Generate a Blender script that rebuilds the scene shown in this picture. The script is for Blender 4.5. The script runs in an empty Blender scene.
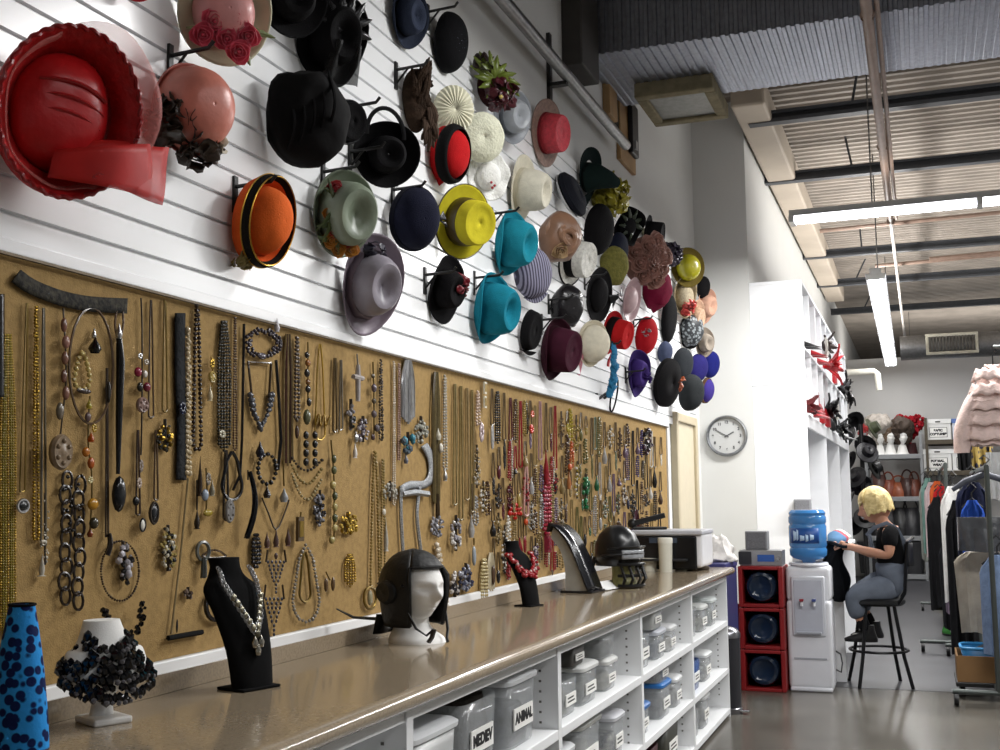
import bpy, bmesh, math, random
from math import sin, cos, pi, radians, sqrt, atan2
from mathutils import Vector as V, Matrix as MX
random.seed(7)
SC = bpy.context.scene
COL = SC.collection
# ---------------------------------------------------------------- survey of the room
# the camera stands at the origin, 1.28 m above the floor; +Y runs along the left wall
FOC, YAW, PITCH, ROLL = 1142.7, 0.350976, 0.107611, -0.010701
EYE = V((0, 0, 1.28))
_f = V((-sin(YAW)*cos(PITCH), cos(YAW)*cos(PITCH), sin(PITCH)))
_r0 = V((cos(YAW), sin(YAW), 0)); _u0 = _r0.cross(_f)
_r = cos(ROLL)*_r0 + sin(ROLL)*_u0
_u = -sin(ROLL)*_r0 + cos(ROLL)*_u0
WX = -1.792            # face of the left wall
def _ray(px, py): return _f + (px-500)/FOC*_r - (py-375)/FOC*_u
def on_x(px, py, x): d = _ray(px, py); return EYE + d*(x/d.x)
def on_y(px, py, y): d = _ray(px, py); return EYE + d*(y/d.y)
def on_z(px, py, z): d = _ray(px, py); return EYE + d*((z-EYE.z)/d.z)
def pix(p):
    d = V(p)-EYE; z = d.dot(_f)
    return 500+FOC*d.dot(_r)/z, 375-FOC*d.dot(_u)/z
# ---------------------------------------------------------------- materials
def lin(h):
    if isinstance(h, (tuple, list)): return tuple(h[:3])
    h = h.lstrip('#'); o = []
    for i in (0, 2, 4):
        c = int(h[i:i+2], 16)/255
        o.append(c/12.92 if c <= .04045 else ((c+.055)/1.055)**2.4)
    return tuple(o)
_mc = {}
def mat(name, col, rough=.55, metal=0., var=.18, scale=14., bump=0., bscale=90., emit=0., trans=0., alpha=1., coat=0., sheen=0., col2=None, kind='noise', ior=1.45):
    key = (name, str(col), rough, metal, var, scale, bump, bscale, emit, trans, alpha, coat, sheen, str(col2), kind)
    if key in _mc: return _mc[key]
    m = bpy.data.materials.new(name); m.use_nodes = True
    nt = m.node_tree; N = nt.nodes; L = nt.links
    b = N['Principled BSDF']
    c = lin(col); c2 = lin(col2) if col2 else tuple(max(0, x*(1-var)) for x in c)
    tc = N.new('ShaderNodeTexCoord')
    if kind == 'noise':
        t = N.new('ShaderNodeTexNoise'); t.inputs['Scale'].default_value = scale; t.inputs['Detail'].default_value = 4
    elif kind == 'voronoi':
        t = N.new('ShaderNodeTexVoronoi'); t.inputs['Scale'].default_value = scale
    elif kind in ('wave', 'wavez', 'wavey'):
        t = N.new('ShaderNodeTexWave'); t.inputs['Scale'].default_value = scale; t.inputs['Distortion'].default_value = .6
        t.bands_direction = {'wave': 'X', 'wavez': 'Z', 'wavey': 'Y'}[kind]
    L.new(tc.outputs['Object'], t.inputs['Vector'])
    r = N.new('ShaderNodeValToRGB')
    r.color_ramp.elements[0].color = c2+(1,); r.color_ramp.elements[1].color = c+(1,)
    r.color_ramp.elements[0].position = .3; r.color_ramp.elements[1].position = .62
    if kind == 'voronoi': r.color_ramp.elements[0].position = .36; r.color_ramp.elements[1].position = .52
    if name == 'blue_leopard': r.color_ramp.elements[0].position = .46; r.color_ramp.elements[1].position = .56
    L.new(t.outputs['Distance' if kind == 'voronoi' else 'Fac'], r.inputs['Fac'])
    L.new(r.outputs['Color'], b.inputs['Base Color'])
    b.inputs['Roughness'].default_value = rough; b.inputs['Metallic'].default_value = metal
    b.inputs['IOR'].default_value = ior
    if rough >= .8: b.inputs['Specular IOR Level'].default_value = .15
    if coat: b.inputs['Coat Weight'].default_value = coat; b.inputs['Coat Roughness'].default_value = .12
    if sheen: b.inputs['Sheen Weight'].default_value = sheen
    if trans: b.inputs['Transmission Weight'].default_value = trans
    if alpha < 1: b.inputs['Alpha'].default_value = alpha
    if emit: b.inputs['Emission Color'].default_value = c+(1,); b.inputs['Emission Strength'].default_value = emit
    if bump:
        n = N.new('ShaderNodeTexNoise'); n.inputs['Scale'].default_value = bscale; n.inputs['Detail'].default_value = 3
        L.new(tc.outputs['Object'], n.inputs['Vector'])
        bm = N.new('ShaderNodeBump'); bm.inputs['Strength'].default_value = bump; bm.inputs['Distance'].default_value = .01
        L.new(n.outputs['Fac'], bm.inputs['Height']); L.new(bm.outputs['Normal'], b.inputs['Normal'])
    _mc[key] = m
    return m
def felt(c, **k): return mat('felt', c, rough=.85, var=.15, scale=30, bump=.25, bscale=220, sheen=.0, **k)
def straw(c, **k): return mat('straw', c, rough=.6, var=.3, scale=60, bump=.6, bscale=160, **k)
def satin(c, **k): return mat('satin', c, rough=.35, var=.25, scale=12, bump=.2, bscale=30, **k)
def enamel(c, **k): return mat('enamel', c, rough=.35, var=.06, scale=5, **k)
def plast(c, **k): return mat('plastic', c, rough=.4, var=.08, scale=6, **k)
def metal(c, r=.3): return mat('metal', c, rough=r, metal=1., var=.2, scale=30)
def bead(c, r=.22): return mat('bead', c, rough=r, var=.25, scale=60)
def cloth(c, **k): return mat('cloth', c, rough=.9, var=.22, scale=9, bump=.25, bscale=60, **k)
# ---------------------------------------------------------------- mesh building
_ICO = {}
def _ico(sub):
    if sub not in _ICO:
        bm = bmesh.new(); bmesh.ops.create_icosphere(bm, subdivisions=sub, radius=1)
        bm.verts.ensure_lookup_table()
        _ICO[sub] = ([v.co.copy() for v in bm.verts], [tuple(v.index for v in f.verts) for f in bm.faces]); bm.free()
    return _ICO[sub]
class MB:
    def __init__(s): s.v = []; s.f = []; s.m = []; s.T = None; s.mi = 0
    def add(s, vs, fs):
        b = len(s.v); T = s.T
        s.v += [T @ V(p) for p in vs] if T is not None else [V(p) for p in vs]
        s.f += [tuple(b+i for i in f) for f in fs]; s.m += [s.mi]*len(fs); return s
    def box(s, a, b):
        (x0, y0, z0), (x1, y1, z1) = a, b
        return s.add([(x0,y0,z0),(x1,y0,z0),(x1,y1,z0),(x0,y1,z0),(x0,y0,z1),(x1,y0,z1),(x1,y1,z1),(x0,y1,z1)],
              [(0,3,2,1),(4,5,6,7),(0,1,5,4),(1,2,6,5),(2,3,7,6),(3,0,4,7)])
    def cbox(s, c, d): return s.box([c[i]-d[i]/2 for i in range(3)], [c[i]+d[i]/2 for i in range(3)])
    def ico(s, c, r, sub=1):
        vs, fs = _ico(sub); r = (r, r, r) if isinstance(r, (int, float)) else r
        return s.add([(c[0]+p.x*r[0], c[1]+p.y*r[1], c[2]+p.z*r[2]) for p in vs], fs)
    def tube(s, pts, r, n=6, closed=False, cap=True, flat=1.):
        pts = [V(p) for p in pts]; k = len(pts)
        rs = r if isinstance(r, (list, tuple)) else [r]*k
        vs = []; fs = []; ref = None
        for i, p in enumerate(pts):
            if closed: t = pts[(i+1) % k]-pts[i-1]
            else: t = pts[min(i+1, k-1)]-pts[max(i-1, 0)]
            if t.length < 1e-9: t = V((0, 0, 1))
            t.normalize()
            if ref is None:
                ref = V((1, 0, 0)) if abs(t.x) < .8 else V((0, 1, 0))
            a = t.cross(ref); a.normalize(); b = t.cross(a); ref = -b if b.dot(ref) < 0 else b
            b = ref
            for j in range(n):
                w = 2*pi*j/n
                vs.append(p + (a*cos(w)*flat + b*sin(w))*rs[i])
        m = k if closed else k-1
        for i in range(m):
            for j in range(n):
                i2 = (i+1) % k
                fs.append((i*n+j, i*n+(j+1) % n, i2*n+(j+1) % n, i2*n+j))
        if cap and not closed: fs += [tuple(range(n-1, -1, -1)), tuple((k-1)*n+j for j in range(n))]
        return s.add(vs, fs)
    def lathe(s, prof, n=24, sx=1., sy=1., fn=None, c=(0,0,0), cap=False):
        vs = []; fs = []; k = len(prof)
        for i, (r, z) in enumerate(prof):
            for j in range(n):
                w = 2*pi*j/n; rr, zz = (r, z) if fn is None else fn(r, z, w, i)
                vs.append((c[0]+rr*cos(w)*sx, c[1]+rr*sin(w)*sy, c[2]+zz))
        for i in range(k-1):
            for j in range(n): fs.append((i*n+j, i*n+(j+1) % n, (i+1)*n+(j+1) % n, (i+1)*n+j))
        if cap: fs += [tuple(range(n-1, -1, -1)), tuple((k-1)*n+j for j in range(n))]
        return s.add(vs, fs)
    def cyl(s, p, q, r, n=12, r2=None): return s.tube([p, q], [r, r if r2 is None else r2], n)
    def grid(s, fn, nu, nv):
        vs = [fn(i/nu, j/nv) for i in range(nu+1) for j in range(nv+1)]
        return s.add(vs, [(i*(nv+1)+j, (i+1)*(nv+1)+j, (i+1)*(nv+1)+j+1, i*(nv+1)+j+1) for i in range(nu) for j in range(nv)])
    def prism(s, poly, d):   # polygon in the YZ plane pushed along +x by d
        n = len(poly)
        return s.add([(0, y, z) for y, z in poly]+[(d, y, z) for y, z in poly],
            [tuple(range(n-1, -1, -1)), tuple(range(n, 2*n))]+[(i, (i+1) % n, n+(i+1) % n, n+i) for i in range(n)])
    def build(s, name, mats, parent=None, smooth=True, bevel=0., solid=0., sub=0, seg=2, off=0.):
        me = bpy.data.meshes.new(name); me.from_pydata([tuple(p) for p in s.v], [], s.f)
        mats = mats if isinstance(mats, (list, tuple)) else [mats]
        for m in mats: me.materials.append(m)
        if len(mats) > 1: me.polygons.foreach_set('material_index', s.m)
        bm = bmesh.new(); bm.from_mesh(me); bmesh.ops.recalc_face_normals(bm, faces=bm.faces); bm.to_mesh(me); bm.free()
        me.polygons.foreach_set('use_smooth', [smooth]*len(me.polygons))
        o = bpy.data.objects.new(name, me); COL.objects.link(o)
        if parent: o.parent = parent
        if solid:
            md = o.modifiers.new('s', 'SOLIDIFY'); md.thickness = solid; md.offset = off
        if bevel:
            md = o.modifiers.new('b', 'BEVEL'); md.width = bevel; md.segments = seg; md.limit_method = 'ANGLE'; md.angle_limit = radians(40)
        if sub:
            md = o.modifiers.new('u', 'SUBSURF'); md.levels = sub; md.render_levels = sub
        if smooth and (bevel or not sub):
            try: me.set_sharp_from_angle(angle=radians(42))
            except Exception: pass
        return o
def tag(o, label, cat, group=None, kind=None):
    o['label'] = label; o['category'] = cat
    if group: o['group'] = group
    if kind: o['kind'] = kind
    return o
def thing(name, loc, label, cat, group=None, rz=0., rot=None):
    o = bpy.data.objects.new(name, None); COL.objects.link(o); o.empty_display_size = .05
    o.location = loc
    o.rotation_euler = rot if rot is not None else (0, 0, rz)
    return tag(o, label, cat, group)
def struct(o): o['kind'] = 'structure'; return o
def copy_tree(o, parent=None):
    c = o.copy(); COL.objects.link(c)
    if parent: c.parent = parent
    for ch in list(o.children): copy_tree(ch, c)
    return c
def text_mesh(name, s, size, m, parent, loc, rot, bold=0.):
    cu = bpy.data.curves.new(name, 'FONT'); cu.body = s; cu.size = size; cu.align_x = 'CENTER'; cu.align_y = 'CENTER'
    cu.extrude = .0006; cu.offset = bold
    t = bpy.data.objects.new(name, cu); COL.objects.link(t)
    me = bpy.data.meshes.new_from_object(t); COL.objects.unlink(t); bpy.data.objects.remove(t)
    me.materials.clear(); me.materials.append(m)
    o = bpy.data.objects.new(name, me); COL.objects.link(o); o.parent = parent; o.location = loc; o.rotation_euler = rot
    return o
def jit(a): return random.uniform(-a, a)
# ---------------------------------------------------------------- camera and view
cd = bpy.data.cameras.new('camera'); cam = bpy.data.objects.new('camera', cd); COL.objects.link(cam)
cd.sensor_width = 36; cd.lens = FOC*36/1000; cd.clip_start = .05; cd.clip_end = 200
Rm = MX((( _r.x, _u.x, -_f.x), (_r.y, _u.y, -_f.y), (_r.z, _u.z, -_f.z))).to_4x4()
cam.matrix_world = MX.Translation(EYE) @ Rm
SC.camera = cam
SC.view_settings.view_transform = 'Standard'; SC.view_settings.look = 'None'
SC.view_settings.gamma = 1; SC.view_settings.exposure = 0.0; SC.view_settings.use_curve_mapping = False
LP = (75, 12, 44, 10, .10, 15)
# ================================================================ the room
wall_m = mat('wall_paint', '#cfcfcc', rough=.7, var=.04, scale=2, bump=.04, bscale=200)
gray_wall = mat('grey_wall_paint', '#b9b8b6', rough=.75, var=.05, scale=1.5)
conc = mat('concrete', '#5d5952', rough=.22, var=.28, scale=2.2, bump=.05, bscale=8)
mat_dark = mat('dark_floor', '#38383c', rough=.42, var=.2, scale=1.6, bump=.06, bscale=30)
white_m = mat('white_laminate', '#e6e7e8', rough=.38, var=.03, scale=3)
def slab(name, a, b, m, bevel=0.):
    return struct(MB().box(a, b).build(name, m, smooth=False, bevel=bevel))
slab('floor', (-1.9, -2.5, -.1), (5, 8.12, 0), conc)
slab('floor.001', (-1.9, 8.135, -.1), (5, 32, 0), mat_dark)
slab('trim_1', (-1.9, 8.12, -.1), (5, 8.135, -.004), mat('seam', '#2c2b2a', rough=.8))
slab('wall_left', (-1.95, -2.5, 0), (WX, 9.944, 4.8), wall_m)
slab('wall_corner', (-1.95, 9.944, 0), (-1.33, 32, 4.8), wall_m)
slab('wall_right', (5, -2.5, 0), (5.1, 32, 4.8), gray_wall)
slab('wall_front', (-1.95, -2.6, 0), (5, -2.5, 4.8), gray_wall)
slab('wall_far', (-1.95, 32, 0), (5.1, 32.1, 4.8), gray_wall)
slab('wall_back', (-1.33, 19.2, 0), (5, 19.35, 3.45), gray_wall)
# corrugated roof deck, ribs across the room
deck = MB(); vs = []; ys = -2.5; pr = [(0, 0), (.035, 0), (.06, -.045), (.105, -.045), (.13, 0)]
prof = []
while ys < 32:
    prof += [(ys+a, b) for a, b in pr]; ys += .14
deck.add([(x, y, 4.8+z) for y, z in prof for x in (-1.95, 5.1)], [(2*i, 2*i+1, 2*i+3, 2*i+2) for i in range(len(prof)-1)])
deck_o = struct(deck.build('ceiling', mat('roof_deck', '#938a80', rough=.7, var=.25, scale=2.5), smooth=False, solid=.01))
# doorway past the jewellery board
dt = mat('door_frame_paint', '#b5a98f', rough=.5, var=.06)
d = thing('door_1', (WX, 8.75, 0), 'beige door in a beige frame between the jewellery board and the wall clock', 'door')
d['kind'] = 'structure'
MB().box((0, 0, 0), (.03, .72, 1.86)).build('door_leaf', mat('door_paint', '#c2b79f', rough=.5, var=.05), d, smooth=False)
MB().box((0, -.07, 0), (.055, 0, 1.93)).box((0, .72, 0), (.055, .8, 1.93)).box((0, 0, 1.86), (.055, .72, 1.93)).build('door_frame', dt, d, smooth=False, bevel=.008)
MB().cyl((.03, .07, 1.0), (.07, .07, 1.0), .012).ico((.09, .07, 1.0), .03, 2).build('door_knob', metal('#3a332c'), d)
# timber framed opening high on the wall
to = mat('pine', '#a9865a', rough=.6, var=.3, scale=6)
ta, tb = on_x(617, 176, WX), on_x(632, 176, WX)
struct(MB().box((WX, ta.y, tb.z), (WX+.03, tb.y, 4.1)).build('trim_2', to, smooth=False, bevel=.006))
struct(MB().box((WX, ta.y-.34, tb.z+.2), (WX+.05, ta.y-.14, 4.1)).build('trim_9', to, smooth=False, bevel=.006))
struct(MB().box((WX, ta.y-.14, tb.z+.2), (WX+.02, ta.y, 4.1)).build('trim_3', mat('dark_recess', '#3b3732', rough=.8), smooth=False))
pl = thing('junction_box', (WX+.03, (ta.y+tb.y)/2+.08, tb.z+.28), 'narrow black electrical box on the pine post high on the wall', 'electrical box')
MB().box((0, -.09, -.18), (.035, .09, .18)).build('box_body', plast('#1b1c20'), pl, smooth=False, bevel=.01)
MB().box((.035, -.03, -.14), (.042, .03, -.08)).build('switch', plast('#9a9a9a'), pl, smooth=False)
# dark steel post up on the wall behind the pipe
qa, qb, qc = on_x(548, 98, WX), on_x(562, 80, WX), on_x(580, 80, WX)
tag(MB().box((WX, qb.y, 3.70), (WX+.12, qc.y, 4.8)).build('steel_post', mat('dark_steel', '#3d3a37', rough=.6), smooth=False, bevel=.01), 'dark steel post against the upper left wall behind the pipe', 'post')
# wall pipe with brackets
p = thing('conduit_pipe', (WX+.11, 1.0, 3.53), 'grey round pipe running high along the left wall above the hats', 'pipe')
MB().tube([(0, 0, 0), (0, 2.6, 0)], .035, 14).tube([(0, 2.6, 0), (0, 6.0, 0)], .032, 14).cyl((0, 2.55, 0), (0, 2.68, 0), .042, 14).build('pipe', metal('#9a9a98', .38), p)
for y in (1.2, qa.y-1.0):
    MB().box((-.11, y-.02, -.22), (-.09, y+.02, .25)).box((-.11, y-.02, -.05), (.0, y+.02, -.03)).build('bracket', plast('#2b2a29'), p, smooth=False)
# big ribbed duct across the top
dm = metal('#a4a8b2', .5)
du = thing('ribbed_duct', (-1.79, 6.35, 3.9), 'big silvery ribbed air duct crossing under the roof at the top', 'duct')
m = MB(); x = 0.
def duct_ring(x, e):
    return [(x, -e, -e), (x, .95, -e*.3), (x, 1.18+e, .28), (x, 1.18+e, .78+e), (x, -e, .78+e)]
ring = []; 
n = 0
while x < 6.6:
    for dx, e in ((0, 0), (.020, 0), (.026, .013), (.046, .013)):
        ring.append(duct_ring(x+dx, e))
    x += .052
vs = [q for r_ in ring for q in r_]
m.add(vs, [(i*5+j, i*5+(j+1) % 5, (i+1)*5+(j+1) % 5, (i+1)*5+j) for i in range(len(ring)-1) for j in range(5)])
m.add(ring[0], [(0, 1, 2, 3, 4)]).add(ring[-1], [(0, 1, 2, 3, 4)])
m.build('duct_body', dm, du, smooth=False)
# grille framed in yellow insulation under the duct
g = thing('vent_collar', (-1.6, 6.9, 3.80), 'yellowish edged square vent hanging under the ribbed duct near the left wall', 'vent')
MB().box((0, 0, 0), (.5, .08, .1)).box((0, .55, 0), (.5, .63, .1)).box((0, .08, 0), (.07, .55, .1)).box((.43, .08, 0), (.5, .55, .1)).build('collar', mat('insulation', '#8a8168', rough=.8, var=.3), g, smooth=False, bevel=.01)
MB().box((.07, .08, .02), (.43, .55, .04)).build('grille', metal('#8b8b88', .5), g, smooth=False)
# joists and pipes below the deck
js = mat('joist_steel', '#3c3e42', rough=.6, var=.2)
k = 0
for y, x0, lab in ((9.5, -1.22, 'dark steel joist nearest the ribbed duct'), (11.4, -1.45, 'dark steel joist second from the ribbed duct'), (15.3, -1.5, 'dark steel joist third from the ribbed duct'), (17.5, -1.5, 'dark steel joist above the tall white shelf unit'), (20.3, -1.5, 'dark steel joist farthest back under the roof')):
    j = thing('roof_joist', (x0, y, 4.4), lab, 'joist', 'roof joists')
    MB().box((0, -.05, -.03), (5.3-x0-.4, .05, 0)).box((0, -.05, .05), (5.3-x0-.4, .05, .07)).box((0, -.012, -.0), (5.3-x0-.4, .012, .05)).build('joist', js, j, smooth=False)
    for q in range(2):
        MB().cyl((.9+q*2.1+jit(.2), 0, .05), (.9+q*2.1, 0, .4), .012, 6).build('hanger_rod', js, j)
be = tag(MB().box((-1.3, 9.0, 4.38), (-1.03, 19.0, 4.62)).build('ceiling_duct', mat('beige_duct', '#aca091', rough=.7, var=.15, scale=2), smooth=False, bevel=.02), 'long beige box duct running back under the roof deck', 'duct')
cp = thing('sprinkler_pipe', (-.15, 2.0, 4.25), 'brownish pipe running away under the roof below the duct', 'pipe')
pm_ = mat('pipe_paint', '#8b7466', rough=.5, var=.2)
MB().tube([(0, 0, -.5), (0, 8.6, -.5)], .03, 10).build('pipe', pm_, cp)
MB().tube([(.05, 0, -.48), (.05, 8.8, -.48)], .014, 8).build('conduit', pm_, cp)
MB().cyl((0, 8.6, -.5), (-.0, 18.0, -.35), .018, 8).build('thin_pipe', mat('pipe_grey', '#96908a', rough=.5), cp)
for q in range(3):
    MB().cyl((0, 4+q*2.4, -.5), (0, 4+q*2.4, .5), .012, 6).lathe([(.034, -.02), (.04, 0), (.034, .02)], 10, c=(0, 4+q*2.4, -.5)).build('pipe_hanger', pm_, cp)
# round duct with a grille in front of the back wall
rd = thing('round_duct', (-.2, 17.6, 3.28), 'round grey air duct with a louvred grille near the back wall', 'duct')
MB().tube([(0, 0, .12), (.1, 0, .12), (5.0, 0, .12)], .18, 20).build('duct_pipe', metal('#8f8f8f', .5), rd)
MB().box((.35, -.22, -.02), (1.05, -.17, .02)).box((.35, -.22, .24), (1.05, -.17, .28)).box((.35, -.22, .02), (.39, -.17, .24)).box((1.01, -.22, .02), (1.05, -.17, .24)).build('grille_frame', mat('grille_cream', '#c9c5b4', rough=.5), rd, smooth=False, bevel=.006)
m = MB()
for q in range(14): m.box((.40+q*.0435, -.205, .02), (.418+q*.0435, -.18, .24))
m.build('grille_slats', metal('#77756f', .5), rd, smooth=False)
wp = tag(MB().tube([(-.95, 17.0, 3.02), (-.56, 17.0, 3.02), (-.52, 17.0, 2.98), (-.50, 17.0, 2.75)], .045, 10).build('elbow_pipe', plast('#d8d4c8')), 'white elbow pipe poking out beyond the tall shelf unit', 'pipe')
m = MB()
for q, (x, y, z, l) in enumerate(((-.9, 12.5, 4.1, 4), (-.4, 14.2, 4.0, 5.), (.2, 13.5, 3.9, 4.5))):
    tag(MB().tube([(x, y, z), (x+l*.4, y+.1, z+.05), (x+l, y+.2, z+.12)], .022, 8).build('cross_pipe', pm_), ('thin pipe crossing under the roof behind the front ceiling lamp', 'thin pipe crossing the roof farther back than the front lamp', 'thin pipe crossing low near the far ceiling lamp')[q], 'pipe', 'thin crossing pipes')
# ---------------------------------------------------------------- lamps
def lamp(name, a, b, label, seg, pw, up=6.):
    a = V(a); b = V(b); L = b-a; yaw = atan2(L.y, L.x); ln = L.length
    o = thing(name, a, label, 'ceiling lamp', rz=yaw)
    MB().box((0, -.05, .05), (ln, .05, .10)).box((0, -.09, .045), (ln, .09, .05)).build('housing', enamel('#d9d9d6'), o, smooth=False)
    tm = mat('tube_glow', '#f4f6ff', emit=9., rough=.3, var=0.)
    for s in (-.045, .045):
        MB().tube([(.02, s, .022), (ln-.02, s, .022)], .017, 10).build('tube', tm, o)
    n = max(1, int(ln//1.2))
    for q in range(n+1):
        xx = min(ln-.02, max(.02, q*ln/n)); MB().box((xx-.02, -.085, -.0), (xx+.02, .085, .048)).build('end_cap', plast('#cfcfcb'), o, smooth=False)
    for q in (.15, .85): MB().cyl((ln*q, 0, .1), (ln*q, 0, 4.75-a.z), .006, 6).build('hanging_rod', metal('#777777'), o)
    for q in range(seg):
        la = bpy.data.lights.new('lamp_light', 'AREA'); la.shape = 'RECTANGLE'; la.size = ln/seg; la.size_y = .16
        la.energy = pw*ln/seg; la.color = (1., .995, .975)
        lo = bpy.data.objects.new('lamp_light', la); COL.objects.link(lo); lo.parent = o
        lo.location = (ln*(q+.5)/seg, 0, -.004)
        la = bpy.data.lights.new('added_uplight', 'AREA'); la.shape = 'RECTANGLE'; la.size = ln/seg; la.size_y = .09   # added upward light to brighten the roof deck; the housing has no open top
        la.energy = up*ln/seg; la.color = (1., .98, .95)
        lo = bpy.data.objects.new('added_uplight', la); COL.objects.link(lo); lo.parent = o
        lo.location = (ln*(q+.5)/seg, 0, .104); lo.rotation_euler = (pi, 0, 0)
lamp('fluorescent_lamp', (-.86, 8.9, 3.36), (3.2, 8.8, 3.36), 'bright fluorescent strip lamp hanging crosswise in front', 1, LP[0], 3.5)
lamp('fluorescent_lamp', (-.31, 10.9, 3.25), (-.36, 18.6, 3.25), 'bright fluorescent strip lamp running away towards the back', 2, LP[1], 20.)
lamp('fluorescent_lamp', (-.7, 4.1, 3.42), (1.4, 4.1, 3.42), 'fluorescent strip lamp overhead before the hat wall', 1, LP[2], 1.)
lamp('fluorescent_lamp', (1.9, 10.9, 3.36), (1.9, 18.6, 3.36), 'fluorescent strip lamp over the clothes racks', 2, LP[3], 16.)
lamp('fluorescent_lamp', (1.7, .2, 3.40), (1.7, 7.2, 3.40), 'unseen fluorescent strip lamp added over the aisle right of the counter', 1, LP[5], 1.)  # out of view, added for more light on the hats and board
lamp('fluorescent_lamp', (-.8, 23., 3.2), (4., 23., 3.2), 'unseen fluorescent strip lamp added beyond the back wall to brighten the far roof', 1, 8., 24.)  # hidden lamp added behind the back wall to light the far deck
w = bpy.data.worlds.new('world'); SC.world = w; w.use_nodes = True
w.node_tree.nodes['Background'].inputs[0].default_value = (.9, .92, 1, 1); w.node_tree.nodes['Background'].inputs[1].default_value = LP[4]
# ================================================================ slatwall and jewellery board
SLB, SLT, DZ = 1.832, 3.19, .0777
m = MB(); z = 2.429
zs = []
while z > 1.93: z -= DZ
while z < SLT: zs.append(z); z += DZ
ed = [SLB]+zs+[SLT]
x0 = WX+.003
m.box((WX, 1.0, SLB), (x0+.004, 9.75, SLT))
for a, b in zip(ed[:-1], ed[1:]):
    m.box((x0, 1.0, a+(.007 if a > SLB else 0)), (x0+.018, 9.75, b-.0035))
slatm = mat('slatwall_laminate', '#eeeff0', rough=.24, var=.02, scale=2, coat=.0)
struct(m.build('trim_4', slatm, smooth=False))
struct(MB().box((WX, 1.0, 1.800), (WX+.028, 8.5, 1.832)).build('trim_5', slatm, smooth=False, bevel=.004))
struct(MB().box((WX+.028, 1.0, 1.812-.018), (WX+.034, 8.47, 1.812-.012)).build('trim_6', metal('#5d5448', .5), smooth=False))
board_m = mat('cork', '#a08456', rough=.85, var=.22, scale=55, bump=.3, bscale=260)
BX = WX+.016
bd = tag(MB().box((WX, 1.0, .893), (BX, 8.44, 1.797)).build('cork_board', board_m, smooth=False), 'long brown cork board covered with hanging necklaces above the counter', 'board')
struct(MB().box((WX, 1.0, .857), (WX+.03, 8.2, .892)).build('trim_7', white_m, smooth=False, bevel=.004))
struct(MB().box((WX, 8.44, .857), (WX+.03, 8.5, 1.80)).build('trim_8', white_m, smooth=False, bevel=.004))
# ================================================================ counter
CT = .856
lam = mat('speckled_laminate', '#968772', rough=.12, var=.25, scale=150, coat=.25)
pr = []
xf, xb = -1.072, WX
m = MB()
sec = [(xb, CT), (xf-.035, CT)]
for q in range(1, 8):
    a = pi/2-pi*q/8; sec.append((xf-.02+.02*cos(a), CT-.02+.02*sin(a)))
sec += [(xf-.02, CT-.042), (xb, CT-.042)]
Y0, Y1 = -.5, 6.98
n = len(sec)
m.add([(x, Y0, z) for x, z in sec]+[(x, Y1, z) for x, z in sec], [tuple(range(n)), tuple(range(2*n-1, n-1, -1))]+[(i, n+i, n+(i+1) % n, (i+1) % n) for i in range(n)])
tag(m.build('countertop', lam), 'long glossy speckled brown countertop with a rounded front edge', 'counter')
FX = -1.112
LX = -1.60
wz = MB().box((WX, Y0, CT+.0005), (LX, Y1, .9005))
for v in wz.v:
    if v.x < LX-.01 and v.z > CT+.01: v.z = CT+.0012
tag(wz.build('backsplash', lam, smooth=False, bevel=.004), 'low brown laminate ledge along the back of the counter below the board', 'ledge')
UP = [-.98, .15, 1.285, 2.42, 3.56, 4.70, 5.80, 6.90]
hole = mat('pin_hole', '#6c6a66', rough=.8)
bays = ['nearest', 'second nearest', 'bay under the near end of the counter', 'bay holding the animal bin', 'third bay from the far end of the counter', 'second bay from the far end of the counter', 'bay at the far end of the counter']
SZ = [.05, .28, .552]
for i in range(2, 7):
    y0, y1 = UP[i], UP[i+1]
    u = thing('shelf_unit', (FX, y0, 0), 'white open shelf unit, '+bays[i], 'shelf unit', 'shelf units under the counter')
    for yy in (0, y1-y0-.018):
        mm = MB().box((-.62, yy, 0), (0, yy+.018, CT-.044))
        if yy == 0: mm.build('side_panel', white_m, u, smooth=False)
    hm = mm; hm.mi = 1
    for k in range(22):
        for xx in (-.06, -.5):
            hm.box((xx-.004, y1-y0-.0195, .12+k*.032), (xx+.004, y1-y0-.0182, .127+k*.032))
    hm.build('side_panel', [white_m, hole], u, smooth=False)
    MB().box((-.62, .018, 0), (-.61, y1-y0-.018, CT-.044)).build('back_panel', white_m, u, smooth=False)
    MB().box((-.61, .018, CT-.075), (-.005, y1-y0-.018, CT-.044)).build('top_rail', white_m, u, smooth=False)
    for z in SZ:
        MB().box((-.61, .018, z-.032), (0, y1-y0-.018, z)).build('shelf', white_m, u, smooth=False, bevel=.003)
    MB().box((-.08, .018, 0), (-.06, y1-y0-.018, .018)).build('toe_kick', white_m, u, smooth=False)
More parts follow.
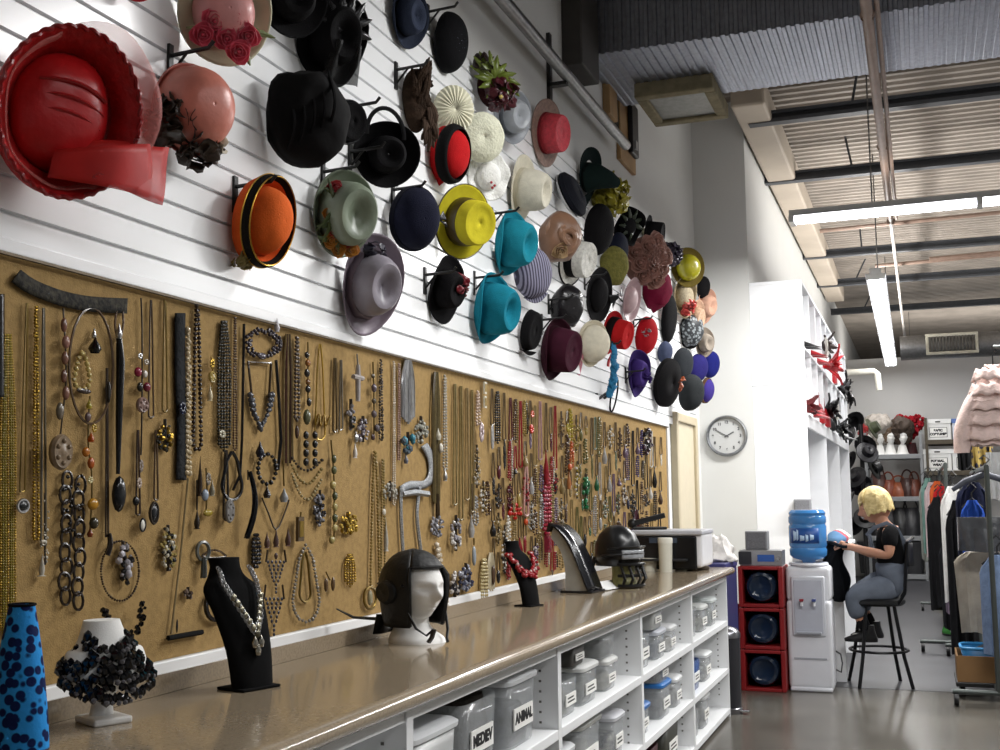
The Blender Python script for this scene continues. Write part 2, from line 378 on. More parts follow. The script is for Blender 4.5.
# ================================================================ hats on the slatwall
from mathutils import noise as _nz
def nz(p, s=3.): return _nz.noise(V(p)*s)
HX = WX+.021            # front of the slats
def brim(rc=.58, R=1., curl=.12, wave=0., k=3, side=0., n=36, droop=0., ph=0., sy=1.12, z0=0., edge=0.):
    m = MB(); pr = [(rc*.96, z0)]+[(rc+(R-rc)*q/7, 0) for q in range(8)]
    def fn(r, z, w, i):
        t = max(0, (r-rc)/(R-rc)); return r*(1+edge*t*sin(5*w+ph)), z0+curl*t*t*(1+side*cos(2*w))+wave*t*sin(k*w+ph)-droop*t*max(0, -sin(w))
    return m.lathe(pr, n, 1, sy, fn)
def crown(rc=.58, h=.55, top='dent', tp=.88, n=32, sy=1.12, lump=0., ph=0., bot=0.):
    if top == 'round':
        pr = [(rc, bot)]+[(rc*max(.004, cos(radians(a))**.62), bot+h*sin(radians(a))) for a in (10, 20, 30, 40, 50, 59, 67, 74, 80, 84.5, 87.5, 89.3, 90)]
    elif top == 'flat':
        pr = [(rc, bot), (rc*(1+tp)/2, bot+h*.5), (rc*tp, bot+h*.95), (rc*tp*.96, bot+h), (rc*tp*.8, bot+h*1.0), (rc*tp*.74, bot+h*.965), (rc*tp*.4, bot+h*.96), (.01, bot+h*.96)]
    else:
        pr = [(rc, bot), (rc*.985, bot+h*.3), (rc*(1+tp)/2, bot+h*.65), (rc*tp*.95, bot+h*.9), (rc*tp*.82, bot+h), (rc*tp*.62, bot+h*.99), (rc*tp*.4, bot+h*.86), (rc*tp*.2, bot+h*.76), (.01, bot+h*.74)]
    def fn(r, z, w, i):
        if lump:
            q = nz((cos(w)*r*1.6+ph, sin(w)*r*1.6, z*1.6), 1.1)
            return r*(1+lump*q), z+lump*h*.6*nz((cos(w)*r+5+ph, sin(w)*r, z), 2.)*(z > bot+.02)
        return r, z
    return MB().lathe(pr, n, 1, sy, fn)
def hband(rc=.58, z0=.0, z1=.18, tp=.97, n=32, sy=1.12, g=1.025):
    return MB().lathe([(rc*g, z0), (rc*g*1.005, (z0+z1)/2), (rc*g*tp, z1), (rc*tp*.98, z1)], n, 1, sy)
def rose(m, c, r, ax=(0, 0, 1), seed=0):
    old = m.T; q = V(ax).to_track_quat('Z', 'Y').to_matrix().to_4x4()
    m.T = MX.Translation(c) @ q @ MX.Diagonal((r, r, r, 1))
    for i, (a, h) in enumerate(((1., .25), (.78, .42), (.52, .55), (.28, .6))):
        m.lathe([(a*.25, 0), (a*.7, h*.35), (a*.95, h*.8), (a, h)], 12, fn=lambda r_, z_, w, k: (r_*(1+.13*sin(3*w+i*1.7+seed)), z_+.08*sin(5*w+seed+i)*(k > 1)))
    m.ico((0, 0, .35), .18, 1); m.T = old
def petals(m, c, R, n, size, seed=0, up=(0, 0, 1), flat=.6):
    rd = random.Random(seed)
    for i in range(n):
        d = V((rd.gauss(0, 1), rd.gauss(0, 1), abs(rd.gauss(0, 1))*flat+.15)).normalized()
        d = V(up).to_track_quat('Z', 'Y').to_matrix() @ d
        p = V(c)+d*R*rd.uniform(.55, 1.); s = size*rd.uniform(.7, 1.3)
        t = d.orthogonal().normalized(); t = (MX.Rotation(rd.uniform(0, 6.28), 3, d) @ t); b = d.cross(t)
        ph = rd.uniform(0, 6)
        m.grid(lambda u, v: p+t*((u-.5)*s*2)+b*((v-.2)*s*1.7*(1-.5*(2*u-1)**2))+d*(s*.6*(v*v)+s*.25*sin(7*u+ph)*v), 4, 3)
def bow(m, c, w, h, rot=0.):
    old = m.T; m.T = (old if old is not None else MX.Identity(4)) @ MX.Translation(c) @ MX.Rotation(rot, 4, 'Z')
    for s in (-1, 1):
        m.grid(lambda u, v: (s*w*(.08+.92*sin(pi*u*.999)*(1 if u < 1 else 1)*(.5+.5*sin(pi*u))), h*(v-.5)*(.35+.9*sin(pi*u)), .22*w*cos(2*pi*u)*.9+.2*w), 12, 3)
        m.grid(lambda u, v: (s*w*(.1+.75*u), -h*(.2+1.1*u)+h*.35*(v-.5)*(1+u), .05*w*sin(6*u)), 8, 2)
    m.ico((0, 0, .2*w), (.16*w, .25*h, .16*w), 1); m.T = old
def feather(m, a, b, wd, bend=.3, seed=0, nrm=(0, 0, 1)):
    a = V(a); b = V(b); ax = b-a; L = ax.length; t = ax.normalized(); nn = V(nrm); s = t.cross(nn).normalized(); rd = random.Random(seed)
    k = 16; e = [[rd.uniform(.72, 1.1) for _ in range(2)] for _ in range(k+1)]
    def fn(u, v):
        i = int(round(u*k)); w = wd*(sin(pi*min(1, u*.9+.08))**.7)*e[i][0 if v < .5 else 1]
        return a+t*(u*L)+s*((v-.5)*2*w+bend*L*u*u)+nn*(.12*L*sin(pi*u)-.4*wd*abs(v-.5))
    m.grid(fn, k, 4)
    m.tube([fn(u/8, .5)+nn*.006 for u in range(9)], .008*max(L, .5), 5)
def orient(t, p, roll):
    d = V((cos(p)*cos(t), -cos(p)*sin(t), sin(p)))
    x = V((0, 0, 1)).cross(d).normalized(); y = d.cross(x)
    R = MX((x, y, d)).transposed()
    return R @ MX.Rotation(roll, 3, 'Z')
HATN = {}
def hat(label, bbox, parts, cat='hat', p=-12., roll=0., t=None, gap=.006, name='hat', group='hats on the slatwall', fit=None, push=0.):
    """parts: list of (name, MB, material, options); the first (or `fit`) ones give the outline that is set into place"""
    x0, y0, x1, y1 = bbox; cx, cy = (x0+x1)/2, (y0+y1)/2; w, h = x1-x0, y1-y0
    fitv = [v for q in (fit or [0, 1]) if q < len(parts) for v in parts[q][1].v][::2]
    best = None
    for tt in ([t] if t is not None else range(-5, 76, 10)):
        R = orient(radians(tt), radians(p), radians(roll))
        rv = [R @ v for v in fitv]; mnx = min(v.x for v in rv)
        s = .15; c = on_x(cx, cy, HX+.12)
        for it in range(5):
            px = [pix(c+v*s) for v in rv]
            a0, a1 = min(q[0] for q in px), max(q[0] for q in px); b0, b1 = min(q[1] for q in px), max(q[1] for q in px)
            s *= sqrt((w*h)/((a1-a0)*(b1-b0)))
            d = on_x(cx-((a0+a1)/2-pix(c)[0]), cy-((b0+b1)/2-pix(c)[1]), HX+gap+push-mnx*s)
            c = d
        err = abs(math.log((a1-a0)/(b1-b0)/(w/h)))+.0025*abs(tt-30)
        if best is None or err < best[0]: best = (err, s, c, R, tt)
    err, s, c, R, tt = best
    o = thing(name, c, label, cat, group, rot=R.to_euler())
    for nm, m, ma, op in parts:
        q = MB(); q.v = [v*s for v in m.v]; q.f = m.f; q.m = m.m
        op = dict(op); sd = op.pop('solid', .035)
        q.build(nm, ma, o, solid=sd*s, **op)
    return o, s, c
S0 = dict(solid=0)
def P(n, m, ma, **o): return (n, m, ma, o)
def dome_parts(c, rc=1., h=.85, sy=1.1, lump=0., fl=.0, ma=None, nb='hat_body'):
    return [P(nb, crown(rc, h, 'round', sy=sy, lump=lump), ma or felt(c))]
# ---- the big red one
red_or = mat('red_organza', '#cf2420', rough=.5, var=.2, alpha=.62); red_f = satin('#b8171b')
org = mat('rose_organza', '#e58a84', rough=.5, var=.1, alpha=.35)
bw = MB()
bw.grid(lambda u, v: (-.05+1.75*u, -.74+.42*u+.5*(v-.5)*(1+.9*u)+.06*sin(5*u), .35+.25*sin(pi*u)+.12*cos(pi*v)), 12, 6)
bw.grid(lambda u, v: (-.1+1.55*u*cos(.5*v), -.8+.38*u+.42*(v-.5)*(1+.9*u), .5+.3*sin(pi*u)), 12, 6)
ed = MB().tube([(1.0*cos(a)*(1+.006*sin(31*a)), 1.2*sin(a)*(1+.006*sin(31*a)), .5+.012*cos(31*a)) for a in [2*pi*q/150 for q in range(150)]], .03, 6, closed=True)
fol = MB()
for sgn in (0, 1, 2): fol.tube([(-.5+1.0*q/10, -.1+.22*sgn+.1*sin(3*q/10), .40+.12*sin(pi*q/10)) for q in range(11)], .03, 5)
rim = [(1.03*cos(a)*(1+.012*sin(37*a)), 1.236*sin(a)*(1+.012*sin(37*a)), .54+.02*cos(37*a)) for a in [2*pi*q/220 for q in range(220)]]
hat('large red hat with an upturned organza brim and bow, at the far left', (-2, 18, 134, 206), [
    P('brim', MB().lathe([(.66, -.08), (.88, .02), (1.0, .24), (1.04, .5), (1.02, .54), (.92, .36), (.76, .16)], 48, 1, 1.2), mat('red_straw', '#bb1c1e', rough=.5, var=.3, scale=40, bump=.4, bscale=60)), P('crown', crown(.74, .5, 'round', sy=1.18, lump=.1), red_f), P('brim_edging', MB().tube(rim, .035, 6, closed=True), satin('#8d1216'), **S0),
    P('bow', bw, red_or, solid=.01), P('organza_brim', MB().lathe([(.95, .3), (1.1, .42), (1.28, .5), (1.36, .5)], 48, .93, 1.13, fn=lambda r, z, w, i: (.9+(r-.85)*(.2+.95*max(0, cos(w-.5))), z+.05*sin(6*w))), org, solid=.006), P('crown_fold', fol, satin('#9c1216'), **S0)], p=-10, roll=-8, t=26, fit=[0])
# ---- salmon cloche with ruffles
rf = MB(); petals(rf, (-.5, -.42, .35), .62, 46, .2, 3, (-.5, -.5, .7)); petals(rf, (.15, -.78, .3), .5, 26, .19, 5, (.1, -.8, .6))
rf2 = MB(); petals(rf2, (.45, -.72, .4), .22, 7, .16, 8, (.4, -.7, .6))
hat('salmon pink cloche with a dark brown ruffled flower trim', (155, 60, 232, 160), [P('crown', crown(.9, 1.15, 'round', sy=1.12), satin('#d98574')), P('brim', brim(.84, 1., .12, .06, 3, sy=1.1), satin('#b5685c')),
    P('ruffle', rf, satin('#33261d'), solid=.012), P('white_petals', rf2, satin('#b9ad97'), solid=.012)], p=-6, t=25)
# ---- rose hat at the top
def rz_(x, y, z, r, ax, q): m_ = MB(); rose(m_, (x, y, z), r, ax, q); return m_
rs = [P('rose', rz_(x, y, .58, .27, (0, -.2, 1), q), satin('#d9566a'), solid=.01) for q, (x, y) in enumerate(((-.3, -.3), (.12, -.2), (.42, -.5), (-.02, -.62), (-.52, -.62), (.25, -.85)))]
lf = MB()
for q in range(5): feather(lf, (.1, -.4, .5), (.1+.95*cos(q*1.1-1), -.4+.75*sin(q*1.1-1), .45), .09, .1, q)
hat('pink hat with a cream brim and a cluster of pink roses', (181, -46, 268, 70), [P('brim', brim(.62, 1., .2, .12, 3, sy=1.15), satin('#cfccae')), P('crown', crown(.66, .75, 'round', sy=1.1, lump=.06), satin('#e39d99')), *rs, P('leaves', lf, satin('#7f8a5c'), solid=.01)], t=45)
hat('small bright red hat cut off by the top edge of the photo', (120, -48, 154, 6), dome_parts('#c0182a'), t=40)
# ---- blacks at the top
blk = '#0e0d0f'; bf = felt(blk); bs = mat('black_satin', '#101014', rough=.3, var=.2, bump=.3, bscale=25); vl = mat('black_net', '#0b0b0d', rough=.6, alpha=.6)
hat('black wide hat at the top between the rose hat and the veiled hat', (258, -40, 326, 40), [P('brim', brim(.55, 1., .1, .15, 2, sy=1.), bf), P('crown', crown(.58, .6, 'dent', sy=1.), bf), P('hat_band', hband(.58, 0, .2, sy=1.), bs, **S0)], t=40)
vm = MB(); vm.grid(lambda u, v: (.1+.8*(u-.5)*(1+.3*v), -.2-1.0*v, .8-.2*v+.15*sin(9*u)), 16, 8)
fth = MB()
for q in range(7): feather(fth, (.1, .1, .6), (.1+.75*cos(q*.5+.1), .1+1.0*sin(q*.5+.1), .7), .13, .15, q)
hat('tall black hat with draped net veil at the top', (300, -20, 366, 92), [P('brim', brim(.6, 1., .25, .15, 3, sy=1.3), bf), P('crown', crown(.62, .85, 'dent', sy=1.3), bf), P('veil', vm, vl, solid=.01), P('feathers', fth, bs, solid=.01)], t=30)
cf = MB()
for q in range(5): cf.tube([(-.5+.22*q, -.8+.15*q+.1*k, .55+.3*sin(pi*k/10)) for k in range(14)], .035, 5)
hat('big slouchy black velvet hat hanging left of the strap hat', (267, 70, 348, 168), [P('hat_body', crown(1., .7, 'round', sy=1.1, lump=.2, ph=3), mat('black_velvet', '#0c0b0c', rough=.8, var=.4, scale=5, bump=.5, bscale=12)), P('folds', cf, bf, **S0)], t=40)
hat('small black cuffed hat tucked behind the slouchy velvet hat', (334, 92, 362, 152), [P('crown', crown(.9, .9, 'flat', sy=1.2), bf), P('cuff', hband(.9, 0, .45, sy=1.2, g=1.08), bs)], t=30)
st = MB().tube([(.05+.55*cos(a), .55+.75*sin(a), .3+.1*sin(a)) for a in [pi*.95-pi*1.05*q/18 for q in range(19)]], .07, 6, flat=.4)
hat('black wide brimmed hat with a looped chin strap', (353, 122, 421, 187), [P('brim', brim(.52, 1., .22, .06, 2, .4, sy=.95), bf), P('crown', crown(.56, .6, 'dent', sy=.95), bf), P('chin_strap', st, bs, **S0), P('hat_band', hband(.56, 0, .16, sy=.95), bs, **S0)], t=48, roll=15)
hat('slate blue fedora with an upturned brim at the top', (391, -14, 431, 46), [P('brim', brim(.58, 1., .25, 0, 2, .5, sy=1.2), felt('#2a303f')), P('crown', crown(.6, .7, 'dent', sy=1.2), felt('#343b4d')), P('hat_band', hband(.6, 0, .18, sy=1.2), felt('#15161c'), **S0)], t=15, roll=20)
sq = MB()
for q in range(70):
    a = q*2.4; r = .95*sqrt(q/70); z_ = .62*sqrt(max(0, 1-r*r))+.03
    sq.ico((r*cos(a)*.98, r*sin(a)*1.1, z_), .035, 0)
hat('black sequinned oval cap near the top of the wall', (434, 12, 468, 73), [P('crown', crown(1., .62, 'round', sy=1.12), felt('#0c0c0f')), P('sequins', sq, metal('#5a5c66', .2), solid=0)], roll=12)
fu = MB(); fu2 = MB()
for q in range(26): feather(fu, (jit(.2), .25+jit(.6), .3), (jit(.5), .9+jit(.9)-.3, .45+jit(.2)), .16, .1, q)
for q in range(26): feather(fu2, (.3+jit(.2), -.5+jit(.5), .3), (.35+jit(.35), -1.2+jit(.6), .4+jit(.2)), .15, .1, q+50)
fur = mat('brown_fur', '#3a2c22', rough=.9, var=.5, scale=30, bump=.7, bscale=90)
hat('long brown feathered headpiece with two hanging lobes', (403, 56, 433, 134), [P('cap', crown(.55, .4, 'round', sy=2.0, lump=.15), fur), P('feathers', fu, fur, solid=.02), P('tail_feathers', fu2, mat('brown_velvet', '#43342a', rough=.8), solid=.02)], t=30, roll=10)
rbm = MB().lathe([(.93, .25), (.985, .4), (.93, .62), (.84, .72)], 32, 1, 1.15)
hat('red pointed cap with a broad black band', (429, 126, 472, 182), [P('crown', crown(.9, .95, 'round', sy=1.15), felt('#b3161a')), P('hat_band', rbm, felt('#0d0c0d'), solid=.05), P('point', MB().tube([(-.1, -.95, .1), (-.15, -1.25, .1)], [.25, .02], 8), felt('#b3161a'), **S0)], t=8, roll=5)
def pleat(w, k=26): return lambda r, z, a, i: (r, z+.035*sin(k*a)*min(1, r*1.4))
m1 = MB().lathe([(.62, 0), (.95, .12), (1., .28), (.85, .42), (.5, .5), (.02, .53)], 104, 1, 1.1, fn=pleat(1))
hat('ivory pleated beret, upper of the two ivory berets', (431, 88, 476, 131), [P('beret', m1, satin('#d9d6bd'))], t=45)
m1 = MB().lathe([(.62, 0), (.95, .12), (1., .3), (.88, .45), (.5, .56), (.02, .6)], 40, 1, 1.06, fn=lambda r, z, a, i: (r*(1+.01*sin(9*a)), z+.02*sin(30*r)))
pk = MB()
for q in range(9): pk.ico((-.5+jit(.25), .05+jit(.4), .5), .05, 0)
hat('round ivory knitted beret flecked with pink', (460, 112, 504, 162), [P('beret', m1, mat('knit', '#dcdcc6', rough=.9, var=.12, scale=60, bump=.6, bscale=90)), P('pink_flecks', pk, satin('#e2b9a8'), **S0)], t=50)
fg = MB(); fm = MB(); fd = MB()
for q in range(16): feather(fg, (-.1, .2, .4), (-.1+1.1*cos(q*.4+.1), .15+1.0*sin(q*.4-.3), .5+jit(.2)), .14, .2, q)
petals(fm, (.15, -.35, .4), .6, 40, .2, 12); petals(fd, (-.6, .7, .3), .3, 16, .18, 14)
yl = MB().ico((-.05, -.55, 1.0), .09, 1)
hat('green feather and maroon flower headpiece high on the wall', (472, 48, 519, 112), [P('cap', crown(.7, .35, 'round', sy=1.25), felt('#2f1416')), P('green_feathers', fg, satin('#6c7b2c'), solid=.015), P('maroon_petals', fm, satin('#4a1620'), solid=.015), P('dark_petals', fd, satin('#2b1a17'), solid=.015), P('yellow_centre', yl, satin('#d8c068'), **S0)], t=48, fit=[0, 1, 2, 3])
hat('shiny silver grey hat with a rolled crown', (494, 90, 532, 143), [P('brim', brim(.6, 1., .15, .1, 2, sy=1.2), satin('#8e9298')), P('crown', crown(.62, .8, 'dent', sy=1.2), satin('#a9adb3')), P('hat_band', hband(.62, 0, .25, sy=1.2), satin('#7d8188'))], roll=10)
hat('coral pink straw hat with a taupe brim near the pipe', (531, 100, 571, 166), [P('brim', brim(.62, 1., .06, .05, 2, sy=1.3), straw('#8e7468')), P('crown', crown(.6, .8, 'flat', sy=1.3), straw('#c63c48')), P('hat_band', hband(.6, 0, .15, sy=1.3), felt('#7c2730'), **S0)], roll=20, t=15)
lc = brim(.45, 1., .1, .08, 7, sy=1.1, edge=.03)
ch = MB()
for x, y in ((-.05, -.3), (.12, -.42), (.02, -.52)): ch.ico((x, y, .52), .07, 1)
hat('white lacy hat with small red cherries', (468, 150, 510, 201), [P('brim', lc, mat('white_lace', '#eaeae6', rough=.8, var=.08, scale=60, bump=.5, bscale=120)), P('crown', crown(.55, .42, 'round', sy=1.1), mat('white_lace', '#eaeae6', rough=.8, var=.08, scale=60, bump=.5, bscale=120)), P('cherries', ch, enamel('#a8222c'), **S0)], t=45)
hat('cream fedora with an upright wide brim, above the turquoise hats', (511, 155, 552, 223), [P('brim', brim(.62, 1., .1, .03, 2, .5, sy=1.3), felt('#cfc9b6')), P('crown', crown(.63, 1.1, 'dent', sy=1.25), felt('#d3cebd')), P('hat_band', hband(.63, 0, .25, sy=1.25), felt('#bdb6a2'), **S0)], t=5, roll=12)
wt = MB().tube([(0, 0, 0), (.1, .1, .5), (.5, .05, 1.0), (.9, .0, 1.25)], [.75, .62, .4, .22], 16)
hat('dark green pointed velvet hat beside the timber opening', (582, 143, 618, 212), [P('brim', brim(.6, 1., .1, .15, 2, sy=1.5), felt('#0f1c1c')), P('crown', wt, felt('#12211f')), P('hat_band', hband(.72, .05, .2, sy=1.), felt('#0a1010'), **S0)], t=10, roll=0)
hat('navy beret with a white underside, left of the dark green hat', (553, 177, 590, 213), [P('beret', MB().lathe([(.7, 0), (1., .15), (.98, .3), (.7, .5), (.02, .55)], 32, 1, 1.), felt('#15171f')), P('lining', MB().lathe([(1.0, .04), (.7, -.12), (.02, -.2)], 28), satin('#c9c9cb'))], t=5, p=20, roll=-20)
ol = MB(); petals(ol, (0, 0, .1), .95, 130, .2, 21, flat=1.)
hat('mustard yellow cap covered in ruffled petals', (589, 174, 632, 216), [P('cap', crown(.75, .6, 'round', sy=1.), felt('#7d7420')), P('petals', ol, satin('#938a26'), solid=.012)], t=40, fit=[0, 1])
hat('black oval cap below the mustard petal cap', (585, 202, 613, 257), dome_parts(blk, 1., .55, 1.3), t=25)
hat('narrow navy cap right of the black oval cap', (608, 232, 628, 273), dome_parts('#161a2a', 1., .55, 1.3), t=15)
tr = MB()
for q in range(9): tr.tube([(.85*cos(a)*(.3+.08*q), .85*sin(a)*(.3+.08*q)+.1*sin(q), .75-.06*q+.1*sin(2*a+q)) for a in [2*pi*k/20 for k in range(20)]], .1, 6, closed=True)
rr = MB(); rose(rr, (-.25, -.55, .6), .35, (-.2, -.4, 1), 2)
hat('bronze brown draped turban with twisted folds', (538, 212, 583, 261), [P('cap', crown(.92, .75, 'round', sy=1.1, lump=.12), satin('#82614c')), P('folds', tr, satin('#8f6c55'), **S0), P('rosette', rr, satin('#b79a74'), solid=.01)], t=40)
hat('white straw boater with a black band', (558, 232, 598, 284), [P('brim', brim(.66, 1., .03, 0, 2, sy=1.1), straw('#cfcdc4')), P('crown', crown(.66, .8, 'flat', tp=.95, sy=1.1), straw('#dcdad2')), P('hat_band', hband(.66, .02, .36, sy=1.1, tp=.985), felt('#121114')), P('brim_edging', MB().tube([(cos(a), 1.1*sin(a), .03) for a in [2*pi*k/40 for k in range(40)]], .035, 6, closed=True), felt('#151416'), **S0)], t=12, p=-14)
tq = '#15788a'
def fed(c, cb, **k): return [P('brim', brim(.7, 1., .3, .02, 2, .7, sy=1.3), felt(c)), P('crown', crown(.72, 1.15, 'dent', sy=1.3), felt(c)), P('hat_band', hband(.72, 0, .2, sy=1.3), felt(cb), **S0)]
hat('turquoise felt fedora, upper of the two turquoise hats', (496, 208, 537, 277), fed('#1b7f92', '#126070'), t=14, roll=4)
hat('turquoise felt fedora, lower of the two turquoise hats', (474, 273, 521, 343), fed('#14758a', '#0e5a6c'), t=14, roll=6)
sm = mat('grey_stripes', '#8d8aa0', rough=.7, col2='#3a384c', kind='wave', scale=22)
hat('grey and purple striped cloth cap right of the turquoise hats', (514, 247, 552, 303), [P('crown', crown(.95, .7, 'round', sy=1.2, lump=.05), sm), P('peak', MB().grid(lambda u, v: ((u-.5)*1.3, -1.0-.35*v*(1-(2*u-1)**2), .1+.1*v), 10, 4), sm)], t=35, roll=15)
yb = '#b3a823'
hat('mustard yellow boater with a dark brown band', (436, 184, 495, 259), [P('brim', brim(.62, 1., .06, 0, 2, sy=1.05), felt(yb)), P('crown', crown(.62, .8, 'flat', tp=.92, sy=1.05), felt('#c0b42a')), P('hat_band', hband(.62, .02, .4, sy=1.05, tp=.96), satin('#3d301d')), P('brim_edging', MB().tube([(cos(a), 1.05*sin(a), .06) for a in [2*pi*k/48 for k in range(48)]], .022, 6, closed=True), satin('#3a2f18'), **S0)], t=26, p=-14)
nvb = MB(); bow(nvb, (.85, .1, .4), .35, .3, .5)
hat('navy blue felt cloche left of the mustard boater', (392, 182, 437, 255), [P('crown', crown(.97, 1.0, 'round', sy=1.25), felt('#16182a')), P('cuff', hband(.96, -.02, .3, sy=1.25, g=1.04), felt('#12131f')), P('bow', nvb, satin('#10101a'), solid=.01)], t=38)
rfl = MB(); petals(rfl, (.45, .25, .45), .38, 22, .16, 31, (.5, .3, .7))
hat('black hat with a crimson flower left of the lower turquoise hat', (427, 257, 467, 322), [P('brim', brim(.6, 1., .18, .08, 3, sy=1.4), bf), P('crown', crown(.62, .8, 'dent', sy=1.3, lump=.08), bf), P('flower', rfl, satin('#6f1320'), solid=.012)], t=18)
lvc = '#877a86'; bwd = MB(); petals(bwd, (-.15, .95, .25), .3, 14, .13, 41)
hat('lavender grey satin hat with a deep dented crown', (343, 234, 405, 335), [P('brim', brim(.64, 1., .25, .1, 2, .3, sy=1.45), satin(lvc)), P('crown', crown(.68, .95, 'dent', tp=.85, sy=1.3), satin('#96909a')), P('hat_band', MB().lathe([(.75, .02), (.72, .15), (.67, .3)], 40, 1, 1.32, fn=lambda r, z, w, i: (r*(1+.03*sin(9*w+i)), z)), satin('#776a74')), P('dark_ornament', bwd, satin('#2d2b38'), solid=.012)], t=28, roll=-4)
sg = MB()
sf = [P('rose', rz_(x, y, .5, .22, (-.3, 0, 1), q), satin('#9c2f33'), solid=.01) for q, (x, y) in enumerate(((-.6, .6), (-.4, .25), (-.45, -.5), (.0, -.72)))]+[P('rose', rz_(x, y, .45, .22, (-.3, 0, 1), q), satin('#b5782a'), solid=.01) for q, (x, y) in enumerate(((-.6, -.1), (-.22, -1.0), (-.5, -.8), (.2, -.95)))]
for q in range(16): feather(sg, (-.4+jit(.15), -.2+jit(.9), .45), (-.4+jit(.6), -.2+jit(1.), .5), .08, .1, q)
hat('sage green hat trimmed with red and orange flowers', (312, 172, 379, 255), [P('brim', brim(.72, 1., .2, .06, 2, .2, sy=1.2), satin('#6d7764')), P('crown', crown(.74, .95, 'dent', tp=.92, sy=1.2), satin('#7f8a77')), *sf, P('leaves', sg, satin('#47552f'), solid=.008)], t=28)
oc = '#d2541d'
gl = MB(); petals(gl, (-.3, -1.3, .25), .25, 26, .14, 51, (-.3, -.9, .3))
ob = MB().lathe([(1.045, .52), (1.03, .76), (.99, .8), (.9, .62)], 44, 1, 1.35)
og = MB().tube([(1.05*cos(a), 1.41*sin(a), .52) for a in [2*pi*k/48 for k in range(48)]], .022, 6, closed=True).tube([(.99*cos(a), 1.335*sin(a), .81) for a in [2*pi*k/48 for k in range(48)]], .022, 6, closed=True)
hat('orange hat with a black turned up brim and gold edging', (234, 173, 293, 269), [P('crown', crown(.8, 1.25, 'round', sy=1.35), felt('#e0672a')), P('brim', MB().lathe([(.7, -.1), (.93, .1), (1.02, .45), (1.0, .75), (.92, .6), (.7, .4)], 44, 1, 1.35), felt(oc)), P('brim_band', ob, felt('#17130f'), **S0), P('gold_edging', og, metal('#b98f3a'), **S0), P('gold_flower', gl, satin('#8d7c45'), solid=.012)], t=8, roll=-8, p=-8)
hat('glossy black leather hat above the burgundy hat', (551, 283, 583, 329), dome_parts('', 1., .7, 1.15, .12, ma=mat('black_leather', '#171518', rough=.25, var=.2, bump=.4, bscale=20)), t=35)
hat('burgundy felt hat with a deep folded brim', (540, 319, 583, 379), [P('brim', brim(.74, 1., .3, .1, 2, .4, sy=1.3), felt('#30101c')), P('crown', crown(.76, 1.1, 'flat', sy=1.25), felt('#3b1424')), P('hat_band', hband(.76, 0, .25, sy=1.25), felt('#260c15'), **S0)], t=14)
hat('narrow black cap left of the burgundy hat', (520, 308, 542, 357), [P('crown', crown(.95, .6, 'flat', sy=1.5), bf), P('peak', MB().grid(lambda u, v: ((u-.5)*1.6, -1.4-.3*v*(1-(2*u-1)**2), .05+.35*v), 10, 4), bf)], t=15)
ribm = MB()
for q in range(3): ribm.grid(lambda u, v: (-.95+.14*q+.12*v, .3-2.2*u-.15*q, .1+.05*sin(5*u)), 14, 1)
hat('ivory cloche with pink striped ribbons, right of the burgundy hat', (579, 319, 609, 368), [P('crown', crown(.8, .95, 'round', sy=1.2), felt('#d2cbb8')), P('brim', brim(.78, 1., .1, .08, 2, sy=1.2), felt('#c9c1ac')), P('ribbons', ribm, mat('pink_ribbon', '#c99aa3', rough=.5, col2='#a9455c', kind='wave', scale=60), solid=.015)], t=30)
b2 = MB(); bow(b2, (1.05, 0, .3), .5, .35, .4)
hat('flat black oval hat with a bow at its right side', (586, 269, 613, 321), [P('brim', brim(.6, 1., .1, 0, 2, sy=1.3), bf), P('crown', crown(.62, .3, 'round', sy=1.3), bf), P('bow', b2, bs, solid=.012)], t=20, roll=8)
dr = [P('rose', rz_(.75*cos(q*2.4)*sqrt(q/11), .75*sin(q*2.4)*sqrt(q/11), .5-.02*q, .4, (cos(q*2.4)*.3, sin(q*2.4)*.3, 1), q), satin('#9c7266'), solid=.012) for q in range(12)]
hat('dusty pink cap covered in fabric roses', (622, 239, 669, 283), [P('cap', crown(.9, .5, 'round', sy=1.), felt('#7c5b52')), *dr], t=45)
hat('pale pink small hat under the rose covered cap', (621, 281, 643, 319), [P('brim', brim(.55, 1., .3, 0, 2, sy=1.4), satin('#b59a9d')), P('crown', crown(.6, .5, 'round', sy=1.4), satin('#c3a8aa'))], t=15)
hat('crimson velvet bonnet right of the pale pink hat', (641, 271, 674, 311), [P('bonnet', crown(1., .8, 'round', sy=1.1, lump=.14), felt('#6e1230')), P('point', MB().tube([(0, -.8, .2), (.0, -1.35, .1)], [.55, .03], 10), felt('#6e1230'), **S0)], t=30)
rb_ = MB().grid(lambda u, v: (-.1+.3*v, -.9-1.1*u, .3+.06*sin(6*u)), 10, 2)
hat('bright red hat with a black band and hanging ribbon', (603, 311, 634, 354), [P('brim', brim(.75, 1., .1, .1, 2, sy=1.3), felt('#a3161b')), P('crown', crown(.74, 1.2, 'flat', sy=1.25), felt('#b51c1e')), P('hat_band', hband(.74, .0, .5, sy=1.25), felt('#160d0e')), P('ribbon', rb_, satin('#a82026'), solid=.015)], t=15, p=-15)
lr = MB(); petals(lr, (-.5, .2, .4), .3, 16, .16, 61)
hat('red cap with a grey lace rosette above the purple hat', (635, 317, 658, 354), [P('crown', crown(1., .65, 'round', sy=1.3), felt('#a8141e')), P('lace_rosette', lr, mat('grey_lace', '#8f8a8c', rough=.8), solid=.012)], t=25)
fb = MB()
for q in range(14): feather(fb, (.1+jit(.1), .8-.13*q, .2), (-.15+.3*sin(q*.25)+jit(.2), .55-.14*q, .35), .22, .1, q)
bsn = MB().tube([(-.1, -1.1, .2), (-.6, -1.35, .25), (-.75, -1.1, .3)], .06, 6)
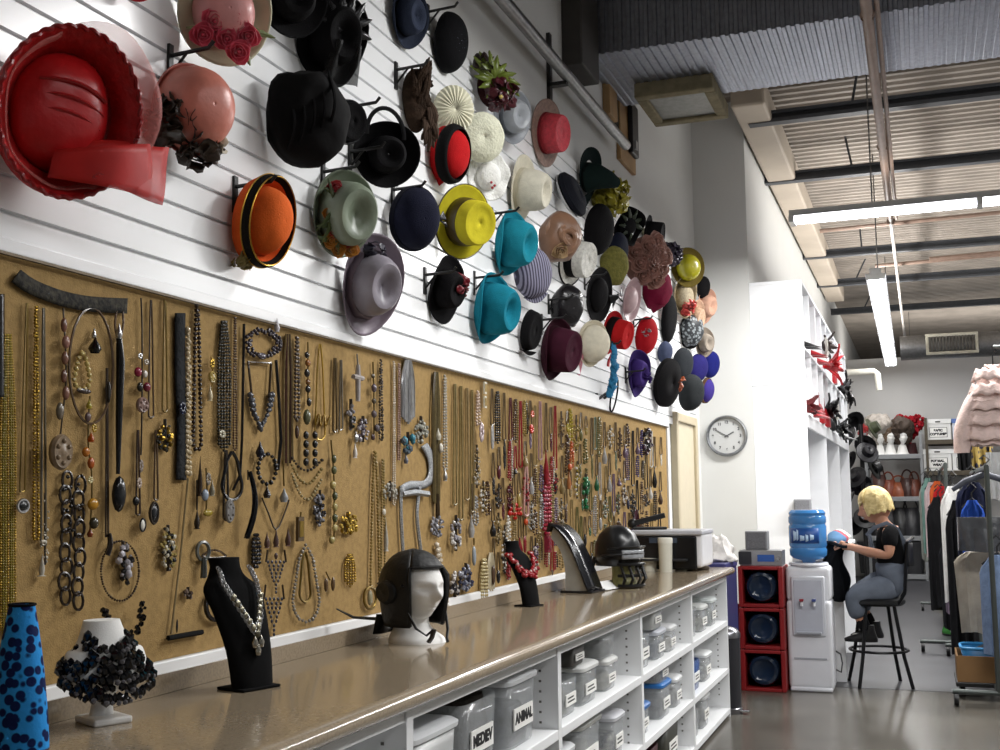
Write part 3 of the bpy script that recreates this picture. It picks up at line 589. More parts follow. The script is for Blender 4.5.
hat('light blue feather headband curving down below the red hat', (601, 347, 622, 393), [P('feathers', fb, mat('blue_feather', '#2c6f96', rough=.8, var=.3, bump=.4), solid=.015), P('headband', MB().tube([(.25*cos(a)-.1, -.2+1.1*sin(a), .1) for a in [pi/2-pi*q/12 for q in range(13)]], .06, 6), bs, **S0), P('end_curl', bsn, bs, **S0)], t=30)
pv = MB(); petals(pv, (.5, -.1, .5), .3, 10, .2, 71)
hat('purple felt hat with a sharply folded brim', (627, 352, 652, 395), [P('brim', brim(.55, 1., .3, .1, 2, .5, sy=1.4), felt('#35245e')), P('crown', crown(.6, .7, 'dent', sy=1.4), felt('#422f72')), P('fold', pv, felt('#3b2a68'), solid=.02)], t=20, roll=15)
lp = MB().tube([(.4*cos(a), 1.2*sin(a), 0) for a in [2*pi*q/30 for q in range(30)]], .07, 6, closed=True)
hat('black elastic loop headband hanging below the blue feathers', (608, 381, 620, 409), [P('loop', lp, bf, solid=0)], t=15, name='headband', cat='headband')
hat('shiny yellow domed hat with an olive brim near the wall corner', (671, 248, 705, 287), [P('brim', brim(.66, 1., .08, .03, 2, sy=1.05), felt('#55481a')), P('crown', crown(.66, .6, 'round', sy=1.05), mat('yellow_satin', '#96901c', rough=.25, var=.2, scale=4))], t=48, p=-5)
hat('narrow black wedge cap under the crimson bonnet', (659, 299, 679, 338), dome_parts(blk, 1., .4, 1.6), t=10, roll=20)
sp = mat('dotted_black', '#24272b', rough=.5, col2='#878d90', kind='voronoi', scale=42)
hat('black dotted lace hat above the royal blue hats', (679, 314, 705, 347), [P('crown', crown(1., .7, 'round', sy=1.1, lump=.1), sp), P('brim', brim(.95, 1.15, .1, .1, 4, sy=1.1), bf)], t=30)
hat('stone beige fedora with a grey band near the wall corner', (695, 328, 715, 357), [P('brim', brim(.6, 1., .15, 0, 2, .5, sy=1.2), felt('#83786c')), P('crown', crown(.62, .7, 'dent', sy=1.2), felt('#948a7e')), P('hat_band', hband(.62, 0, .2, sy=1.2), felt('#4b4743'), **S0)], t=35, roll=20, push=.07)
hat('charcoal flat cap partly behind the black beret', (671, 349, 694, 380), dome_parts('#2c2f33', 1., .55, 1.2), t=30)
of = MB(); petals(of, (.75, .0, .35), .3, 16, .17, 81, (.8, 0, .6))
hat('large black beret with an orange flower, lowest on the wall', (654, 357, 683, 408), [P('beret', MB().lathe([(.7, 0), (1., .2), (.98, .42), (.6, .6), (.02, .64)], 32, 1, 1.25), bf), P('flower', of, satin('#a0502f'), solid=.012)], t=25)
hat('charcoal grey round cap right of the black beret', (679, 374, 704, 411), dome_parts('#2a2d2f', 1., .7, 1.15), t=30, push=.07)
hat('blue violet cap under the dotted lace hat', (688, 354, 708, 382), dome_parts('#25215f', 1., .6, 1.1), t=30)
hat('royal blue cap, rightmost of the lower hats', (703, 350, 719, 379), dome_parts('#181d63', 1., .6, 1.25), t=35, push=.07)
hat('violet cap with a brown cuff at the bottom right', (700, 377, 714, 404), [P('crown', crown(.95, .8, 'round', sy=1.3), felt('#3a2f78')), P('cuff', hband(.95, -.02, .3, sy=1.3, g=1.06), felt('#5a4130'))], t=20, push=.07)
hat('peach felt hat standing out against the grey corner', (697, 290, 718, 322), [P('brim', brim(.62, 1., .2, .1, 2, sy=1.2), felt('#ba917c')), P('crown', crown(.64, .7, 'dent', sy=1.2), felt('#c69c86'))], t=25, push=.07)
rfw = MB(); petals(rfw, (0, -.5, .35), .4, 24, .2, 91)
hat('straw bonnet with red flowers below the yellow domed hat', (671, 281, 700, 314), [P('brim', brim(.6, 1., .3, .1, 2, sy=1.2), straw('#9d8d6e')), P('crown', crown(.62, .6, 'round', sy=1.2), straw('#aa9c80')), P('red_flowers', rfw, satin('#ad3a35'), solid=.012)], t=25, roll=15)
hat('peach straw hat behind the dotted lace hat', (688, 303, 707, 335), [P('brim', brim(.6, 1., .15, .05, 2, sy=1.3), straw('#b9947a')), P('crown', crown(.6, .5, 'flat', sy=1.3), straw('#c2a084'))], t=15, push=.07)
hat('small black cap peeking out right of the yellow domed hat', (697, 276, 710, 299), dome_parts(blk, 1., .6, 1.3), t=30, push=.07)
lv2 = MB(); petals(lv2, (0, 0, .2), .8, 50, .25, 95)
hat('dark plum net fascinator beside the yellow domed hat', (663, 238, 679, 272), [P('cap', crown(.7, .4, 'round', sy=1.2), felt('#221a26')), P('petals', lv2, satin('#372e40'), solid=.012)], t=30, fit=[0, 1])
gq = MB()
for q in range(8): feather(gq, (.1, .1, .3), (.1+.9*cos(q*.7), .1+.9*sin(q*.7), .4), .14, .2, q)
hat('black tricorne with dark green feathers', (614, 206, 646, 246), [P('brim', brim(.55, 1., .4, .25, 3, sy=1.1), bf), P('crown', crown(.6, .5, 'round', sy=1.1), bf), P('feathers', gq, satin('#27321f'), solid=.012)], t=35)
hat('lime green small cap high beside the wall corner', (652, 224, 664, 250), dome_parts('#98a03a', 1., .6, 1.4), t=20)
hat('dark slanting top hat left of the lime cap', (643, 216, 666, 251), [P('brim', brim(.68, 1., .08, 0, 2, sy=1.3), felt('#171618')), P('crown', crown(.66, 1.1, 'flat', tp=1.02, sy=1.3), felt('#1c1b1d')), P('hat_band', hband(.67, .02, .2, sy=1.3), bs, **S0)], t=0, roll=25)
hat('blue grey small cap above the black beret', (657, 342, 673, 362), dome_parts('#454d66', 1., .6, 1.1), t=30)
hat('olive knitted cap behind the narrow navy cap', (597, 248, 630, 284), [P('crown', crown(1., .6, 'round', sy=1.1, lump=.1), mat('olive_knit', '#74703a', rough=.9, var=.3, scale=50, bump=.6))], t=35, push=-.02)
# hooks that show beside the hats
hk = plast('#161616')
def hook(px, py, lab, L=.12, h=.075):
    q = on_x(px, py, HX)
    o = thing('slatwall_hook', q, lab, 'hook', 'black slatwall hooks')
    MB().box((-.0, -.009, -h), (.008, .009, h*.4)).build('back_plate', hk, o, smooth=False)
    MB().tube([(.006, 0, 0), (L, 0, .004), (L+.015, 0, .02)], .006, 6).tube([(.006, 0, -h*.7), (L*.45, 0, 0)], .004, 6).build('arm', hk, o)
for px, py, lab in ((234, 187, 'black hook left of the orange hat'), (169, 56, 'black hook at the top of the salmon cloche'), (344, 108, 'black hook right of the slouchy black velvet hat'),
    (395, 70, 'black hook left of the brown feathered headpiece'), (424, 275, 'black hook left of the black hat with the crimson flower'), (474, 278, 'black hook at the top of the lower turquoise hat'),
    (491, 214, 'black hook between the boater and the upper turquoise hat'), (392, 190, 'black hook at the top of the navy cloche'), (349, 152, 'black hook under the small black cuffed hat'),
    (584, 277, 'black hook left of the flat black oval hat'), (548, 300, 'black hook left of the glossy black leather hat'), (322, 172, 'black hook above the sage green hat'), (427, 12, 'black hook at the slate blue fedora'),
    (599, 345, 'black hook right of the ivory cloche'), (633, 320, 'black hook at the red cap with the lace rosette'), (625, 372, 'black hook left of the purple folded hat'), (541, 320, 'black hook at the burgundy hat')):
    hook(px, py, lab)
# ================================================================ jewellery hanging on the cork board
JX = BX+.007
def jb(px, py, o=0.): return on_x(px, py, JX+o)
def jr(px, py): return (jb(px, py)-EYE).dot(_f)/FOC          # metres for one pixel there
GOLD, SILV, BRASS, DKM = metal('#a88a3c', .35), metal('#b9b9ba', .3), metal('#7c6838', .4), metal('#4a423a', .4)
JM = {}
def jm(c):
    if c in JM: return JM[c]
    JM[c] = {'gold': GOLD, 'silver': SILV, 'brass': BRASS, 'iron': DKM}.get(c) or bead(c)
    return JM[c]
def spline(pp, n):
    P_ = [V((a, b, 0)) for a, b in pp]; out = []
    k = len(P_)-1
    for i in range(n+1):
        t = i/n*k; j = min(int(t), k-1); u = t-j
        p0, p1, p2, p3 = P_[max(j-1, 0)], P_[j], P_[j+1], P_[min(j+2, k)]
        out.append(.5*((2*p1)+(p2-p0)*u+(2*p0-5*p1+4*p2-p3)*u*u+(3*p1-p0-3*p2+p3)*u**3))
    return [(q.x, q.y) for q in out]
def beads(m, pp, r, gap=1.9, vary=0., o=0., sub=1):
    """beads of r pixels along a pixel path"""
    acc = 0; last = None; r = r*1.22
    for a, b in zip(pp[:-1], pp[1:]):
        d = math.hypot(b[0]-a[0], b[1]-a[1])
        while acc <= d:
            t = acc/d if d else 0; x, y = a[0]+(b[0]-a[0])*t, a[1]+(b[1]-a[1])*t
            k = jr(x, y); rr = r*(1+jit(vary)); m.ico(jb(x, y, max(0, r*k*.7+o)), (rr*k, rr*k, rr*k*random.uniform(.9, 1.1)), sub)
            acc += r*gap*(1+jit(vary*.4))
        acc -= d
def wire(m, pp, r, o=0., n=5, closed=False):
    r = r*1.5 if r < 1.3 else r
    m.tube([jb(x, y, o+r*jr(x, y)) for x, y in pp], [r*jr(x, y) for x, y in pp], n, closed=closed)
def uloop(x, y0, y1, w, lean=0.):
    h = w/2; yb = y1-min(h*1.6, (y1-y0)*.3)
    s = (lambda y: lean*(y-y0))
    pts = [(x-.5, y0)]+[(x-h*min(1, .35+.65*(q/4)), y0+(yb-y0)*q/4) for q in range(1, 5)]
    pts += [(x-h*cos(pi*q/6), yb+(y1-yb)*sin(pi*q/6)) for q in range(1, 6)]
    pts += [(x+h*min(1, .35+.65*(q/4)), y0+(yb-y0)*q/4) for q in range(4, 0, -1)]+[(x+.5, y0)]
    return [(a+s(b), b) for a, b in pts]
def ringpts(x, y, rx, ry, n=26): return [(x+rx*cos(2*pi*q/n), y+ry*sin(2*pi*q/n)) for q in range(n)]
def jthing(name, x, y, label, cat='necklace', group='jewellery on the cork board'):
    return thing(name, jb(x, y), label, cat, group)
def jbuild(m, nm, ma, o, **k):
    q = MB(); q.v = [v-o.location for v in m.v]; q.f = m.f; q.m = m.m
    return q.build(nm, ma, o, **k)
def pend(o, kind, x, y, w, h, c, c2=None):
    m = MB(); k = jr(x, y); p = jb(x, y, .5*min(w, h)*k)
    rw, rh = w*k/2, h*k/2; dp = min(rw, rh)*.6
    if kind == 'drop':
        m.T = MX.Translation(p)
        m.lathe([(.05*rw, rh), (.35*rw, .45*rh), (.85*rw, -.15*rh), (rw, -.5*rh), (.7*rw, -.88*rh), (.01, -rh)], 14)
    elif kind == 'oval':
        m.ico(p, (dp, rw, rh), 2)
        if c2: m2 = MB(); m2.tube([p+V((dp*.4, rw*1.05*cos(a), rh*1.05*sin(a))) for a in [2*pi*q/22 for q in range(22)]], min(rw, rh)*.22, 6, closed=True); jbuild(m2, 'setting', jm(c2), o)
    elif kind == 'disc':
        m.T = MX.Translation(p) @ MX.Rotation(pi/2, 4, 'Y')
        m.lathe([(.0005, dp*.62), (rw*.25, dp*.6), (rw*.33, dp*.52), (rw*.7, dp*.5), (rw*.88, dp*.55), (rw, dp*.2), (rw*.9, -dp*.3), (.0005, -dp*.3)], 22, rh/rw if rw else 1)
        for q in range(6): m.ico((rh*.6*cos(q*1.047), rw*.6*sin(q*1.047), dp*.5), rw*.2, 1)
    elif kind == 'cross':
        m.T = MX.Translation(p)
        m.tube([(0, 0, rh), (0, 0, rh*.45), (0, 0, -rh)], [rw*.22, rw*.3, rw*.24], 8).tube([(0, -rw, rh*.3), (0, 0, rh*.3), (0, rw, rh*.3)], [rw*.24, rw*.32, rw*.24], 8)
    elif kind == 'flower':
        for q in range(7):
            a = 2*pi*q/7; m.ico(p+V((dp*.2, rw*.6*cos(a), rh*.6*sin(a))), (dp*.5, rw*.38, rh*.38), 1)
        m.ico(p+V((dp*.6, 0, 0)), (dp*.4, rw*.25, rh*.25), 1)
    elif kind == 'square':
        m.cbox(p, (dp, rw*2, rh*2)); m2 = MB().cbox(p+V((dp*.5, 0, 0)), (dp*.4, rw*1.3, rh*1.3)); jbuild(m2, 'setting', jm(c2 or 'gold'), o, smooth=False)
    elif kind == 'feather':
        for q in range(5): feather(m, p+V((0, 0, rh)), p+V((jit(dp)*.5, rw*(q-2)*.25, -rh*random.uniform(.7, 1))), rw*.45, .05, q, (1, 0, 0))
    elif kind == 'tassel':
        for q in range(14):
            a = q*2.4; r_ = .75*sqrt(q/14); m.tube([p+V((dp*r_*cos(a)*.6, rw*r_*sin(a)*.6, rh)), p+V((dp*r_*cos(a), rw*r_*sin(a), 0)), p+V((dp*r_*cos(a)*1.1, rw*r_*sin(a)*1.15, -rh*random.uniform(.85, 1)))], rw*.22, 5)
    jbuild(m, 'pendant' if kind != 'tassel' else 'tassel', jm(c), o, smooth=kind not in ('square',), solid=.0012 if kind == 'feather' else 0)
def loop(label, x, y0, y1, w, r, c, style='beads', pd=None, lean=0., vary=0., gap=1.9, cat='necklace', name=None):
    o = jthing(name or ('bead_necklace' if style == 'beads' else 'chain_necklace'), x, y0, label, cat); m = MB()
    pp = uloop(x, y0, y1, w, lean)
    if style == 'beads': beads(m, pp, r, gap, vary)
    else: wire(m, spline(pp, 26), r)
    jbuild(m, 'bead_strand' if style == 'beads' else 'chain', jm(c), o)
    if pd: pend(o, *pd)
    return o
def bundle(label, x, y0, y1, w, n, r, c, style='wire', cat='necklace', name='multi_strand_necklace', pd=None, lean=0.):
    o = jthing(name, x, y0, label, cat)
    for i in range(n):
        m = MB(); xx = x+(i-(n-1)/2)*w/n
        pp = spline([(x+(xx-x)*.4, y0), (xx+jit(.3), y0+(y1-y0)*.3), (xx+lean*(y1-y0)*.6+jit(.4), y0+(y1-y0)*.7), (xx+lean*(y1-y0)+jit(.3), y1-abs(i-(n-1)/2)*w/n*1.2)], 14)
        (beads(m, pp, r, 1.8) if style == 'beads' else wire(m, pp, r, n=5))
        jbuild(m, 'strand', jm(c[i % len(c)] if isinstance(c, list) else c), o)
    if pd: pend(o, *pd)
    return o
def ring(label, x, y, rx, ry, r, c, style='wire', name='choker', cat='necklace', pd=None):
    o = jthing(name, x, y-ry, label, cat); m = MB(); pp = ringpts(x, y, rx, ry)
    wire(m, pp, r, closed=True) if style == 'wire' else beads(m, pp+[pp[0]], r, 1.9, .15)
    jbuild(m, 'band' if style == 'wire' else 'bead_strand', jm(c), o)
    if pd: pend(o, *pd)
    return o
def cluster(label, x, y, w, h, n, r, cols, name='brooch', cat='brooch', tilt=0., kind=None):
    o = jthing(name, x, y-h/2, label, cat); rd = random.Random(int(x*31+y))
    for ci, c in enumerate(cols):
        m = MB()
        for q in range(int(1.6*n/len(cols))):
            a = rd.uniform(0, 6.28); s = sqrt(rd.random()); px, py = x+w/2*s*cos(a), y+h/2*s*sin(a); px += tilt*(py-y)
            k = jr(px, py); rr = r*.95*rd.uniform(.7, 1.25); m.ico(jb(px, py, rr*k*rd.uniform(.5, 1.6)), (rr*k, rr*k*rd.uniform(.8, 1.2), rr*k*rd.uniform(.8, 1.3)), 1)
        jbuild(m, 'stones', jm(c), o, smooth=(ci % 2 == 0))
    m = MB(); wire(m, [(x+tilt*-h/2, y-h/2-2), (x, y), (x+tilt*h/2, y+h/2)], max(.5, r*.5)); jbuild(m, 'mount', jm('iron'), o)
    return o
def dangle(label, pts, items, name='dangling_necklace', cat='necklace', chain='brass'):
    """chain along pts with single charms: (x, y, w, h, colour, kind)"""
    o = jthing(name, pts[0][0], pts[0][1], label, cat); m = MB(); wire(m, spline(pts, 12), .6); jbuild(m, 'chain', jm(chain), o)
    for it in items: pend(o, it[5], it[0], it[1], it[2], it[3], it[4])
    return o
def vbib(label, x, y0, w, h, rows, r, c, name='bib_necklace'):
    o = jthing(name, x, y0, label, 'necklace'); m = MB()
    for q in range(rows):
        ww = w*(1-q/rows)
        k = max(1, int(ww/(2.1*r)))
        for i in range(k): px = x-ww/2+ww*(i+.5)/k; py = y0+h*q/rows; s = jr(px, py)*r; m.ico(jb(px, py, s*.6), (s*.7, s, s*1.15), 1)
    jbuild(m, 'stones', jm(c), o)
    m = MB()
    for sg in (-1, 1): wire(m, [(x+sg*w/2, y0), (x+sg*w*.42, y0-h*.35)], .7); m.ico(jb(x+sg*w*.42, y0-h*.35), .002, 1)
    jbuild(m, 'chain', jm('iron'), o)
    return o
def band(label, pts, w, c, name='choker', cat='necklace', mtl=None, extra=None):
    o = jthing(name, pts[0][0], pts[0][1], label, cat); pp = spline(pts, 30); m = MB()
    m.grid(lambda u, v: (lambda a, b, t: jb(a[0]-(b[1])*w*(v-.5), a[1]+b[0]*w*(v-.5), .002+.004*sin(pi*v)))(pp[int(u*30)], (lambda q: ((pp[min(q+1, 30)][0]-pp[max(q-1, 0)][0])/max(.01, math.hypot(pp[min(q+1, 30)][0]-pp[max(q-1, 0)][0], pp[min(q+1, 30)][1]-pp[max(q-1, 0)][1])), (pp[min(q+1, 30)][1]-pp[max(q-1, 0)][1])/max(.01, math.hypot(pp[min(q+1, 30)][0]-pp[max(q-1, 0)][0], pp[min(q+1, 30)][1]-pp[max(q-1, 0)][1]))))(int(u*30)), u), 30, 4)
    jbuild(m, 'band', mtl or jm(c), o, solid=.003)
    if extra: pend(o, *extra)
    return o
lace = mat('dark_lace', '#2c2c2c', rough=.9, col2='#4b4840', scale=90, bump=.5)
# --- near end
band('wide black lace choker pinned slantwise at the top left corner of the board', [(16, 276), (32, 287), (60, 298), (90, 304), (127, 306)], 15, '', mtl=lace)
band('black ribbon strip hanging at the left edge of the photo', [(1, 294), (1, 345), (1, 397)], 6, '#141416', name='ribbon')
bundle('wide golden fringe of many fine strands at the left edge of the board', 8, 335, 640, 17, 7, 1.2, ['gold', '#83762c', '#9a8a3a'], 'beads', name='fringe_necklace')
loop('long thin gold chain with a black stone pendant beside the gold fringe', 27, 303, 492, 5, .55, 'brass', 'wire', ('oval', 22, 506, 14, 12, '#16181a', 'silver'), lean=-.025)
loop('gold bead strand right of the thin gold chain at the left', 36, 307, 540, 5, 1.4, 'gold', vary=.3)
loop('grey chain necklace with white drops beside the gold bead strand', 43.5, 308, 545, 5, .8, '#6c6452', 'wire', ('drop', 42, 565, 6, 22, '#b9b3a6'))
cluster('spray of small white crystals low beside the grey chain', 45, 530, 9, 70, 16, 1.5, ['#cfc8b8'], name='crystal_dangle', cat='necklace')
dangle('brown glass bead strand with a large carved brown medallion', [(63, 308), (65, 340), (66, 380), (62, 420), (60, 438)], [(64, 325, 8, 15, '#6e4a3c', 'oval'), (66, 342, 10, 14, '#8a6154', 'oval'), (65, 358, 9, 14, '#74503e', 'oval'), (64, 376, 8, 14, '#6b4738', 'oval'), (66, 393, 9, 14, '#7d5748', 'oval'), (60, 411, 10, 18, '#6a6052', 'oval'), (60, 452, 29, 36, '#83705a', 'disc')], chain='iron')
ring('large plain brown wire hoop choker in the upper left', 91, 366, 22, 58, .9, '#62503f')
dangle('black and silver drop earring inside the brown hoop', [(94, 329), (95, 338)], [(95, 345, 13, 16, '#111312', 'drop'), (94, 333, 5, 10, 'silver', 'drop')], 'earring', 'earring', 'silver')
loop('cream pearl loop with black bead ends inside the brown hoop', 82, 353, 390, 16, 2.4, '#c2ad6c', pd=('oval', 84, 391, 22, 6, '#33241c', None))
tas = jthing('tassel_pendant', 119, 320, 'long black tassel necklace with a big black oval drop', 'necklace')
m = MB(); wire(m, spline([(118, 300), (122, 308), (123, 325), (119, 340), (115, 326), (117, 308)], 16), .8); jbuild(m, 'chain', jm('#6b5848'), tas)
m = MB(); wire(m, [(119, 338), (120, 365), (119, 420), (118, 474)], 0.1); m = MB(); m.tube([jb(119, 338, .006), jb(120.5, 362, .008), jb(119, 420, .008), jb(118, 474, .006)], [3*jr(119, 340), 4.4*jr(119, 360), 3.4*jr(119, 420), 2*jr(118, 470)], 10); jbuild(m, 'tassel_body', jm('#0f0f11'), tas)
pend(tas, 'oval', 119, 494, 18, 36, '#0e1014', None); pend(tas, 'drop', 119, 331, 7, 16, 'silver')
dangle('amber and yellow drops hanging in a column below the pearl loop', [(90, 396), (88, 440), (92, 480), (90, 530)], [(89, 404, 6, 10, '#a99a3a', 'drop'), (88, 417, 8, 10, '#5f4c4a', 'oval'), (94, 428, 8, 10, '#b1902a', 'flower'), (91, 437, 7, 10, '#a84f1a', 'drop'), (86, 452, 10, 10, '#a8641c', 'oval'), (91, 463, 9, 12, '#a5501a', 'oval'), (90, 480, 8, 8, '#b7ab78', 'flower'), (93, 504, 15, 12, '#b07e20', 'oval'), (94, 523, 12, 12, '#37301f', 'oval'), (90, 532, 6, 10, '#7c3a1c', 'drop')])
lk = jthing('link_necklace', 73, 470, 'heavy necklace of large dark brown rings hanging at the lower left', 'necklace')
m = MB()
for q in range(9):
    for sx, dx in ((-1, -6.5), (1, 6.5)):
        yy = 480+q*14.5+(5 if sx > 0 else 0)
        wire(m, ringpts(73+dx+jit(1.5)+(-.5*q*.3), yy, 5.2+jit(.6), 9, 14), 1.5, closed=True, o=.003*(q % 2))
jbuild(m, 'rings', jm('#2a211b'), lk)
m = MB()
for q in range(24): px, py = 73+jit(11), 475+random.random()*60; s = jr(px, py)*2.2; m.ico(jb(px, py, s), s, 1)
jbuild(m, 'beads', jm('#1d1a1a'), lk)
loop('thin dark cord with a small leaf drop right of the amber drops', 107, 368, 536, 2.5, .7, '#3a2e24', 'wire', ('feather', 107, 545, 4, 22, '#2e2620'))
dangle('small dark crescent charm on a thin cord right of the pearl loop', [(107, 380), (110, 392), (109, 402)], [(109, 392, 5, 22, '#2b2722', 'oval')], 'charm', 'charm')
ring('oval brown bead choker with a dark beaded lower half', 120, 571, 19, 30, 1.1, '#3a2a20', 'beads')
cluster('silver and black barrel bead cluster inside the oval choker', 125, 563, 13, 40, 16, 3.6, ['#b8b4bb', '#1a1819'], 'bead_drop', 'necklace', tilt=.12)
loop('dark cord necklace with a white oval cameo in a black rim', 138, 430, 515, 4, .7, '#3d2b22', 'wire', ('oval', 142, 525, 8, 12, '#d5d2c8', '#17171a'))
loop('dark cord necklace with a black oval stone beside the white cameo', 156, 430, 500, 4, .7, '#5d4a36', 'wire', ('oval', 153, 513, 12, 20, '#1b1c20', 'iron'))
dangle('black ball pendant on a thin chain above the white cameo', [(137, 470), (136, 495)], [(136, 501, 9, 10, '#12161a', 'oval')])
rcn = dangle('red flower bead necklace with a metal rosette in the upper left', [(141, 298), (142, 330), (142, 400), (141, 455)], [(140, 356, 8, 7, 'silver', 'flower'), (146, 362, 8, 7, '#b9aea0', 'flower'), (138, 372, 10, 10, '#8d1f3c', 'oval'), (145, 374, 7, 8, '#cfc9bf', 'oval'), (147, 387, 10, 10, '#742233', 'oval'), (140, 387, 8, 10, '#27251e', 'oval'), (142, 405, 17, 16, '#8a7068', 'disc'), (141, 466, 7, 14, '#8d7f76', 'flower'), (139, 483, 8, 12, '#b9a79a', 'flower')], chain='iron')
loop('thin dark double chain right of the red flower necklace', 151, 300, 418, 5, .6, '#4a3a2c', 'wire')
loop('thin golden chain left of the dark fabric strip', 165, 300, 412, 5, .7, '#85703c', 'wire')
cluster('square filigree gold pendant with a dark centre', 165, 436, 18, 30, 26, 2.4, ['gold', '#2b2a22'], 'filigree_pendant', 'necklace')
band('long dark slate feathered strip with a blue flower', [(180, 313), (180, 370), (182, 430), (181, 480)], 10, '#25272c', name='feather_necklace', mtl=mat('dark_feather', '#26282b', rough=.8, var=.5, scale=40, bump=.6), extra=('flower', 182, 408, 12, 14, '#20263e'))
loop('long baroque pearl and gold strand beside the dark slate strip', 188, 330, 475, 3, 2.2, '#c2b08e', vary=.35)
loop('dark brown wooden bead loop near the top of the board', 197, 306, 450, 8, 2.0, '#2c1d15', pd=('drop', 200, 476, 5, 40, '#32251c'))
dangle('gold ring earring with a pearl drop left of the dark olive strands', [(211, 356), (213, 372), (211, 395)], [(212, 364, 8, 12, 'gold', 'flower'), (212, 377, 11, 12, '#b09a58', 'disc'), (210, 393, 6, 16, '#cdbf9c', 'drop')], 'earring', 'earring', 'gold')
bundle('thick dark olive strand necklace with a bright clasp', 224, 322, 452, 14, 5, 1.5, '#2c2a20', 'beads', pd=('flower', 222, 434, 12, 9, '#b8b29c'))
loop('hanging tail of dark cord under the olive strands', 226, 450, 520, 5, .9, '#2c241c', 'wire')
loop('slim reddish brown bead strand left of the black ribbon loop', 235, 318, 450, 3, 1.1, '#4b3324')
rl = jthing('ribbon_necklace', 262, 330, 'dark beaded collar hanging on long black ribbons', 'necklace')
m = MB(); wire(m, [(244, 324), (243, 380), (242, 440), (240, 475), (233, 490)], 1.5); jbuild(m, 'ribbon', jm('#141214'), rl)
m = MB(); wire(m, [(276, 360), (279, 400), (281, 440), (278, 470)], 1.7); jbuild(m, 'ribbon', jm('#141214'), rl)
m = MB()
for q in range(90):
    a = q*.21; s = random.uniform(.75, 1.15); px, py = 263+16*s*cos(a), 343+13*s*sin(a); k = jr(px, py)*2.1; m.ico(jb(px, py, k), k, 1)
jbuild(m, 'beaded_collar', jm('#3b343c'), rl)
pend(rl, 'drop', 277, 325, 6, 14, '#c9c6ca'); pend(rl, 'oval', 262, 356, 16, 7, '#4d4750', None)  # the pale drop is a painted white highlight above the collar
cv = jthing('cord_necklace', 260, 362, 'short cord necklace with a V of grey stones and a navy drop', 'necklace')
m = MB(); wire(m, [(252, 398), (248, 362), (271, 363), (269, 398)], .9); jbuild(m, 'cord', jm('#3e3022'), cv)
m = MB()
for sg in (-1, 1):
    for rr in (0, 3.5): beads(m, [(261+sg*(9+rr*.6), 395), (261+sg*(7+rr*.3), 412), (261, 430-rr)], 2.3, 1.8, .3)
jbuild(m, 'stones', jm('#4d4f56'), cv); pend(cv, 'drop', 260, 449, 9, 16, '#171a2a')
bundle('tall bundle of thin tan and maroon strands right of the black ribbons', 288, 334, 466, 11, 5, .8, ['#7a6844', '#4a2a26', '#8a7750', '#3f2a22', '#7b6a48'])
loop('grey brown bead strand with an oval brown drop', 297, 338, 420, 4, 1.7, '#5d524a', pd=('oval', 297, 432, 6, 14, '#3c2418', None))
dangle('amber and black chunky bead strand with an olive stone', [(308, 342), (308, 380), (308, 405)], [(307, 355, 7, 7, '#23201c', 'oval'), (308, 363, 8, 8, '#8b5a2c', 'oval'), (307, 373, 8, 9, '#2b2522', 'oval'), (308, 382, 7, 7, '#6e4a26', 'oval'), (308, 389, 8, 8, '#2a2623', 'oval'), (309, 402, 7, 9, '#25221f', 'oval'), (307, 417, 11, 16, '#54543a', 'oval')])
dk = jthing('disc_earrings', 312, 426, 'two rows of round black discs hanging side by side', 'earrings')
for cx in (306, 315):
    for q in range(4): pend(dk, 'oval', cx, 435+q*9, 8, 8.5, '#14120f', None)
loop('fine gold chain loop below the top edge right of the chunky amber strand', 320, 344, 440, 10, .55, 'gold', 'wire')
band('gold wire scribble brooch right of the olive stone', [(316, 425), (319, 414), (321, 426), (324, 415), (326, 425), (330, 416)], 1.5, 'gold', name='wire_brooch', cat='brooch')
loop('thin bronze chain left of the silver cross', 335, 358, 432, 4, .8, '#5c4c30', 'wire')
loop('thin grey chain just left of the silver cross', 341, 360, 430, 3, .7, '#6d6558', 'wire')
dangle('large silver cross pendant near the top of the board', [(357, 354), (358, 366)], [(358, 383, 20, 36, '#b0a9a6', 'cross')], 'cross_pendant', 'necklace', 'silver')
cluster('dark green and silver brooch under the silver cross', 351, 415, 8, 28, 14, 2.4, ['#26302b', '#9a98a0'], 'brooch')
cluster('silver and purple brooch right of the dark green brooch', 363, 430, 10, 24, 16, 2.2, ['#a6a2aa', '#50454f'], 'brooch')
dangle('white teardrop earring below the silver and purple brooch', [(356, 432), (355, 440)], [(356, 438, 8, 10, 'silver', 'oval'), (355, 450, 5, 16, '#d6d0ca', 'drop')], 'earring', 'earring', 'silver')
dangle('grey and mauve bead strand right of the silver cross', [(373, 362), (374, 400), (374, 440)], [(373, 376, 6, 5, '#4c4438', 'oval'), (374, 388, 8, 9, '#5d5058', 'oval'), (374, 401, 7, 6, '#4b4234', 'oval'), (374, 414, 8, 8, '#5f5458', 'oval'), (377, 428, 9, 8, '#4f464a', 'oval'), (373, 437, 6, 7, '#412e34', 'oval')])
loop('dark twig like strand right of the mauve beads', 381, 360, 440, 3, 1.2, '#3f352b', vary=.4)
loop('long white seed bead strand left of the silver strands', 394, 362, 505, 2, 1.0, '#cbbfae')
loop('pinkish seed bead strand beside the white seed beads', 399, 364, 460, 2, 1.0, '#9c7f74')
bundle('heavy silver multi strand necklace near the top centre of the board', 408, 360, 424, 13, 7, 1.1, ['silver', '#8d8d8f', '#a9a9a8'])
cluster('turquoise blue brooch below the silver strands', 408, 443, 11, 18, 8, 3.4, ['#3d7f93', '#4c5a66'], 'brooch')
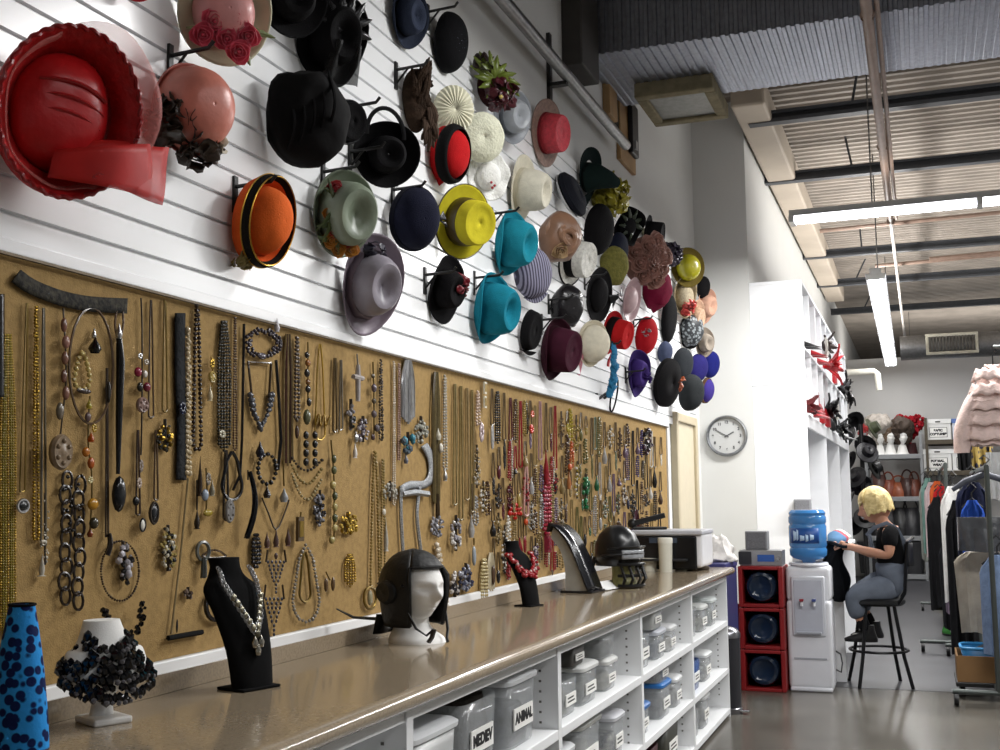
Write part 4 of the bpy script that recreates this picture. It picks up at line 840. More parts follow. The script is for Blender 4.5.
dangle('dark silver drop below the turquoise brooch', [(406, 452), (406, 458)], [(406, 459, 5, 9, '#6b6d78', 'drop')], 'drop_earring', 'earring', 'iron')
cluster('pale silver flower brooch right of the turquoise brooch', 421, 431, 13, 26, 22, 2.2, ['#a9a89c', '#8e8f86'], 'brooch')
lc2 = mat('silver_sequins', '#a8abae', rough=.35, metal=.4, col2='#74777c', scale=160, bump=.6, bscale=200)
slc = band('sparkling silver scarf choker looped in the middle of the board', [(424, 445), (431, 458), (432, 474), (425, 484), (410, 485), (401, 490)], 7.5, '', name='scarf_choker', mtl=lc2)
for pts in ([(401, 486), (401, 515), (403, 552)], [(420, 486), (417, 515), (421, 552)]):
    m = MB(); wire(m, spline(pts, 8), 2.0); jbuild(m, 'scarf_tail', lc2, slc)
m = MB(); wire(m, [(402, 494), (415, 492), (428, 494)], 3.2); jbuild(m, 'scarf_knot', lc2, slc)
bundle('olive brown strands ending in a brown tassel right of the silver scarf', 436, 372, 505, 8, 4, 1.1, ['#574c33', '#6d6040'], pd=('tassel', 438, 505, 7, 22, '#45382a'))
loop('silver bead strand right of the olive brown strands', 445, 376, 470, 3, 1.3, '#aaa59a', pd=('drop', 445, 474, 5, 14, 'silver'))
dangle('small pearl cluster drop on the olive strands', [(440, 430), (438, 445)], [(438, 434, 7, 12, '#b7b19f', 'drop'), (441, 448, 7, 10, '#c9c2b4', 'oval')], 'drop_earring', 'earring')
for q, (x, y0, y1, c, lab) in enumerate(((455, 384, 505, '#85764e', 'first of the thin gold chains in the middle of the board'), (461, 386, 520, '#7d6d44', 'second of the thin gold chains in the middle of the board'), (467, 388, 500, '#8a7650', 'third of the thin gold chains in the middle of the board'), (472, 390, 512, '#75653e', 'fourth of the thin gold chains in the middle of the board'))):
    loop(lab, x, y0, y1, 3.5, .7, c, 'wire')
loop('pale pearl strand ending in a pink flower left of the white earring cards', 478, 392, 425, 3, 1.4, '#c7b2a4', pd=('flower', 481, 432, 11, 22, '#b7a6a8'))
for y, lab in ((388, 'upper white earring card near the top of the board'), (402, 'lower white earring card near the top of the board')):
    dangle(lab, [(485, y-6), (485, y)], [(485, y, 6, 12, '#d8d2be', 'square')], 'earring_card', 'earring')
# --- second and third rows
ring('black bead bracelet hanging under the navy drop', 267, 469, 9, 15, 2.1, '#151417', 'beads', 'bracelet', 'bracelet', pd=('drop', 267, 492, 8, 12, '#1d1719'))
dangle('silver teardrop pendant on a fine chain right of the black bracelet', [(283, 460), (284, 486)], [(284, 495, 9, 14, '#8e9194', 'drop')])
sw = jthing('swag_necklace', 308, 452, 'necklace of three golden swags with dark beads', 'necklace')
for q, (dy, c) in enumerate(((0, '#2a2320'), (12, '#8a7a4c'), (26, '#a0926c'))):
    m = MB(); beads(m, spline([(292, 458+dy*.6), (300, 468+dy), (310, 470+dy*1.1), (322, 460+dy*.7)], 14), 1.5, 1.9, .2); jbuild(m, 'bead_strand', jm(c), sw)
cluster('sparkling crystal and black brooch below the golden swags', 320, 509, 12, 34, 40, 1.9, ['#8f9098', '#2c2a2e'], 'brooch')
dangle('olive green stone column necklace left of the gold nugget cluster', [(331, 440), (334, 480), (334, 540)], [(334, 459, 7, 9, '#4a4d30', 'oval'), (334, 470, 8, 9, '#55583a', 'oval'), (333, 485, 9, 9, '#a3925a', 'oval'), (335, 496, 8, 9, '#45492e', 'oval'), (335, 507, 8, 9, '#a3955f', 'oval'), (335, 518, 8, 9, '#4c5032', 'oval'), (335, 528, 8, 8, '#b4a46c', 'oval'), (332, 540, 10, 8, '#9b8c55', 'oval')])
cluster('bright gold nugget cluster right of the olive stone column', 348, 524, 20, 20, 30, 2.3, ['gold', '#b39748'], 'brooch')
vy = dangle('fine mauve Y shaped necklace with leaf drops', [(262, 498), (268, 512), (276, 530), (285, 512), (289, 500)], [(267, 540, 6, 16, '#5d463f', 'drop'), (276, 538, 6, 18, '#4f3c38', 'drop'), (288, 537, 6, 18, '#58423c', 'drop'), (276, 556, 5, 7, '#46302a', 'oval')], chain='iron')
dangle('small square brown frame pendant', [(301, 512), (300, 522)], [(300, 529, 11, 24, '#5a4a34', 'square')], 'frame_pendant', 'necklace')
dangle('black feather drop left of the mauve Y necklace', [(248, 470), (248, 480)], [(248, 505, 9, 66, '#14171c', 'feather')], 'feather_earring', 'earring', 'iron')
bundle('short thick bundle of black beads beside the black velvet bust', 256, 535, 568, 9, 4, 1.8, '#14141a', 'beads')
vbib('upper navy triangle bib necklace right of the black velvet bust', 276, 562, 20, 34, 9, 1.7, '#2a2f40')
vbib('lower navy triangle bib necklace right of the black velvet bust', 274, 599, 20, 40, 9, 1.8, '#23273a')
lo_ = loop('thick silver collar necklace hanging low beside the black velvet bust', 306, 545, 622, 27, 1.6, '#8a857c', vary=.15)
loop('slim gold chain hanging inside the thick silver collar', 305, 552, 602, 11, .8, 'brass', 'wire')
o = loop('black cord necklace with an oval silver medallion', 232, 452, 500, 20, 1.2, '#17181c', 'wire', ('disc', 229, 511, 15, 24, '#7a7876'))
dangle('blue and silver dangle earrings with a yellow leaf', [(206, 468), (207, 490), (206, 512)], [(208, 479, 9, 14, '#877f74', 'flower'), (205, 495, 10, 12, '#8793a3', 'oval'), (212, 488, 6, 16, '#8a8471', 'drop'), (208, 513, 16, 7, '#98832c', 'oval')], 'earring', 'earring')
dangle('dark brown drop earring left of the yellow leaf', [(197, 480), (197, 510)], [(197, 519, 6, 20, '#2d251c', 'drop')], 'drop_earring', 'earring', 'iron')
ring('grey buckle ring hanging above the black velvet bust', 203, 551, 6, 9, 2.0, '#5f625f', 'wire', 'ring_pendant', 'necklace', pd=('tassel', 204, 568, 9, 20, '#4d504e'))
loop('thin brown cord running right from the buckle ring', 214, 550, 558, 24, .8, '#4b3b2c', 'wire')
cluster('pebble cluster of black gold and white stones at left', 168, 549, 15, 44, 46, 2.3, ['#17171a', '#a9975a', '#c2bba8'], 'brooch')
hb = jthing('hanging_bar', 180, 480, 'black bar hanging level on a long slanting cord', 'necklace')
m = MB(); wire(m, [(188, 478), (180, 560), (171, 634)], .7); jbuild(m, 'cord', jm('#8a7a58'), hb)
m = MB(); wire(m, [(168, 638), (185, 635), (202, 632)], 2.8); jbuild(m, 'bar', felt('#0c0c0d'), hb)
pend(hb, 'oval', 177, 626, 3, 14, '#16161a', None)
cluster('small brown brooch left of the black velvet bust', 188, 594, 8, 10, 12, 2.2, ['#4a3a30', '#8a7a70'], 'brooch')
ring('black bangle hanging behind the black velvet bust', 216, 606, 10, 14, 2.6, '#17161a', 'wire', 'bangle', 'bracelet')
bundle('gold fringe earring low on the board left of the leather helmet', 350, 555, 588, 12, 5, 1.2, 'gold', 'beads', 'earring', 'fringe_earring')
dangle('pair of small brown hoop earrings beside the gold fringe', [(326, 572), (330, 580)], [(326, 585, 6, 14, '#5c452c', 'oval'), (333, 584, 6, 14, '#5c452c', 'oval')], 'earring', 'earring')
loop('long gold rope chain above the leather helmet', 375, 452, 590, 9, 1.4, '#8a7440')
loop('second gold rope chain behind the leather helmet', 383, 460, 575, 4, 1.2, '#8d7a48')
ring('small oval gold medallion low beside the leather helmet', 370, 598, 6, 11, 1.4, 'brass', 'wire', 'medallion', 'necklace', pd=('oval', 370, 598, 8, 15, '#8f886c', None))
dangle('white pearl drop earring above the leather helmet', [(384, 506), (385, 520)], [(384, 512, 6, 7, '#d9d3c4', 'oval'), (386, 535, 5, 32, '#a9a498', 'drop')], 'earring', 'earring', 'silver')
cluster('silver crystal brooch above and left of the leather helmet', 390, 492, 14, 18, 20, 2., ['#9a988e', '#b6b2a6'], 'brooch')
cluster('silver starburst brooch right of the silver scarf', 437, 526, 14, 20, 26, 2., ['#9a9aa2', '#77767c'], 'brooch')
loop('chunky pearl strand right of the leather helmet', 437, 545, 640, 6, 2.5, '#c9bdaa', lean=.12, vary=.2)
cluster('long white and silver drop brooch above the pearl strand', 456, 534, 10, 34, 26, 2.2, ['#b9b5b0', '#8b8992'], 'brooch')
cluster('silver blue crystal cluster right of the pearl strand', 466, 578, 14, 26, 26, 2.3, ['#8d8f9c', '#3b3e54'], 'brooch')
dangle('light grey paddle earring right of the crystal clusters', [(474, 538), (474, 545)], [(474, 556, 7, 20, '#8f979e', 'oval')], 'earring', 'earring')
cluster('white and black bead cluster at the foot of the board', 455, 585, 9, 24, 18, 2.3, ['#b3aeac', '#2b292e'], 'brooch')
bundle('beige shell strands low on the board left of the small black bust', 484, 560, 606, 8, 4, 1.6, '#b5a578', 'beads')
bundle('pale twisted cord bundle beside the beige shell strands', 491, 553, 592, 7, 4, 1.5, '#b9ae93')
# --- the crowded far end
ORD = ['leftmost', 'second from the left', 'third from the left', 'fourth from the left', 'fifth from the left', 'sixth from the left', 'seventh from the left', 'eighth from the left', 'ninth from the left', 'tenth from the left', 'eleventh from the left', 'twelfth from the left']
CN = {'tan': '#84714a', 'golden': '#8f7a3c', 'silver': '#9a9896', 'brown': '#4c382a', 'black': '#19181a', 'red': '#841c24', 'dark red': '#4c1820', 'salmon': '#9c5d4a', 'pink': '#97767a', 'yellow': '#9b8a2c', 'orange': '#b0542a', 'green': '#21593a', 'grey green': '#5c6752', 'olive': '#5e5a34', 'purple': '#37285c', 'mauve': '#665467', 'white': '#c9c5bc', 'navy': '#1f2238'}
ZN = [(470, 488, ['tan', 'silver', 'golden', 'brown']), (488, 500, ['brown', 'black', 'dark red', 'silver', 'tan']), (500, 512, ['dark red', 'red', 'white', 'black', 'red']), (512, 528, ['red', 'salmon', 'tan', 'golden', 'brown']), (528, 546, ['pink', 'silver', 'dark red', 'tan', 'brown', 'mauve']), (546, 560, ['red', 'red', 'dark red', 'mauve', 'tan']), (560, 576, ['yellow', 'golden', 'orange', 'brown', 'tan']), (576, 592, ['green', 'olive', 'yellow', 'black', 'golden']), (592, 612, ['grey green', 'green', 'olive', 'silver', 'tan']), (612, 632, ['purple', 'mauve', 'navy', 'grey green', 'brown']), (632, 646, ['mauve', 'black', 'purple', 'brown']), (646, 661, ['black', 'white', 'brown', 'tan'])]
rd = random.Random(11); specs = []
x = 471.
while x < 660:
    top = 253+.267*x-.2; bot = (571+(570-x)*.236 if x < 640 else 552)-4; H = bot-top-8
    zone = next(z for a, b, z in ZN if a <= x < b)
    y = top+4+rd.uniform(0, 6)
    row = 0
    while y < bot-14 and row < 6:
        ln = H*rd.uniform(.13, .30); kind = rd.choice(['strand', 'cluster', 'chain', 'drop', 'cluster', 'bundle', 'drop'])
        if row == 0 and rd.random() < .5: kind = rd.choice(['strand', 'chain', 'drop']); ln = H*rd.uniform(.3, .5)
        y2 = min(bot, y+ln)
        if not (x < 488 and (y < 440 or y2 > 545)) and not (500 < x < 560 and y > 0 and False): specs.append([x+rd.uniform(-1.2, 1.2), y, y2, kind, rd.choice(zone), row])
        y = y2+rd.uniform(1.5, 6); row += 1
    x += 5.6*(1-.22*(x-470)/190)
KN = {'strand': 'bead strand', 'chain': 'chain necklace', 'drop': 'drop necklace', 'cluster': 'stone brooch', 'bundle': 'stranded necklace'}
RN = ['top row', 'second row', 'third row', 'fourth row', 'fifth row', 'bottom row']
cnt = {}
for s in specs: cnt.setdefault((s[3], s[4], s[5]), []).append(s)
for (kd, cnm, row), ls in cnt.items():
    ls.sort(key=lambda s: s[0])
    for i, (x, y0, y1, _, _, _) in enumerate(ls):
        lab = f'{cnm} {KN[kd]} in the {RN[row]}, crowded far part of the board'
        if len(ls) > 1: lab = f'{ORD[min(i, 11)]} {cnm} {KN[kd]}, {RN[row]}, far part of the board'
        c = CN[cnm]; s = 1-.28*(x-470)/190; alt = rd.choice(['#1c1a1b', '#a9a297', '#7d6a3c', '#5c4836'])
        if kd == 'strand': loop(lab, x, y0, y1, 3.6*s, rd.uniform(1., 1.7)*s, c, vary=.3)
        elif kd == 'chain': loop(lab, x, y0, y1, 3.4*s, .65*s, c, 'wire', (rd.choice(['drop', 'oval', 'flower']), x, y1+1, 5*s, 7*s, alt) if row else None)
        elif kd == 'drop': loop(lab, x, y0, y0+(y1-y0)*.6, 3*s, .6*s, '#5e4d34', 'wire', (rd.choice(['drop', 'flower', 'oval', 'disc']), x, y0+(y1-y0)*.78, 7*s, (y1-y0)*.42, c), name='drop_necklace')
        elif kd == 'cluster': cluster(lab, x, (y0+y1)/2, rd.uniform(5, 9)*s, (y1-y0)*.85, 26, 1.5*s, [c, rd.choice([alt, '#c9c4bc', c])])
        else: bundle(lab, x, y0, y1, 6*s, 3, 1.2*s, [c, c, alt], 'beads')
# a few that stand out there
pk = dangle('bright red fabric rose pair near the top right part of the board', [(531, 402), (532, 412)], [(532, 414, 10, 8, '#c25238', 'flower'), (531, 429, 10, 10, '#c5301f', 'flower')], 'rose_brooch', 'brooch')
bundle('scarlet coral branch necklace behind the small black bust', 515, 505, 520, 13, 5, 2.0, '#b3241c', 'beads')
loop('long pink cord with an orange ball above the small black bust', 526, 462, 516, 4, 1.4, '#b58c84', 'wire', ('oval', 526, 522, 7, 7, '#c04a1e', None))
bundle('thick crimson tassel necklace above the grey curved stand', 547, 475, 535, 8, 4, 1.9, '#8f1f33', 'beads', pd=('square', 548, 544, 13, 16, '#7a2433', '#7a2433'))
cluster('long bright green bead bunch in the third row', 586, 492, 6, 32, 22, 2.2, ['#1d6b3e', '#1a5a36'])
dangle('orange fabric bow earring above the green bunch', [(570, 462), (570, 466)], [(570, 467, 8, 7, '#c05a2c', 'oval'), (569, 480, 5, 18, '#a5683c', 'drop')], 'earring', 'earring')
cluster('black and white square brooch high beside the board end', 648, 442, 10, 24, 14, 2.6, ['#1a171b', '#3a2430'])
dangle('white square charm at the top of the black and white brooch', [(645, 428), (646, 434)], [(646, 436, 5, 5, '#ded9cf', 'square')], 'charm', 'charm')
bundle('dark burgundy scarf necklace low near the white cylinder', 636, 510, 552, 6, 4, 1.5, '#3c1421')
# ================================================================ things standing on the counter
velvet = mat('black_velvet_cover', '#0b0b0c', rough=.95, var=.3, scale=20)
foam = mat('white_foam', '#e2e1de', rough=.8, var=.03, scale=20, bump=.15, bscale=300)
def loft(m, secs, n=24, pw=1., cap=True):
    """secs: (cx, cy, z, rx, ry)"""
    vs = []; fs = []
    for cx, cy, z, rx, ry in secs:
        for j in range(n):
            a = 2*pi*j/n; c, s = cos(a), sin(a)
            vs.append((cx+rx*math.copysign(abs(c)**pw, c), cy+ry*math.copysign(abs(s)**pw, s), z))
    k = len(secs)
    for i in range(k-1):
        for j in range(n): fs.append((i*n+j, i*n+(j+1) % n, (i+1)*n+(j+1) % n, (i+1)*n+j))
    if cap: fs += [tuple(range(n-1, -1, -1)), tuple((k-1)*n+j for j in range(n))]
    return m.add(vs, fs)
def smooth_secs(secs, per=4):
    out = []; k = len(secs)-1
    for i in range(k*per+1):
        t = i/per; j = min(int(t), k-1); u = t-j; p = [secs[max(j-1, 0)], secs[j], secs[j+1], secs[min(j+2, k)]]
        out.append(tuple(.5*((2*b)+(c-a)*u+(2*a-5*b+4*c-d)*u*u+(3*b-a-3*c+d)*u**3) for a, b, c, d in zip(*p)))
    return out
def G(x, y, cx, cy, sx, sy): return math.exp(-((x-cx)/sx)**2-((y-cy)/sy)**2)
def head(m, s=1., neck=True, wide=1.):
    """head facing +x, chin at z 0, crown at z s*.235"""
    def fn(u, v):
        th = pi*v; t_ = 2*u-1; a = pi*math.copysign(abs(t_)**1.7, t_)
        z = cos(th); r = sin(th)
        x, y = r*cos(a), r*sin(a)
        f = max(0, x)
        X = x*.100+.004; Y = y*.077*wide; Z = z*.122
        low = max(0, -z)
        X -= .020*low*(1 if x < 0 else .0)*abs(x)*1.6; Y *= 1-.28*low**1.5; X *= 1 if x > 0 else 1+.04*z
        if x > 0:
            yy, zz = Y, Z
            X += .032*G(yy, zz, 0, -.032, .011, .020)*f+.012*G(yy, zz, 0, -.008, .010, .025)      # nose
            X += .007*G(yy, zz, 0, .020, .045, .014)                                         # brow
            X -= .017*(G(yy, zz, .032, .002, .017, .013)+G(yy, zz, -.032, .002, .017, .013))      # eye sockets
            X += .005*(G(yy, zz, .032, .001, .010, .008)+G(yy, zz, -.032, .001, .010, .008))      # lids
            X += .010*G(yy, zz, 0, -.064, .020, .007)+.010*G(yy, zz, 0, -.077, .017, .007)-.004*G(yy, zz, 0, -.0705, .02, .003)        # lips
            X += .014*G(yy, zz, 0, -.104, .024, .016)                                         # chin
            X += .004*(G(yy, zz, .045, -.03, .02, .02)+G(yy, zz, -.045, -.03, .02, .02))
        return (X*s, Y*s, (Z+.118)*s)
    old = m.T
    m.grid(fn, 60, 56)
    for sg in (-1, 1):     # ears
        m.ico((-.005*s, sg*.074*wide*s, .112*s), (.017*s, .008*s, .030*s), 2)
    if neck: loft(m, [(-.012*s, 0, -.13*s, .052*s, .05*s), (-.012*s, 0, -.06*s, .05*s, .048*s), (-.01*s, 0, .05*s, .05*s, .05*s)], 20)
    m.T = old
# blue leopard neck form
leo = mat('blue_leopard', '#2a8ad2', rough=.8, col2='#0d1c4a', kind='voronoi', scale=58, bump=.2)
p = on_z(17, 757, CT); k = (p-EYE).dot(_f)/FOC
o = thing('neck_form', p, 'blue leopard print fabric neck form at the left end of the counter', 'display form', 'display forms on the counter')
hgt = 150*k; m = MB()
loft(m, smooth_secs([(0, 0, .015, 33*k, 26*k), (0, 0, .25*hgt, 31*k, 24*k), (0, 0, .55*hgt, 25*k, 21*k), (0, 0, .8*hgt, 18*k, 17*k), (0, 0, hgt, 12.5*k, 12*k)]), 26)
m.build('form', leo, o)
MB().tube([(12.8*k*cos(a), 12.3*k*sin(a), hgt) for a in [2*pi*q/24 for q in range(24)]], 1.5*k, 6, closed=True).build('top_rim', velvet, o)
loft(MB(), [(0, 0, 0, 32*k, 25*k), (0, 0, .016, 33*k, 26*k)], 26).build('base', mat('dark_red_base', '#3a1a1c', rough=.7), o)
p = on_z(-20, 748, CT)
o = thing('neck_form', p, 'black velvet neck form mostly cut off by the left edge', 'display form', 'display forms on the counter')
loft(MB(), smooth_secs([(0, 0, 0, 30*k, 22*k), (0, 0, .4*hgt, 29*k, 22*k), (-4*k, 0, .62*hgt, 20*k, 16*k), (-6*k, 0, .75*hgt, 12*k, 12*k)]), 24).build('form', velvet, o)
m = MB(); m.tube([(26*k, -8*k, .55*hgt), (22*k, -10*k, .66*hgt), (14*k, -8*k, .74*hgt), (5*k, -4*k, .8*hgt)], 3.2*k, 8); m.build('cream_band', satin('#b0a38c'), o)
# white bust under black beads
p = on_z(103, 722, CT); k = (p-EYE).dot(_f)/FOC
fz = -.45
def frame(p, rz): return MX.Translation(p) @ MX.Rotation(rz, 4, 'Z')
o = thing('display_bust', p, 'white necklace bust under a heavy black bead necklace', 'display form', 'display forms on the counter', rz=fz)
MB().box((-22*k, -20*k, 0), (24*k, 20*k, 7*k)).build('base', enamel('#d8d6d2'), o, smooth=False, bevel=.004)
loft(MB(), smooth_secs([(-4*k, 0, 7*k, 10*k, 12*k), (-3*k, 0, 26*k, 9*k, 12*k), (0, 0, 36*k, 15*k, 30*k), (3*k, 0, 50*k, 21*k, 43*k), (0, 0, 70*k, 17*k, 40*k), (-3*k, 0, 74*k, 20*k, 31*k), (-6*k, 0, 84*k, 18*k, 24*k), (-9*k, 0, 100*k, 15.5*k, 18*k)]), 30).build('bust', foam, o)
bn = thing('bib_necklace', p, 'heavy black faceted bead bib necklace draped over the white bust', 'necklace', rz=fz)
jet = mat('jet_bead', '#0d0d10', rough=.06, var=.3, scale=40)
m = MB(); rd = random.Random(5); m2 = MB()
for row in range(6):
    n = 15+row*3
    for i in range(n):
        a = -2.0+4.0*i/(n-1); sag = cos(a*.75)
        rr = 1+.06*row
        x = (5+(21+2.2*row)*max(-.3, cos(a)))*k; y = (19+row*5.2)*sin(a)*k*1.02; z = (82-row*(4+5.5*max(0, sag))-8*max(0, cos(a)))*k
        b = rd.uniform(3.2, 5.8)*k; m.ico((x+jit(1.5*k), y+jit(2*k), z+jit(3.5*k)), (b, b, b*rd.uniform(.9, 1.4)), 1)
        if rd.random() < .35: m2.ico((x+b*.7, y, z-3*k), b*.6, 1)
for i in range(16):
    a = -1.9+3.8*i/15; q = V(((6+31*max(-.25, cos(a)))*k, 46*sin(a)*k, (44-16*max(0, cos(a)))*k)); m.ico(q, (2.6*k, 2.6*k, 6*k), 1)
m.build('beads', jet, bn, smooth=False); m2.build('accent_beads', mat('smoky_bead', '#5f5d60', rough=.1, var=.4), bn, smooth=False)
for sgn, pts in ((1, [(143, 604), (141, 618), (136, 630), (128, 640), (124, 655)]), (-1, [(104, 612), (108, 616), (116, 628), (122, 640)])):
    m = MB(); pp = spline(pts, 16)
    for x_, y_ in pp:
        q = on_x(x_, y_, WX+.05+.05*(y_-604)/50); kk = (q-EYE).dot(_f)/FOC
        for _ in range(2): b = rd.uniform(1.8, 3.4)*kk; m.ico(MX.Rotation(-fz, 4, 'Z') @ (q-p+V((jit(2*kk), jit(3*kk), jit(3*kk)))), b, 1)
    m.build('bead_strand', jet, bn, smooth=False)
# slanting black velvet bust
def slant_bust(px, py, H, label, rz=-.3, wd=1.):
    p = on_z(px, py, CT); k = (p-EYE).dot(_f)/FOC
    o = thing('display_bust', p, label, 'display form', 'display forms on the counter', rz=rz)
    h = H*k
    loft(MB(), smooth_secs([(.04*h, 0, .02*h, .10*h, .18*h*wd), (-.01*h, 0, .3*h, .085*h, .21*h*wd), (-.12*h, 0, .58*h, .085*h, .25*h*wd), (-.22*h, 0, .75*h, .09*h, .27*h*wd), (-.29*h, 0, .85*h, .09*h, .17*h*wd), (-.31*h, 0, .93*h, .09*h, .13*h*wd), (-.33*h, 0, 1.0*h, .095*h, .135*h*wd)]), 28, .85).build('bust', velvet, o)
    MB().box((-.16*h, -.19*h*wd, 0), (.16*h, .19*h*wd, .022*h)).build('base', velvet, o, smooth=False, bevel=.003)
    return o, p, k, h
o, p, k, h = slant_bust(249, 688, 128, 'tall slanting black velvet bust wearing a silver chain necklace')
nk = thing('chain_necklace', p, 'silver chain necklace with a heavy jewelled drop on the black bust', 'necklace', rz=-.35)
m = MB(); m3 = MB()
for sg in (-1, 1):
    path = [V((-.25*h, sg*.15*h, .92*h)), V((-.18*h, sg*.16*h, .82*h)), V((-.09*h, sg*.13*h, .70*h)), V((.0*h, sg*.07*h, .55*h)), V((.045*h, 0, .42*h))]
    pp = []
    for i in range(4):
        for q in range(7): pp.append(path[i].lerp(path[i+1], q/7))
    for i, q in enumerate(pp):
        q = q+V((.035*h, 0, 0)); t = (pp[min(i+1, len(pp)-1)]-pp[max(i-1, 0)]).normalized()
        s_ = t.cross(V((1, 0, 0))).normalized(); w_ = .016*h*(1+.02*i)
        m.tube([q+t*(w_*1.3*cos(a))+s_*(w_*sin(a))+V((.004*(i % 2), 0, 0)) for a in [2*pi*j/10 for j in range(10)]], .005*h, 5, closed=True)
    for i in range(7):
        q = path[2].lerp(path[4], i/6)+V((.055*h, 0, 0)); m3.ico(q, (.02*h, .028*h, .035*h), 1)
m.build('chain', SILV, nk); m3.build('jewels', mat('brass_jewel', '#8f8a78', rough=.25, metal=.7), nk)
for q, (dy, dz) in enumerate(((-.03, .36), (.03, .36), (0, .30))): MB().lathe([(.004*h, .05*h), (.03*h, 0), (.02*h, -.04*h), (.001, -.05*h)], 10, c=(.105*h, dy*h, dz*h)).build('drop', metal('#a9a59a', .25), nk)
# foam head in a leather flying helmet
p = on_z(415, 641, CT); k = (p-EYE).dot(_f)/FOC
o = o_head = thing('mannequin_head', p, 'white foam mannequin head looking right on the counter', 'mannequin head', rz=-.5)
s = .84
m = MB(); m.T = MX.Translation((0, 0, .085*s)); head(m, s); m.build('head', foam, o)
loft(MB(), smooth_secs([(.01, 0, 0, .095*s, .085*s), (.005, 0, .018*s, .088*s, .082*s), (-.01, 0, .045*s, .062*s, .062*s), (-.012, 0, .075*s, .052*s, .05*s)]), 26).build('neck_base', foam, o)
lea = mat('black_leather_worn', '#0b0b0c', rough=.55, var=.3, scale=14, bump=.45, bscale=35)
hl = thing('flying_helmet', p, 'black leather flying helmet with loose straps on the white foam head', 'helmet', rz=-.5)
m = MB()
def hel(u, v):
    a = 2*pi*u; th = .62*pi*v; z = cos(th); r = sin(th); x, y = r*cos(a), r*sin(a)
    return ((x*.118-.006)*s, y*.096*s, (.085+.118+z*.142)*s)
# shell open at the face
def shell(u, v):
    a = radians(48)+radians(264)*u; z = .345-.285*v
    t = (z-.203)/.142; r = sqrt(max(.0, 1-min(1, max(0, t))**2)) if t > 0 else 1-.16*(-t)**1.3
    open_ = 0
    return ((cos(a)*.117*r-.008)*s, sin(a)*.098*r*s, z*s)
m.grid(shell, 40, 22)
m.grid(lambda u, v: ((lambda a, z, r: ((cos(a)*.117*r-.008)*s, sin(a)*.098*r*s, z*s))(radians(-48)+radians(96)*u, .345-.065*v, sqrt(max(0, 1-min(1, (.142-.065*v)/.142)**2)))), 12, 8)
m.build('helmet_shell', lea, hl, solid=.008)
m = MB(); e = []
for q in range(13): a = radians(48-96*q/12); z = .281; r = sqrt(1-((z-.203)/.142)**2); e.append(((cos(a)*.119*r-.008)*s, sin(a)*.1*r*s, z*s))
for z in (.25, .21, .16, .11, .065): r = 1-.16*max(0, (.203-z)/.142)**1.3; e.append(((cos(radians(-48))*.119*r-.008)*s, sin(radians(-48))*.1*r*s, z*s))
m.tube(e, .006*s, 6)
e2 = [(x, -y, z) for x, y, z in e[13:]]; m.tube([e[0]]+e2, .006*s, 6); m.build('edge_piping', lea, hl)
for sg in (-1, 1):
    m = MB(); m.T = MX.Translation((-.01*s, sg*.094*s, .19*s)) @ MX.Rotation(sg*-pi/2, 4, 'X')
    m.lathe([(.045*s, 0), (.046*s, .012*s), (.036*s, .022*s), (.02*s, .02*s), (.001, .024*s)], 20); m.build('ear_cup', lea, hl)
m = MB(); m.grid(lambda u, v: ((-.09-.02*v+.012*sin(9*u))*s, (.085-.17*u)*s, (.10-.075*v)*s), 14, 6); m.build('neck_flap', lea, hl, solid=.006)
for sg, pts in ((-1, [(.06, -.075, .12), (.085, -.06, .06), (.11, -.04, .035), (.135, -.03, .06)]), (1, [(.07, .065, .11), (.10, .05, .05), (.12, .03, .02), (.15, .01, .012)])):
    m = MB(); m.tube([V(q)*s for q in pts], .006*s, 6, flat=.5); m.build('chin_strap', lea, hl)
m = MB(); m.tube([V(q)*s for q in ((.135, -.03, .06), (.13, -.035, .03), (.12, -.04, .012))], .008*s, 6); m.build('buckle', metal('#4a4a4c', .3), hl)
m = MB(); m.tube([V(q)*s for q in ((-.11, .0, .09), (-.17, -.02, .07), (-.235, -.07, .075), (-.265, -.115, .11))], [.012*s, .014*s, .011*s, .005*s], 7, flat=.5); m.build('loose_strap', lea, hl)
hl.scale = o_head.scale = (1.16, 1.16, .94)
m = MB()
for q in range(10): a = radians(60+240*q/9); m.ico(((cos(a)*.122-.008)*s, sin(a)*.103*s, .215*s), .006*s, 1)
m.build('studs', metal('#3c3c3e', .35), hl)
# small black bust with red beads
o, p, k, h = slant_bust(529, 606, 64, 'small black velvet bust wearing a red bead necklace', -.3, .95)
rn = thing('bead_necklace', p, 'red bead necklace on the small black velvet bust', 'necklace', rz=-.3)
m = MB(); m2 = MB()
for i in range(80):
    a = -1.9+3.8*i/79; rr = random.uniform(.85, 1.25)
    q = V((-.14*h+.2*h*cos(a)*rr*.9, .27*h*sin(a)*rr, .80*h-.30*h*max(0, cos(a))*rr)); b = random.uniform(.025, .042)*h; (m if i % 6 else m2).ico(q, b, 1)
m.build('red_beads', bead('#8e141d'), rn); m2.build('pale_beads', bead('#b7a09c'), rn)
